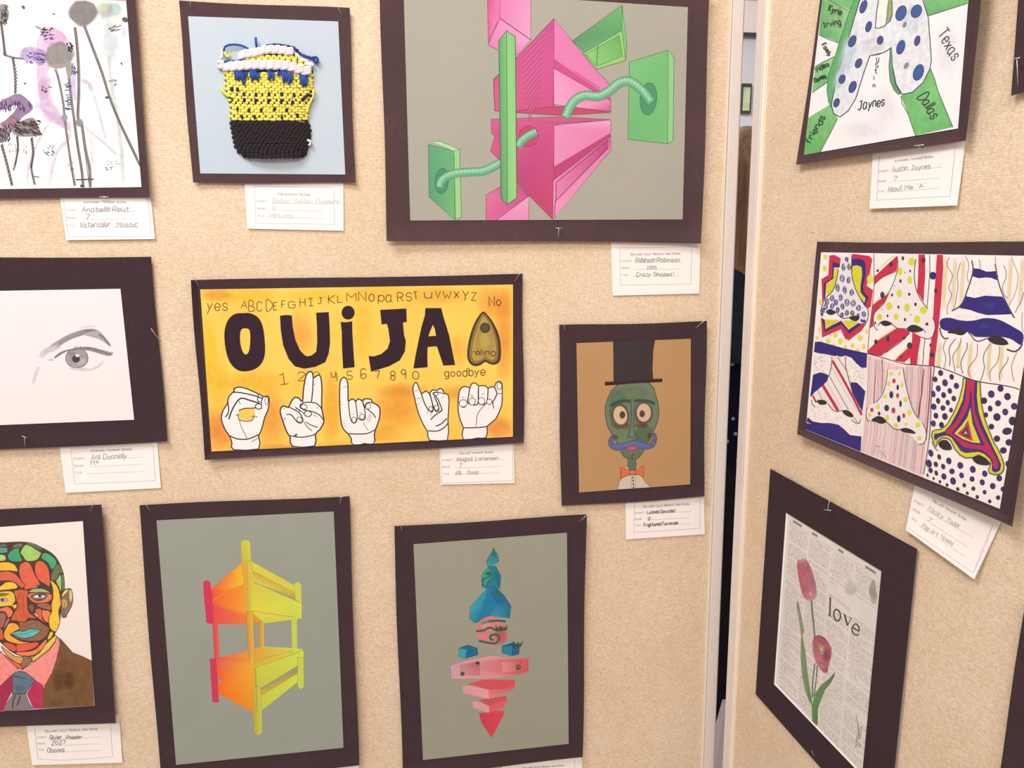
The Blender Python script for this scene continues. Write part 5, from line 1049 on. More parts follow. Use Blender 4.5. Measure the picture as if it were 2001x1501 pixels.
k.poly(P2(905, 0, 880, -60, 1230, -190, 1198, 22, 930, 108), [GC, GC, '#6ec86a', '#64c062', '#4fa95a']); k.poly(P2(700, -460, 800, -300, 900, -600, 720, -600), GC); k.poly(P2(560, -260, 500, -80, 260, -330, 330, -560), '#74c476'); k.poly(P2(228, 0, 268, 0, 420, 72, 440, 0, 240, -120), GC); k.poly(P2(752, 640, 860, 590, 945, 450, 1000, 600, 1100, 848, 850, 910, 800, 760), ['#58b060', '#66bf66', '#5fb95f', '#6ccc66', '#58b85e', '#5fc160', '#64c060'])
for pts in (P2(268, 0, 415, 78), P2(205, 232, 275, 265, 340, 287), P2(180, 445, 240, 410, 308, 378), P2(160, 618, 262, 548), P2(930, 108, 1050, 70, 1198, 22), P2(945, 450, 975, 520, 1000, 610, 1100, 850), P2(752, 640, 760, 690, 800, 760, 830, 850, 850, 910), P2(330, 790, 280, 890, 215, 1015)): k.line(pts, 4, '#4f5052')
k.poly(P2(475, 0, 560, -250, 620, -430, 590, -420, 520, -240, 440, 0, 395, 120, 320, 350, 270, 500, 258, 600, 270, 680, 300, 740, 325, 560), '#4fb060', out=gO, ow=3)
k.poly(P2(478, 0, 560, -250, 620, -420, 680, -455, 745, -430, 820, -250, 900, 0, 905, 20, 935, 120, 945, 250, 955, 400, 945, 460, 900, 550, 830, 615, 760, 630, 720, 560, 695, 440, 688, 318, 640, 350, 545, 372, 510, 470, 450, 660, 400, 740, 345, 780, 305, 760, 288, 700, 300, 640, 330, 500), '#dfe4ee', out='#4a4a52', ow=5)
k.soft(400, 350, 60, 160, '#cfe2f2', .8, rot=15); k.soft(340, 520, 40, 100, '#c8e0f2', .8, rot=15); k.soft(820, 130, 90, 110, '#dfeaf2', .7); k.soft(560, 300, 100, 60, '#e8e6ee', .6)
k.poly(P2(600, 0, 632, -130, 664, -60, 668, 0, 668, 130, 650, 160, 600, 190, 582, 185, 585, 120), '#f4eae8'); k.poly(P2(668, 0, 692, 0, 695, 90, 680, 135, 650, 160, 655, 80), ['#a3ad58', '#8c9c50', '#7dac74', '#7aa878', '#8ab482', '#a8b86a']); k.line(P2(602, 0, 588, 100, 582, 185, 600, 190, 640, 175, 680, 140, 695, 95, 692, 0), 5, '#5a5357'); k.line(P2(668, 0, 665, 100, 650, 160), 3, '#5a5357')
k.poly(P2(688, 318, 680, 330, 672, 450, 680, 540, 705, 600, 735, 630, 750, 625, 715, 560, 697, 450), '#5a9f6c', out='#4a4a52', ow=3); k.line(P2(545, 372, 600, 365, 650, 345, 690, 318), 4, '#5a5357')
k.flush('letter_drawing')
k.mat = INK
for e in ((560, -80, 22, 44, 20), (650, -250, 30, 50, 10), (740, -330, 22, 36, -10), (780, -120, 28, 48, -15), (660, -390, 18, 26, 0), (502, 45, 20, 45, 20), (537, 178, 18, 36, 18), (428, 275, 22, 40, 25), (470, 422, 20, 33, 25), (614, 268, 19, 28, 15), (360, 528, 20, 30, 20), (430, 580, 22, 40, 22), (323, 685, 18, 30, 20), (753, 88, 32, 52, 22), (855, 75, 33, 45, 25), (751, 315, 25, 48, 18), (861, 272, 17, 34, 15), (869, 483, 32, 55, 20)):
    k.ell(*e[:4], '#2f58a8' if e[2] > 22 else '#3c4f9c', e[4], 20, out='#4a3f50', ow=4); k.flush('blue_spot')
for e in ((777, 165, 12, 22, 20), (788, 438, 14, 24, 30)): k.ell(*e[:4], '#7d8288', e[4], 14); k.flush('grey_spot')
TI = '#3f4044'
k.text('Texas', 1000, 228, 1092, 412, 78, 6, TI, upv=(.75, -.62), jit=.5); k.flush('word'); k.text('Dallas', 865, 650, 960, 795, 72, 6.5, TI, upv=(.85, -.5), jit=.5); k.flush('word'); k.text('Jaynes', 465, 735, 640, 700, 62, 6, TI, jit=.5, upv=(.1, -1))
for i, (c_, y) in enumerate((('U', 412), ('S', 450), ('t', 490), ('i', 530), ('n', 582))): k.text(c_, 590-i*6, y, 605-i*6, y, 30, 5, '#5a5558', jit=.4)
k.flush('word')
k.text('Kyrie', 265, 75, 350, 105, 45, 8, '#3c5a42', jit=.9); k.flush('word'); k.text('Irving', 240, 185, 352, 160, 36, 7, '#3c5a42', jit=.9); k.flush('word'); k.text('Video', 185, 480, 275, 440, 30, 8, '#2f5a38', jit=1); k.flush('word'); k.text('Games', 180, 548, 255, 520, 28, 8, '#2f5a38', jit=1)
k.flush('word'); k.text('friends', 145, 960, 250, 785, 40, 7, '#34503a', jit=.7); k.flush('word'); k.text('Family', 225, 300, 270, 375, 30, 7, '#55535a', jit=1, upv=(.8, -.5))
k.flush('word')
# ===== 11 six noses =====
root, sh, k = artwork(SIDE, [(1597.8, 473.1), (2061, 473), (1979.2, 1030.6), (1558.5, 849.4)], [(1604.4, 493), (2037, 500.5), (1953.7, 994.6), (1574.6, 839.9)], 'six-panel marker drawing of patterned noses in red, yellow and blue, right side', MATD[2], paper_mat('ivory_marker_paper', '#faf0ee', .015, 300), INK, .003, 34, lift={'r': .012, 'b': .009, 'l': .004})
PIG[0] = .04
RD, NB, YW, DK = '#cc2f4c', '#3a2f7c', '#dcd62c', '#3a3334'
N1 = (1580, 480, .14); N2 = (1820, 480, .09059); N3 = (1820, 610, .09059); N4 = (1560, 650, .14); N5 = (1780, 720, .11061); N6 = (1780, 850, .11061)
k.crop(*N1)
# panel 1
k.poly(P2(290, 140, 360, 130, 450, 180, 440, 250, 440, 310, 355, 305, 345, 460, 250, 530, 235, 720, 190, 800, 180, 470, 275, 410), RD); k.poly(P2(335, 225, 440, 260, 430, 305, 355, 305, 345, 465, 245, 525, 230, 750, 215, 770, 215, 520, 330, 450), NB); k.poly(P2(355, 310, 415, 315, 380, 490, 330, 640, 245, 720, 250, 535, 345, 470), YW)
k.poly(P2(610, 115, 740, 130, 850, 145, 890, 190, 850, 430, 810, 560, 900, 620, 870, 850, 815, 890, 780, 830, 700, 700, 640, 560, 605, 380), RD); k.poly(P2(610, 190, 680, 180, 760, 195, 795, 250, 800, 400, 760, 570, 770, 640, 840, 720, 790, 840, 740, 790, 640, 560, 605, 400), NB); k.poly(P2(612, 285, 680, 275, 740, 300, 750, 400, 725, 560, 725, 650, 795, 735, 780, 800, 700, 700, 640, 560, 608, 400), YW)
k.poly(P2(170, 1000, 215, 1050, 235, 1160, 455, 1045, 560, 1175, 720, 1060, 800, 1100, 740, 1190, 560, 1325, 510, 1300, 450, 1170, 190, 1285), RD); k.poly(P2(185, 1010, 230, 1040, 235, 1165, 455, 1048, 555, 1180, 725, 1065, 740, 1095, 570, 1230, 460, 1100, 225, 1205), NB); k.poly(P2(225, 1030, 440, 1040, 240, 1165), YW); k.poly(P2(475, 1045, 720, 1050, 560, 1175), YW)
k.dots(P2(225, 1030, 440, 1040, 240, 1165), 22, 4, '#7d7a28', 3); k.dots(P2(475, 1045, 720, 1050, 560, 1175), 22, 4, '#7d7a28', 4); k.dots(P2(612, 285, 740, 300, 750, 400, 725, 560, 795, 735, 700, 700), 30, 4, '#7d7a28', 5); k.dots(P2(345, 340, 410, 330, 380, 490, 260, 700, 250, 535), 22, 4, '#7d7a28', 6)
k.poly(P2(450, 150, 600, 150, 605, 400, 640, 560, 700, 700, 780, 830, 820, 880, 830, 980, 800, 1080, 720, 1090, 640, 1040, 500, 1025, 420, 970, 380, 910, 250, 930, 180, 980, 170, 900, 190, 820, 260, 720, 330, 650, 390, 470, 440, 270), '#e9e3ec')
for (x, y, rx, ry) in ((530, 195, 25, 40), (490, 305, 30, 55), (570, 300, 30, 50), (465, 460, 38, 60), (560, 490, 28, 50), (400, 590, 30, 65), (500, 620, 30, 60), (600, 660, 32, 55), (445, 720, 32, 50), (328, 730, 32, 50), (385, 790, 28, 52), (540, 790, 35, 60), (625, 800, 38, 55), (330, 850, 32, 45), (470, 850, 30, 48), (405, 895, 26, 42), (700, 865, 34, 50), (260, 790, 30, 50), (235, 850, 35, 50), (535, 935, 30, 45), (465, 965, 26, 40), (615, 945, 30, 45), (775, 955, 32, 48), (205, 910, 25, 40), (190, 960, 15, 20), (775, 1060, 20, 30), (740, 1050, 12, 25), (690, 970, 18, 25)):
    k.spiral(x, y, rx, ry, 9, '#4c4488' if (x+y) % 3 else '#55505e', 1.9, rr.uniform(0, 6))
for pts in (P2(415, 330, 390, 480, 330, 640, 245, 725, 190, 830, 170, 930, 185, 990), P2(605, 130, 603, 400, 640, 560, 700, 700, 780, 830, 825, 885, 832, 1000, 790, 1100), P2(380, 910, 420, 970, 480, 1018, 560, 1005)): k.line(pts, 9, '#4a4256', sm=3)
k.poly(P2(240, 925, 290, 885, 340, 900, 385, 935, 320, 970, 270, 955), DK, 2); k.poly(P2(560, 1005, 610, 985, 680, 975, 715, 1005, 680, 1050, 620, 1050), DK, 2)
for e in ((235, 160, 28, 35), (225, 320, 28, 45), (165, 790, 25, 40), (860, 470, 45, 65), (120, 1290, 25, 28), (275, 1330, 35, 35), (375, 1245, 32, 40), (445, 1340, 35, 45), (720, 1290, 38, 45), (612, 1400, 28, 40), (515, 1420, 22, 32), (770, 1410, 25, 45), (685, 1460, 35, 25), (150, 1170, 15, 40), (810, 1200, 18, 40), (350, 1380, 20, 15), (185, 1340, 18, 12)): k.ell(*e, '#e2e04a')
k.flush('swirled_nose')
# panel 2
k.line(P2(910, 110, 915, 560, 890, 850, 850, 1150, 825, 1490), 7, '#4f474c')
k.poly(P2(1235, 140, 1250, 280, 1225, 350, 1040, 440, 915, 545, 920, 430, 1040, 320), RD); k.poly(P2(1120, 660, 1110, 740, 1000, 850, 920, 940, 900, 1050, 905, 1120, 850, 1150, 870, 960, 885, 840, 970, 770), RD); k.poly(P2(1535, 125, 1625, 125, 1630, 380, 1615, 600, 1605, 790, 1515, 640, 1530, 400), RD); k.poly(P2(1790, 128, 1875, 128, 1880, 300, 1855, 700, 1830, 1000, 1800, 1300, 1775, 1500, 1690, 1500, 1730, 1150, 1760, 600), RD)
k.poly(P2(1235, 1150, 1420, 1160, 1410, 1220, 1290, 1330, 1060, 1500, 830, 1500, 830, 1460, 960, 1330), RD); k.poly(P2(1450, 1200, 1570, 1210, 1560, 1330, 1530, 1500, 1310, 1500, 1440, 1380), RD)
for pts in (P2(1210, 140, 1100, 210, 930, 370), P2(900, 820, 1000, 720, 1110, 650), P2(1210, 1155, 1000, 1290, 940, 1340), P2(1330, 1470, 1400, 1380, 1430, 1330)): k.line(pts, 10, '#e6d96a')
k.poly(P2(1250, 130, 1530, 130, 1500, 200, 1480, 400, 1490, 600, 1560, 750, 1660, 880, 1740, 1000, 1770, 1130, 1720, 1290, 1600, 1290, 1400, 1180, 1290, 1160, 1160, 1100, 1050, 1050, 960, 1140, 920, 1120, 905, 1020, 920, 940, 1050, 820, 1120, 660, 1200, 480, 1235, 320), '#f0e7e8')
for e in ((1440, 225, 48, 60), (1275, 360, 38, 55), (1412, 480, 32, 58), (1265, 665, 38, 58), (1125, 845, 45, 55), (1375, 865, 42, 60), (990, 998, 38, 45), (1222, 995, 35, 45), (1605, 900, 52, 55), (1515, 1030, 45, 58)): k.ell(*e, '#dad83a')
for e in ((1317, 178, 18, 30), (1417, 355, 14, 18), (1283, 495, 18, 26), (1165, 690, 15, 22), (1405, 680, 18, 22), (1493, 820, 18, 26), (1255, 858, 15, 24), (1103, 980, 14, 20), (1347, 1033, 16, 24), (1652, 1095, 20, 24), (1150, 260, 28, 34), (965, 350, 18, 18), (1030, 690, 30, 48), (1605, 205, 28, 40), (1775, 630, 22, 36), (930, 1080, 12, 20), (940, 1345, 26, 36), (1108, 1300, 25, 48), (1410, 1395, 38, 45), (1330, 1290, 25, 20), (1700, 1390, 14, 25), (1345, 375, 7, 9), (1200, 565, 7, 9), (1022, 893, 7, 9), (1430, 965, 7, 9)): k.ell(*e, '#4a3f46')
k.ell(1735, 420, 48, 55, NB)
for pts, w_ in ((P2(1235, 150, 1248, 290, 1200, 480, 1120, 660, 1050, 810, 930, 930, 905, 1020, 915, 1110, 945, 1170, 975, 1175), 8), (P2(1497, 190, 1475, 400, 1500, 600, 1570, 760, 1665, 880), 9), (P2(1150, 1080, 1220, 1145, 1290, 1160, 1380, 1160), 9), (P2(1730, 1000, 1765, 1100, 1755, 1230, 1700, 1295, 1640, 1300, 1570, 1275), 8), (P2(915, 545, 1040, 440, 1225, 360), 6), (P2(1690, 130, 1690, 400, 1655, 850), 7), (P2(970, 1120, 1000, 1075, 1040, 1055), 8), (P2(1570, 1150, 1610, 1180, 1635, 1220), 8), (P2(850, 1150, 905, 1120), 6), (P2(1410, 1220, 1290, 1340, 1070, 1500), 8), (P2(1625, 1300, 1600, 1500), 7)): k.line(pts, w_, '#4f474c', sm=3)
k.poly(P2(1000, 1080, 1050, 1045, 1110, 1055, 1170, 1090, 1110, 1120, 1050, 1120), DK, 2); k.poly(P2(1370, 1165, 1430, 1110, 1500, 1110, 1570, 1145, 1600, 1185, 1520, 1210, 1440, 1210), DK, 2)
k.crop(*N4)
k.poly(P2(968, 280, 1208, 280, 1165, 325, 1090, 322, 968, 294), RD); k.poly(P2(1455, 280, 1672, 280, 1655, 450, 1560, 440, 1560, 345, 1480, 415, 1345, 395), RD); k.poly(P2(1832, 280, 1916, 280, 1900, 470, 1820, 460), RD)
for e in ((1435, 340, 15, 20), (1865, 310, 36, 36)): k.ell(*e, '#4a3f46')
k.line(P2(1750, 270, 1745, 350, 1735, 445), 7, '#4f474c'); k.line(P2(1335, 388, 1440, 290), 10, '#e6d96a'); k.line(P2(1690, 290, 1670, 445), 12, '#ece0a0'); k.flush('dotted_nose')
# panel 3
k.crop(*N2)
for i, x in enumerate((300, 500, 680, 1700, 1950)): k.softline(P2(x, 260, x+10, 500, x-20, 900, x-40, 1400), 60, '#f0e2b4', .6)
for pts, cl in ((P2(400, 250, 350, 330, 345, 440, 450, 620, 430, 750, 375, 920, 435, 1040, 400, 1180, 340, 1330, 345, 1490), '#b0786c'), (P2(630, 370, 590, 500, 560, 680, 575, 880, 540, 1100, 500, 1320, 440, 1420), '#8c8494'), (P2(735, 220, 800, 380, 800, 520, 770, 640, 800, 800), '#b87c74'), (P2(1030, 300, 1050, 400, 1055, 490), '#8c8488'), (P2(1380, 230, 1385, 380), '#b98078'), (P2(1730, 230, 1780, 400, 1860, 600, 1860, 800, 1800, 1050, 1670, 1290), '#c29084'), (P2(1560, 430, 1610, 560, 1600, 720, 1530, 900, 1560, 1030, 1640, 1140), '#85808e'), (P2(1990, 1000, 1950, 1170, 1860, 1330, 1810, 1450), '#807880')): k.line(pts, 14, cl, sm=3)
k.poly(P2(905, 490, 1040, 500, 1180, 560, 1280, 560, 1400, 545, 1440, 660, 1420, 750, 1300, 700, 1180, 685, 1020, 705, 880, 660), NB); k.poly(P2(740, 1090, 940, 1130, 1150, 1080, 1530, 1100, 1640, 1270, 1750, 1480, 1500, 1490, 1200, 1500, 1000, 1450, 840, 1390, 580, 1340, 680, 1220), '#3a2f7e'); k.soft(1260, 1290, 190, 120, '#4a4da0', .6)
for pts, w_ in ((P2(870, 320, 900, 490, 870, 680, 780, 950, 680, 1220, 570, 1340, 440, 1410), 22), (P2(1375, 390, 1400, 540, 1430, 720, 1500, 960, 1620, 1240, 1780, 1540), 20)): k.line(pts, w_, '#544a55', sm=3)
k.dots(P2(880, 730, 1400, 730, 1490, 1050, 780, 1070), 50, 8, '#a39ba0', 8)
k.crop(*N3)
for i, x in enumerate((160, 580, 830, 1240, 1500)): k.softline(P2(x+40, 620, x+10, 900, x-10, 1200, x, 1450 if x > 600 else 1150), 60, '#efe3b0', .6)
k.poly(P2(180, 200, 260, 130, 420, 125, 560, 165, 760, 190, 950, 175, 1130, 130, 1330, 135, 1500, 180, 1660, 260, 1800, 340, 1960, 440, 1990, 560, 1960, 680, 1890, 700, 1750, 600, 1560, 540, 1300, 540, 1100, 540, 940, 530, 880, 480, 780, 430, 600, 420, 350, 410, 240, 370, 190, 320), '#3a2f7e', 2); k.soft(1150, 300, 180, 100, '#4a4da0', .6); k.soft(1700, 400, 120, 80, '#474899', .5)
k.poly(P2(340, 450, 420, 390, 560, 350, 700, 370, 770, 420, 690, 490, 600, 500, 480, 465), DK, 2); k.poly(P2(1210, 590, 1260, 540, 1400, 520, 1560, 560, 1670, 690, 1500, 715, 1330, 680), DK, 2)
for pts, w_, cl in ((P2(180, 340, 210, 470, 270, 560, 330, 570, 370, 555), 22, '#544a50'), (P2(790, 430, 860, 500, 920, 590, 1010, 630, 1120, 600, 1210, 560), 20, '#5a5055'), (P2(1960, 680, 1900, 790, 1800, 850, 1700, 830, 1625, 800), 28, '#544a50'), (P2(1740, 60, 1800, 130), 20, '#544a50'), (P2(310, 590, 255, 780, 310, 960, 300, 1100, 270, 1210), 14, '#94888c'), (P2(530, 570, 410, 720, 380, 860, 405, 1000, 390, 1160), 16, '#77717e'), (P2(640, 560, 600, 740, 490, 890, 465, 1000, 510, 1280), 15, '#a8806c'), (P2(770, 660, 770, 780, 700, 920, 640, 1080, 650, 1220, 680, 1330), 16, '#77717c'), (P2(990, 680, 990, 900, 930, 1040, 820, 1170, 790, 1290, 850, 1410), 15, '#c5707c'), (P2(1280, 680, 1150, 870, 1120, 1040, 1145, 1180, 1110, 1350, 1050, 1490), 16, '#7f7880'), (P2(1460, 730, 1470, 860, 1420, 1080, 1290, 1240, 1260, 1350, 1280, 1490), 15, '#b88078'), (P2(1650, 960, 1640, 1060, 1540, 1200, 1470, 1340, 1480, 1490), 16, '#8a858f'), (P2(1850, 860, 1770, 1030, 1730, 1210, 1780, 1490), 15, '#bb8484'), (P2(1965, 0, 1950, 250, 1975, 430), 14, '#b98a86')): k.line(pts, w_, cl, sm=3)
k.dots(P2(460, 30, 1000, 100, 1000, 150, 500, 130), 24, 8, '#a8a0a5', 8)
k.flush('banded_nose')
# dividing line
k.crop(*N4); k.line(P2(950, 290, 1090, 325, 1290, 385, 1500, 440, 1800, 462, 1900, 470, 2001, 500), 10, '#4f474c', sm=3); k.crop(*N5); k.line(P2(560, 0, 750, 70, 980, 165, 1220, 238, 1600, 295, 1820, 340, 1915, 375), 14, '#57504f', sm=3); k.flush('panel_outline')
# panel 4
k.crop(*N4)
k.poly(P2(232, 130, 300, 125, 620, 215, 960, 290, 950, 490, 880, 490, 810, 430, 740, 350, 650, 320, 580, 345, 470, 320, 380, 300, 290, 290, 218, 270), NB); k.poly(P2(205, 590, 300, 555, 380, 575, 430, 600, 400, 680, 340, 740, 220, 840, 195, 880, 165, 900), NB); k.poly(P2(730, 690, 820, 700, 880, 760, 935, 820, 890, 1120, 870, 1060, 790, 920, 735, 780), NB); k.poly(P2(130, 1180, 200, 1240, 320, 1262, 440, 1262, 560, 1285, 640, 1350, 720, 1430, 880, 1450, 880, 1501, 720, 1475, 560, 1450, 400, 1380, 100, 1240), NB)
k.crop(0,0,1); k.poly(P2(1574.5, 826, 1590, 830, 1622, 831, 1640, 836, 1650, 843, 1662, 851, 1683, 855, 1682, 883, 1574.6, 839.5), NB); k.crop(*N4); k.soft(280, 660, 70, 60, '#4a4896', .5); k.soft(300, 1320, 160, 40, '#4a4896', .5)
k.dots(P2(215, 290, 460, 320, 460, 560, 210, 570), 130, 4, '#6d6669', 9); k.dots(P2(660, 340, 790, 440, 880, 500, 950, 500, 935, 790, 820, 690, 715, 680), 150, 4, '#7d767a', 10); k.dots(P2(180, 950, 400, 1000, 500, 1100, 620, 1110, 780, 1230, 870, 1250, 880, 1430, 720, 1400, 560, 1270, 200, 1220, 140, 1150), 200, 4, '#6d6669', 11)
k.poly(P2(470, 330, 660, 340, 680, 560, 720, 720, 790, 920, 860, 1040, 880, 1180, 830, 1260, 780, 1240, 700, 1140, 610, 1090, 500, 1090, 420, 1000, 330, 940, 210, 960, 190, 880, 300, 780, 400, 690, 440, 550), '#f1e8e6')
for pts, w_, cl in ((P2(480, 345, 545, 340, 690, 540, 690, 600), 34, '#f0e4c4'), (P2(475, 390, 620, 640, 760, 900, 885, 1150), 34, RD), (P2(340, 735, 440, 900, 555, 1090), 42, RD), (P2(200, 880, 250, 975), 26, RD), (P2(290, 800, 380, 930, 420, 980), 28, '#efe6c2'), (P2(460, 480, 640, 800, 830, 1110), 5, '#b3a2a6'), (P2(430, 600, 700, 1080), 7, '#6c5f66'), (P2(270, 800, 330, 930), 6, '#6c5f66'), (P2(400, 680, 600, 1060), 5, '#c0b0a0'), (P2(550, 345, 680, 540), 7, '#a54a5c'), (P2(470, 345, 462, 480, 430, 600), 8, '#5c5258'), (P2(655, 335, 662, 480, 700, 640, 760, 850, 860, 1040), 8, '#5c5258'), (P2(410, 990, 480, 1080, 530, 1105, 620, 1085), 8, '#5c5258'), (P2(740, 1215, 800, 1265, 850, 1265, 875, 1210), 7, '#5c5258'), (P2(180, 940, 200, 1010, 235, 1040), 8, '#5c5258'), (P2(780, 1180, 820, 1255), 6, '#5c5258')): k.line(pts, w_, cl)
k.poly(P2(255, 955, 300, 938, 350, 940, 400, 970, 375, 1005, 300, 1005), DK, 2); k.poly(P2(615, 1090, 670, 1080, 730, 1110, 770, 1160, 750, 1185, 680, 1165, 630, 1130), DK, 2)
k.flush('striped_nose')
# panel 5
k.poly(P2(965, 300, 1100, 335, 1290, 390, 1500, 450, 1880, 478, 1850, 700, 1830, 1100, 1812, 1500, 1736, 2012, 868, 1664, 880, 1500, 920, 1000, 950, 700), '#f5e2e2')
for i in range(40):
    x = 975+i*22; yt = 320+ (x-965)*.35 if x < 1500 else 470
    if x < 1860: xb = 880+i*21.6; k.line([(x+6, yt), (x-10, 900), ((x-10)*.55+xb*.45, 1400), (xb, 1650+(xb-868)*.395)], 5, rr.choice(('#e2b0b4', '#c4808a', '#b4506a', '#dfa6ac', '#a06a72', '#dca4aa')))
for pts, w_ in ((P2(1750, 510, 1720, 850, 1670, 1180), 12), (P2(1850, 480, 1830, 900, 1800, 1300, 1780, 1500), 12), (P2(1170, 370, 1175, 560, 1165, 850), 9), (P2(1090, 380, 1065, 800, 1055, 980), 6)): k.line(pts, w_, '#9c4a5a' if w_ > 8 else '#6a5a60')
k.poly(P2(1245, 510, 1290, 520, 1380, 520, 1460, 490, 1490, 680, 1540, 900, 1600, 1080, 1670, 1200, 1750, 1290, 1787, 1400, 1780, 1490, 1740, 1550, 1680, 1560, 1580, 1450, 1420, 1350, 1340, 1340, 1260, 1270, 1150, 1180, 1040, 1240, 960, 1200, 950, 1110, 990, 1020, 1100, 960, 1180, 850, 1230, 680), '#f2e8e8')
for e in ((1295, 575, 24, 30), (1410, 570, 20, 30), (1257, 718, 24, 38), (1208, 890, 28, 30), (1495, 935, 32, 38), (1448, 730, 20, 40), (1110, 1035, 28, 36), (997, 1150, 26, 36), (1242, 1190, 24, 45), (1550, 1118, 30, 45), (1362, 1298, 28, 36), (1500, 1280, 20, 26), (1668, 1290, 36, 40), (1690, 1475, 34, 30)): k.ell(*e, '#dedc48')
for e in ((1335, 675, 24, 34), (1385, 880, 22, 34), (1027, 1080, 24, 30), (1328, 1088, 28, 42), (1472, 1160, 20, 36)): k.ell(*e, '#c53a50')
for e in ((1387, 765, 18, 40), (1298, 868, 28, 52), (1426, 993, 18, 48), (1233, 1053, 34, 46), (1127, 1130, 20, 28), (1402, 1203, 26, 50)): k.ell(*e, '#3f3a5c')
k.poly(P2(1015, 1230, 1070, 1180, 1130, 1165, 1190, 1190, 1230, 1240, 1160, 1275, 1080, 1245), DK, 2); k.poly(P2(1420, 1350, 1490, 1330, 1560, 1345, 1610, 1375, 1640, 1412, 1540, 1405, 1460, 1385), DK, 2)
for pts, w_ in ((P2(1245, 510, 1230, 680, 1180, 850, 1110, 950, 1055, 985), 7), (P2(1460, 490, 1490, 680, 1540, 900, 1600, 1080, 1670, 1200), 8), (P2(960, 1050, 945, 1150, 960, 1210, 985, 1245), 7), (P2(1230, 1240, 1300, 1310, 1360, 1350, 1420, 1350), 8), (P2(1730, 1260, 1775, 1350, 1785, 1430, 1770, 1510, 1740, 1550, 1680, 1560), 7)): k.line(pts, w_, '#5c5258', sm=3)
k.crop(*N4)
for i in range(0): x = 925+i*30; k.line([(x, 1330 if x < 1180 else 1400), (x-25, 1500)], 5, rr.choice(('#dca8ae', '#b86a76', '#c4949a')))
k.flush('spotted_nose')
# panel 6
k.crop(*N5)
DT = '#443a72'
for (x, y, rx, ry) in ((525, 80, 45, 55), (720, 150, 40, 52), (428, 193, 42, 50), (602, 255, 50, 65), (803, 308, 48, 55), (484, 355, 45, 58), (687, 398, 40, 52), (395, 450, 36, 58), (578, 472, 43, 55), (758, 533, 43, 52), (481, 573, 38, 55), (651, 605, 38, 52), (402, 675, 48, 55), (567, 700, 46, 50), (708, 737, 36, 45), (442, 836, 43, 55), (600, 850, 50, 62), (395, 972, 44, 55), (540, 1000, 45, 55), (1583, 355, 55, 60), (1420, 455, 60, 68), (1706, 498, 60, 65), (1290, 570, 58, 60), (1540, 617, 55, 55), (1825, 670, 60, 62), (1400, 710, 42, 55), (1667, 770, 54, 62), (1325, 822, 40, 48), (1520, 860, 66, 70), (1800, 930, 72, 80), (1422, 1030, 50, 52), (1700, 1110, 88, 65), (1520, 1242, 58, 58), (1730, 1308, 60, 60), (1634, 1450, 62, 58)): k.ell(x, y, rx, ry, DT if (x+y) % 2 else '#41365c', -10)
k.crop(*N6)
for (x, y, rx, ry) in ((350, 320, 42, 65), (500, 390, 34, 52), (315, 505, 52, 72), (440, 520, 38, 52), (570, 560, 38, 52), (670, 460, 48, 62), (345, 625, 38, 48), (448, 675, 32, 50), (583, 735, 46, 58), (725, 645, 50, 52), (745, 815, 52, 68), (873, 540, 52, 62), (895, 715, 42, 54), (1093, 610, 52, 64), (1080, 780, 46, 50), (943, 890, 34, 40), (1103, 950, 38, 40), (1305, 685, 48, 58), (1260, 838, 46, 56), (1445, 905, 52, 56), (1302, 1012, 36, 42), (1560, 765, 52, 58), (1720, 515, 52, 60), (1625, 960, 42, 48), (1540, 1108, 40, 42), (292, 712, 18, 30), (402, 770, 20, 30), (512, 828, 24, 32), (638, 885, 28, 32), (828, 958, 32, 36), (997, 1030, 28, 34), (1172, 1098, 32, 38), (1392, 1175, 32, 36)): k.ell(x, y, rx, ry, DT if rx > 40 else '#473d58', -15)
PO = lambda pts: [(x, y-1175.3) for x, y in pts]
k.crop(*N5)
W6 = P2(925, 170, 1230, 240, 1235, 400, 1240, 600, 1290, 850, 1370, 1080, 1480, 1350, 1540, 1425)
o6 = P2(925, 170, 1220, 245, 1230, 450, 1245, 620, 1300, 880, 1370, 1080, 1470, 1320, 1530, 1410, 1600, 1560, 1640, 1680, 1640, 1790, 1590, 1860, 1490, 1880, 1390, 1850, 1370, 1790, 1410, 1690, 1330, 1600, 1200, 1530, 1090, 1575, 960, 1580, 870, 1530, 780, 1430, 700, 1270, 620, 1225, 540, 1230, 470, 1290, 440, 1390, 400, 1300, 365, 1200, 380, 1110, 440, 1085, 530, 1075, 640, 990, 760, 780, 850, 560, 910, 330)
k.poly(o6, YW, out='#5a5250', ow=14)
i6 = P2(975, 185, 1170, 230, 1160, 500, 1190, 760, 1260, 980, 1350, 1180, 1450, 1400, 1530, 1560, 1590, 1700, 1570, 1800, 1490, 1840, 1430, 1800, 1440, 1700, 1400, 1600, 1300, 1510, 1200, 1470, 1090, 1480, 960, 1490, 880, 1450, 800, 1330, 720, 1220, 640, 1180, 560, 1190, 480, 1220, 440, 1270, 410, 1220, 420, 1160, 500, 1150, 590, 1120, 700, 1000, 830, 770, 920, 560, 960, 330)
k.poly(i6, '#4a3280', out='#55405c', ow=8)
r6 = P2(985, 190, 1130, 225, 1110, 480, 1130, 760, 1200, 980, 1290, 1180, 1400, 1380, 1480, 1540, 1540, 1660, 1540, 1760, 1490, 1780, 1460, 1740, 1440, 1620, 1370, 1520, 1260, 1440, 1090, 1420, 950, 1400, 850, 1310, 760, 1210, 640, 1150, 600, 1120, 760, 980, 870, 800, 960, 560, 980, 330)
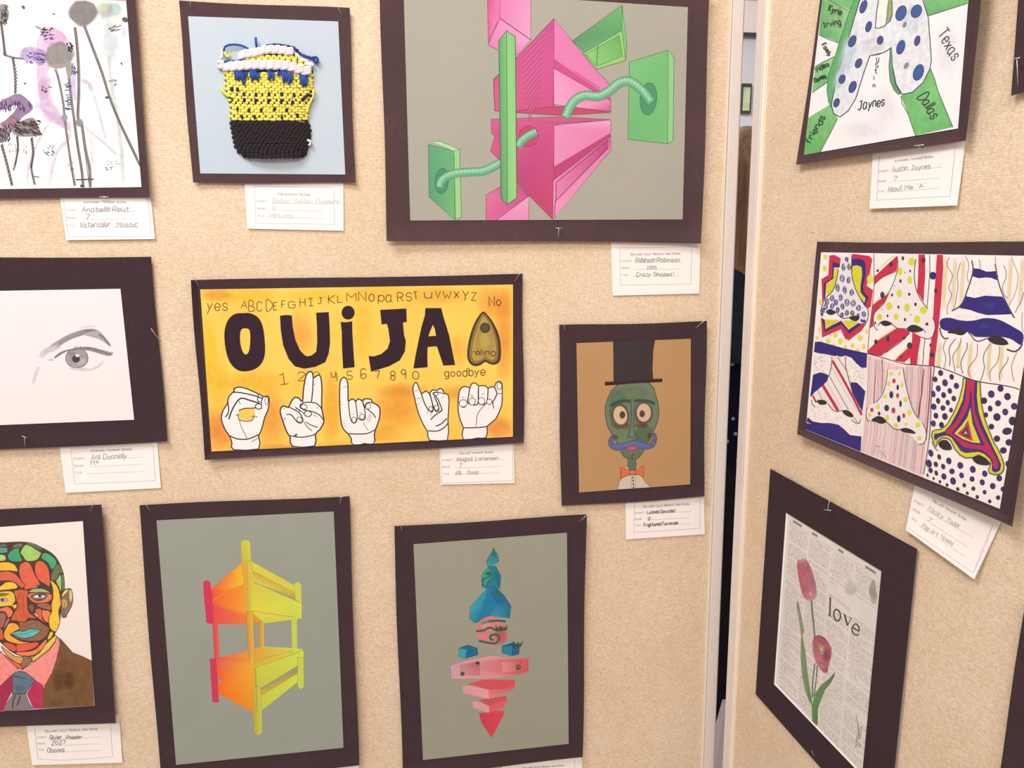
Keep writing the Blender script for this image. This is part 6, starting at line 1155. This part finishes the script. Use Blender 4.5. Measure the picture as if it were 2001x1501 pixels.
k.poly(r6, '#bf2f5c'); k.poly(P2(1048, 400, 1072, 400, 1080, 760, 1130, 960, 1210, 1150, 1305, 1365, 1090, 1340, 900, 1270, 720, 1150, 860, 960, 980, 760, 1030, 600), '#4a3280'); k.poly(P2(1048, 690, 1090, 980, 1160, 1150, 1230, 1320, 1090, 1310, 920, 1250, 765, 1150, 900, 1000, 1000, 860), YW); k.poly(P2(1010, 910, 1040, 1040, 1095, 1285, 960, 1230, 820, 1155, 930, 1050), '#cc3a4c'); k.poly(P2(1000, 1010, 1020, 1130, 1050, 1230, 960, 1200, 880, 1150), '#5a3a80'); k.poly(P2(968, 1100, 1000, 1160, 935, 1155), '#dfc24c')
k.poly(P2(480, 1340, 520, 1280, 590, 1260, 660, 1290, 725, 1400, 690, 1440, 560, 1430), DK, 2); k.poly(P2(1080, 1590, 1150, 1550, 1220, 1540, 1310, 1580, 1395, 1690, 1300, 1710, 1160, 1680), DK, 2)
k.line(P2(365, 1290, 410, 1390, 475, 1455), 10, '#5a5250', sm=3)
k.flush('outlined_nose')
k.crop(*N4); k.line(P2(1895, 470, 1890, 560, 1870, 640, 1850, 1000, 1840, 1300, 1825, 1500), 8, '#4f474c'); k.crop(*N6); k.line(P2(330, 0, 300, 220, 270, 420, 220, 700), 9, '#6a5f64'); k.flush('panel_outline')
# ===== 12 tulips on newsprint in a thick window mat =====
LQ = [(1505.2, 916), (1792.3, 1073), (1733, 1647), (1476.4, 1356.5)]; WQ = [(1536, 1002), (1722.3, 1116.2), (1684.5, 1516), (1512.5, 1337.3)]
cx = (LQ[2][0]+LQ[3][0])/2; cy = (LQ[2][1]+LQ[3][1])/2
PIG[0] = .22
root = empty('artwork', SIDE.P(cx, cy, 0), SIDE.ex, SIDE.n, 'painted pink tulips and the word love on old newsprint, in a thick black window mat', 'artwork')
sheet('backing_card', SIDE, [(1508, 922), (1794.5, 1076), (1737, 1643), (1480, 1350)], .0032, .0028, flat_mat('grey_backing_card', '#cfc3c0', .9), root, None, 1, 1)
hb, ht = .0034, .0054
V = []
for h_, q in ((ht, LQ), (hb, LQ)): V += [SIDE.P(x, y, h_) for x, y in q]
V += [SIDE.P(x, y, ht) for x, y in WQ]
w0 = [SIDE.loc(SIDE.P(x, y, hb)) for x, y in WQ]; cxx = sum(p[0] for p in w0)/4; czz = sum(p[1] for p in w0)/4
link('window_mat', V+[SIDE.L(p[0], p[1], hb) for p in [SIDE.loc(SIDE.P(x, y, ht)) for x, y in WQ]], [(i, (i+1) % 4, 8+(i+1) % 4, 8+i) for i in range(4)]+[(4+i, i, (i+1) % 4, 4+(i+1) % 4)[::-1] for i in range(4)]+[(4+i, 12+i, 12+(i+1) % 4, 4+(i+1) % 4) for i in range(4)], MATD[1], root)
Wt = [SIDE.loc(SIDE.P(x, y, ht)) for x, y in WQ]
def shrink(p, d): v = np.array([p[0]-cxx, p[1]-czz]); return (p[0]-np.sign(v[0])*d, p[1]-np.sign(v[1])*d)
V = [SIDE.L(p[0], p[1], ht-.0001) for p in Wt]+[SIDE.L(*shrink(p, .0022), hb+.0001) for p in Wt]
link('bevel_edge', V, [(i, (i+1) % 4, 4+(i+1) % 4, 4+i) for i in range(4)], flat_mat('white_bevel', '#efe2e0', .8), root)
NEWS = paper_mat('aged_newsprint', '#ece4e0', .03, 400, bcol='#dbd2cf', blotch=.6)
PQ = [(1531, 990), (1727, 1110), (1690, 1530), (1507, 1344)]
sh = sheet('newsprint_sheet', SIDE, PQ, hb+.0003, .0002, NEWS, root, None, 1, 1)
k = Ink(SIDE, hb+.0003, sh, WASH).clipto(PQ); k.crop(0, 0, 1)
Hn = homog(PQ)
lv = 1
for c_ in range(4):
    u0 = .085+c_*.228; u1 = u0+.208
    for j in range(92):
        v = .065+j*.0099
        if rr.random() < .06: continue
        if 2 <= c_ <= 3 and 10 < j < 26 and rr.random() < .75: continue
        ua = u0+(.02 if rr.random() < .3 else 0); ub = u1 if rr.random() < .8 else u0+rr.uniform(.06, .19)
        u = ua
        while u < ub:
            e = min(ub, u+rr.uniform(.015, .06)); P_ = [Hn(u, v), Hn(e, v), Hn(e, v+.0052), Hn(u, v+.0052)]
            k.tri(P_, [(0, 1, 2), (0, 2, 3)], [lin(rr.choice(('#c9bfbc', '#c2b8b5', '#d0c6c2')))]*4, 1); u = e+.008
for (u, v, du) in ((.12, .045, .1), (.33, .045, .06), (.6, .045, .05), (.85, .045, .09)):
    P_ = [Hn(u, v-.008), Hn(u+du, v-.008), Hn(u+du, v+.004), Hn(u, v+.004)]; k.tri(P_, [(0, 1, 2), (0, 2, 3)], [lin('#8d8583')]*4, 1)
k.line([Hn(.04, .02), Hn(.04, .97)], .8, '#a59c9c'); k.line([Hn(.075, .055), Hn(.97, .055)], .6, '#b0a8a6')
k.base = 3; k.flush('newsprint_text')
LV = (1460, 900, .40046); LW = (1500, 1060, .11994)
k.crop(*LW)
k.poly(P2(1720, 595, 1760, 700, 1765, 800, 1785, 890, 1770, 980, 1700, 1010, 1690, 940, 1650, 820, 1655, 730), ['#9c9594', '#a29b99', '#8f8987', '#9a9392', '#b8b0ae', '#bdb5b3', '#a59d9b', '#968f8d', '#a09896'])
k.flush('newsprint_picture'); k.soft(1350, 750, 110, 130, '#d8cfc9', .8); k.line(P2(1260, 650, 1380, 610, 1450, 720, 1400, 830, 1280, 800), 8, '#c2b8b2', sm=3)
k.flush('newsprint_picture')
k.softline(P2(480, 960, 510, 1120, 550, 1300, 590, 1500), 26, '#9ba583', .85); k.crop(*LV)
k.softline(P2(245, 690, 258, 780, 270, 870), 7, '#8a9a6c', .95)
k.poly(P2(262, 860, 272, 870, 285, 930, 292, 1010, 302, 1090, 315, 1170, 318, 1200, 300, 1170, 282, 1120, 268, 1050, 260, 960), ['#7d8f5a', '#7d8f62', '#7a9468', '#6f8c54', '#5f8c4a', '#4f8440', '#4a803e', '#5f8f44', '#7a9c54', '#7a9a60', '#83986a'])
k.poly(P2(430, 1030, 425, 1055, 405, 1090, 380, 1120, 360, 1170, 345, 1215, 345, 1285, 340, 1295, 318, 1275, 315, 1200, 330, 1140, 360, 1095, 400, 1065), ['#54785a', '#4d744f', '#4f7a4a', '#5a864e', '#5a8c4a', '#528644', '#4f8440', '#4f7d3c', '#528444', '#5c8c4c', '#64904e', '#6a8c5c', '#5f805a'])
k.line(P2(313, 680, 320, 760, 330, 860), 7, '#6c7c66', sm=3); k.line(P2(330, 990, 320, 1080, 318, 1160), 5, '#5f7a5c', sm=3); k.line(P2(342, 1000, 336, 1080, 325, 1150), 4, '#4f7050', sm=3); k.line(P2(243, 688, 262, 800, 272, 880), 3, '#8c9a74', sm=3)
k.flush('tulip_leaves')
k.crop(*LW)
k.poly(P2(490, 275, 530, 290, 560, 255, 590, 280, 620, 262, 660, 320, 700, 400, 740, 520, 780, 660, 800, 780, 795, 880, 770, 940, 720, 950, 650, 950, 590, 900, 550, 800, 520, 660, 490, 500, 478, 380), ['#c56f74', '#cf8a88', '#cf7a7c', '#cf8080', '#b87880', '#b0697c', '#aa6078', '#b4647c', '#b8647e', '#c0708c', '#cf86a0', '#d595ac', '#dd9cb0', '#d77a90', '#c85f70', '#c4586a', '#c84c60', '#cc4a5c', '#cc5560'])
k.soft(600, 620, 60, 190, '#da6a80', .8, rot=-8); k.soft(700, 850, 60, 70, '#e0a0b4', .8); k.line(P2(560, 330, 590, 560, 650, 780, 690, 900), 9, '#c05068', sm=3); k.line(P2(640, 300, 680, 520, 760, 760), 8, '#a85a74', sm=3); k.line(P2(520, 300, 530, 560, 600, 820), 6, '#c04a5c', sm=3)
k.flush('tulip_bloom'); k.crop(*LV)
k.poly(P2(318, 890, 325, 860, 350, 850, 375, 862, 395, 885, 412, 915, 412, 950, 402, 985, 395, 1020, 390, 1038, 370, 1035, 350, 1010, 330, 975, 320, 930), ['#b8566a', '#b04c60', '#b65468', '#ad4a60', '#b04e62', '#b4566a', '#b25068', '#b8586e', '#bf5a74', '#c46078', '#c4647c', '#c06a7c', '#c4707e', '#c0606c'])
k.soft(350, 900, 22, 30, '#c9707c', .7); k.soft(385, 950, 22, 40, '#a8465c', .6); k.soft(382, 1022, 14, 14, '#c25070', .8)
for (a_, b_) in (((350, 900), (372, 945)), ((375, 905), (352, 940)), ((362, 895), (364, 950)), ((345, 920), (380, 928))): k.line([a_, b_], 3.5, '#c9b05c')
k.ell(362, 920, 5, 6, '#d3c080'); k.line(P2(375, 868, 382, 880), 3, '#5a3440'); k.line(P2(335, 985, 400, 1000), 2, '#9c4458')
k.flush('tulip_bloom')
LI = '#4b4244'
k.line(P2(406, 670, 403, 760), 6, LI); k.line(P2(400, 672, 407, 668), 3, LI); k.line(P2(396, 752, 412, 762), 3, LI)
k.flush('stamped_letter')
k.ell(439, 755, 16, 28, None, -8, 24, out=LI, ow=5.5); k.flush('stamped_letter')
k.line(P2(476, 755, 490, 806), 6.5, LI); k.line(P2(490, 806, 508, 768), 3.5, LI); k.line(P2(468, 748, 484, 758), 3, LI); k.line(P2(498, 762, 512, 774), 3, LI)
k.flush('stamped_letter'); k.line(P2(516, 815, 545, 832, 543, 810, 530, 797, 517, 808, 512, 825, 518, 843, 532, 852, 546, 848), 5, LI, sm=4)
k.flush('stamped_letter'); k.line(P2(533, 1240, 540, 1300, 548, 1360, 560, 1300, 540, 1330, 530, 1400), 3, '#9a9292', sm=3); k.line(P2(540, 1370, 556, 1400, 530, 1380, 548, 1340, 540, 1290), 3, '#9a9292', sm=3); k.line(P2(520, 1360, 560, 1390), 2, '#9a9292')
k.flush('signature')
# ===== dark mats at the right edge =====
def edge_mat(quad, pq, label, seed): 
    r_, s_, kk = artwork(SIDE, quad, pq, label, MATD[0], WHITEP, INK, .004, seed); return r_
q3 = (1974.6, 187); BRq = extend(SIDE, q3, q3, (2001, 179), .26)
TLq = extend(SIDE, q3, q3, (1990, 0), .36); TRq = extend(SIDE, BRq, q3, (1990, 0), .36)
Hq = homog([TLq, TRq, BRq, q3]); edge_mat([TLq, TRq, BRq, q3], [Hq(.16, .12), Hq(.84, .12), Hq(.84, .88), Hq(.16, .88)], 'black-matted picture cut off by the top right edge, only its lower left corner showing', 41)
q4 = (2003.5, 1175); q5 = (1940, 1594)
TRq = extend(SIDE, q4, (1505.2, 916), (1792.3, 1073), .24); BRq = extend(SIDE, q5, (1476.4, 1356.5), (1733, 1647), .24)
Hq = homog([q4, TRq, BRq, q5]); edge_mat([q4, TRq, BRq, q5], [Hq(.2, .15), Hq(.8, .15), Hq(.8, .85), Hq(.2, .85)], 'black-matted picture cut off by the lower right edge, only its slanted left border showing', 42)
# ===== name cards =====
K1 = (110, 380, .10495); K2 = (470, 355, .10495); K3 = (110, 865, .10495); K4 = (850, 865, .08496); K5 = (1190, 472, .09495); K6 = (1215, 965, .08496); K7 = (50, 1405, .09995); K8 = (1760, 940, .13324); KA = (1540, 0, .29307)
def rows3(a, b, c): return [('Student:',)+a, ('Grade:',)+b, ('Title:',)+c]
card(MAIN, [(115.5, 372), (292.4, 362), (303.2, 467.2), (129.3, 469.5)], K1, 'white name card below the watercolour of purple and grey blobs', [P2(130, 95, 230, 790, 1765, 778, 1700, 60)], ('Alexandria Township School', 510, 160, 1310, 160, 38), rows3((180, 305, 400, 305, 34), (190, 450, 370, 450, 34), (215, 595, 350, 595, 34)),
     {'rules': [P2(450, 325, 1500, 310), P2(480, 465, 1495, 455), P2(420, 612, 1510, 605)], 'text': [('Anabelle', 480, 322, 990, 318, 95), ('Reut', 1050, 320, 1350, 322, 95), ('7', 545, 465, 615, 462, 90), ('Watercolor', 440, 610, 1000, 605, 95), ('Mosaic', 1130, 610, 1510, 605, 95)]}, curl=.002)
card(MAIN, [(477, 347), (671, 349), (671.6, 451.2), (483.2, 447)], K2, 'white name card below the woven yarn pouch', [P2(255, 85, 1740, 115, 1750, 795, 290, 775, 255, 85)], ('Frenchtown School', 700, 252, 1310, 262, 42), rows3((300, 372, 510, 375, 34), (310, 515, 465, 518, 34), (320, 655, 440, 655, 34)),
     {'rules': [P2(560, 403, 1860, 410), P2(600, 532, 1540, 545), P2(510, 665, 1545, 680)], 'text': [('Joshua', 575, 400, 900, 400, 85), ('Santos-', 1010, 408, 1340, 408, 85), ('Chamberlin', 1400, 410, 1860, 412, 80), ('6', 595, 525, 650, 525, 75), ('Weaving', 530, 660, 970, 670, 75)]}, ink='#c9bfc6', curl=.001)
card(MAIN, [(115, 862), (306.5, 853), (314.6, 953.8), (128.4, 963.5)], K3, 'white name card below the pencil drawing of an eye', [P2(270, 120, 1800, 50, 1845, 710, 345, 772, 270, 120)], ('Kingwood Township School', 650, 172, 1420, 140, 38), rows3((325, 315, 540, 305, 34), (335, 452, 510, 442, 34), (350, 578, 475, 572, 34)),
     {'rules': [P2(600, 318, 1615, 272), P2(630, 452, 1590, 405), P2(555, 582, 1625, 537)], 'text': [('Ava', 655, 312, 820, 300, 95), ('Donnelly', 880, 315, 1310, 290, 95), ('7th', 625, 415, 790, 395, 70)]}, ink='#8d8790', curl=.001)
card(MAIN, [(858, 850), (1003, 842), (1006, 944.2), (861.2, 947.3)], K4, 'narrow name card below the yellow lettered painting of signing hands', [P2(140, 130, 155, 935, 1790, 875, 1785, 60)], ('Holland Township School', 570, 270, 1345, 235, 42), rows3((175, 425, 410, 412, 40), (175, 580, 350, 568, 38), (190, 738, 330, 730, 38)),
     {'rules': [P2(440, 435, 1570, 388), P2(470, 590, 1540, 545), P2(400, 742, 1480, 697)], 'text': [('Abigail', 490, 430, 850, 415, 85), ('Lorensen', 930, 412, 1440, 398, 85), ('7', 550, 582, 610, 580, 90), ('ASL', 470, 738, 625, 730, 85), ('Ouija', 740, 728, 1005, 720, 85)]}, ink='#8d8790', curl=.001)
card(MAIN, [(1193, 452), (1368.5, 454), (1366.8, 573.8), (1196.8, 578)], K5, 'white name card below the magenta and green shapes drawing', [P2(225, 130, 1700, 110, 1690, 872, 240, 900, 225, 130)], ('Delaware Valley Regional High School', 445, 285, 1480, 268, 44), rows3((265, 418, 480, 412, 36), (265, 565, 430, 560, 36), (275, 708, 390, 705, 36)),
     {'rules': [P2(520, 435, 1500, 425), P2(520, 575, 1480, 568), P2(480, 715, 1450, 708)], 'text': [('Robinson', 550, 432, 940, 425, 95), ('Robinson', 990, 425, 1450, 415, 85), ('10th', 780, 575, 970, 572, 75), ('Crazy', 565, 720, 850, 715, 80), ('Shapes!', 920, 715, 1325, 710, 80)]}, ink='#7d7680', curl=.001)
card(MAIN, [(1222, 958), (1375, 950), (1377.6, 1044.3), (1223, 1054.3)], K6, 'white name card below the green man in a top hat', [P2(290, 190, 280, 890, 1800, 795, 1800, 110)], ('Delaware Valley Regional High School', 500, 320, 1565, 255, 46), rows3((310, 465, 520, 450, 38), (305, 605, 475, 595, 38), (310, 750, 440, 740, 38)),
     {'rules': [P2(580, 462, 1590, 405), P2(590, 605, 1560, 550), P2(510, 745, 1570, 690)], 'text': [('Lucinda', 580, 462, 860, 448, 75), ('Gonzalez', 890, 442, 1230, 425, 75), ('12', 595, 605, 655, 600, 65), ('Frightened', 505, 755, 900, 730, 75), ('Fernando', 935, 725, 1290, 705, 75)]}, ink='#4d4650', curl=.001)
card(MAIN, [(50, 1408), (233, 1396), (239.4, 1490.6), (62.8, 1495.5)], K7, 'white name card below the mosaic-style portrait of a man', [P2(170, 120, 240, 785, 640, 810, 1100, 790, 1700, 740, 1655, 90)], ('Delaware Valley Regional High School', 385, 262, 1420, 215, 44), rows3((225, 378, 410, 370, 36), (235, 500, 390, 495, 36), (250, 622, 360, 615, 36)),
     {'rules': [P2(480, 405, 1460, 355), P2(500, 530, 1450, 485), P2(430, 660, 1470, 615)], 'text': [('Skyler', 465, 405, 705, 395, 75), ('Wheeler', 780, 400, 1100, 388, 70), ('2027', 510, 505, 775, 495, 75), ('Obama', 420, 655, 760, 650, 80)]}, ink='#6f6870', curl=.002)
card(SIDE, [(1791, 930), (1957.5, 1018), (1903.6, 1132.3), (1769.8, 1035.5)], K8, 'tilted name card below the six patterned noses', [P2(100, 685, 1065, 1345, 1350, 640)], ('Holland Township School', 465, 300, 960, 585, 38), rows3((190, 300, 330, 380, 34), (175, 425, 280, 490, 34), (150, 555, 225, 600, 34)),
     {'rules': [P2(390, 430, 1060, 835), P2(350, 560, 985, 970), P2(270, 660, 945, 1110)], 'text': [('Nicky', 390, 430, 610, 560, 70), ('Yodel', 660, 590, 830, 690, 70), ('7', 385, 580, 430, 605, 60), ('Pop', 300, 680, 395, 740, 70), ('Art', 430, 755, 530, 815, 65), ('Noses', 570, 830, 750, 950, 70)]}, ink='#a59d9f', curl=.006, hw=8)
card(SIDE, [(1706.5, 285), (1889, 262), (1870.5, 401.5), (1698.8, 408)], KA, 'white name card below the big spotted letter', [P2(608, 1035, 590, 1335, 1080, 1308, 1115, 975)], ('Alexandria Township School', 708, 1080, 970, 1050, 14), rows3((608, 1148, 672, 1142, 11), (605, 1215, 655, 1210, 11), (603, 1282, 640, 1278, 11)),
     {'rules': [P2(680, 1148, 1025, 1115), P2(685, 1212, 1010, 1188), P2(660, 1282, 1000, 1255)], 'text': [('Austin', 695, 1146, 795, 1136, 32), ('Jaynes', 820, 1135, 948, 1122, 32), ('7', 705, 1205, 728, 1202, 26), ('About', 665, 1278, 760, 1268, 30), ('Me', 780, 1266, 830, 1260, 30), ('"A"', 858, 1256, 915, 1250, 30)]}, ink='#8d878f', curl=.003)
KS = (960, 1440, .09995)
card(MAIN, [(980, 1475), (1136, 1465), (1141, 1560), (984, 1575)], KS, 'name card below the spire drawing, its top edge just in view', [P2(370, 560, 372, 700, 1640, 640, 1620, 440)], ('Delaware Valley Regional High School', 620, 625, 1430, 572, 30), [], {'rules': [], 'text': []})
card(MAIN, [(560, 1493), (701, 1482), (704, 1590), (563, 1604)], KS, 'name card below the bunk bed drawing, only its top corner in view', [P2(-3900, 700, -2700, 560)], ('Delaware Valley Regional High School', -3600, 1000, -2900, 940, 30), [], {'rules': [], 'text': []})
# ===== pins =====
A_ = math.radians
pin(MAIN, (47.5, 854), (49, 876), 'T-pin through the bottom edge of the pencil eye mat', cross=11, ang=.35)
pin(MAIN, (295, 642), (311, 664), 'slanted pin through the right edge of the pencil eye mat', cross=0)
pin(MAIN, (203, 384.5), (204, 387), 'T-pin head on the bottom edge of the watercolour mat', cross=17)
pin(MAIN, (652, 1), (669, 30), 'slanted pin in the top right corner of the woven pouch mat', cross=0)
pin(MAIN, (371, -2), (372, 14), 'pin in the top left corner of the woven pouch mat', cross=0)
pin(MAIN, (1092, 446), (1090.5, 468), 'T-pin through the bottom edge of the magenta and green shapes mat', cross=12, ang=.05)
pin(MAIN, (374, 534), (388, 559), 'pin in the top left corner of the yellow lettered painting', cross=9, ang=.1)
pin(MAIN, (1019, 528), (1006, 550), 'pin in the top right corner of the yellow lettered painting', cross=0)
pin(MAIN, (1102, 623), (1103.5, 648), 'pin in the top left corner of the top hat drawing', cross=0)
pin(MAIN, (1384, 620), (1361, 640), 'pin in the top right corner of the top hat drawing', cross=8, ang=-.8)
pin(MAIN, (282, 982), (294, 999), 'pin in the top left corner of the bunk bed drawing', cross=0)
pin(MAIN, (667, 971), (663, 986), 'pin in the top right corner of the bunk bed drawing', cross=8)
pin(MAIN, (183, 980), (177, 1001), 'pin in the top right corner of the portrait', cross=0)
pin(MAIN, (782, 1021), (786, 1040), 'pin in the top left corner of the spire drawing', cross=0)
pin(MAIN, (1147, 1006), (1131, 1021), 'pin in the top right corner of the spire drawing', cross=0)
pin(SIDE, (1588, 454), (1599, 473), 'pin in the top left corner of the six noses', cross=7)
pin(SIDE, (1717, 872), (1732, 894), 'T-pin through the bottom edge of the six noses', cross=11, ang=.05)
pin(SIDE, (1617, 997), (1622, 972), 'T-pin in the top border of the tulip mat', cross=14, ang=.1)
pin(SIDE, (1586, 1467), (1590, 1477), 'short pin in the lower left border of the tulip mat', cross=0)
pin(SIDE, (1796, 284), (1797, 288), 'T-pin head in the bottom border of the big letter mat', cross=19, ang=-.1)
pin(SIDE, (1987, 114), (1989, 166), 'T-pin in the cut-off mat at the top right edge', cross=12, ang=-.2)
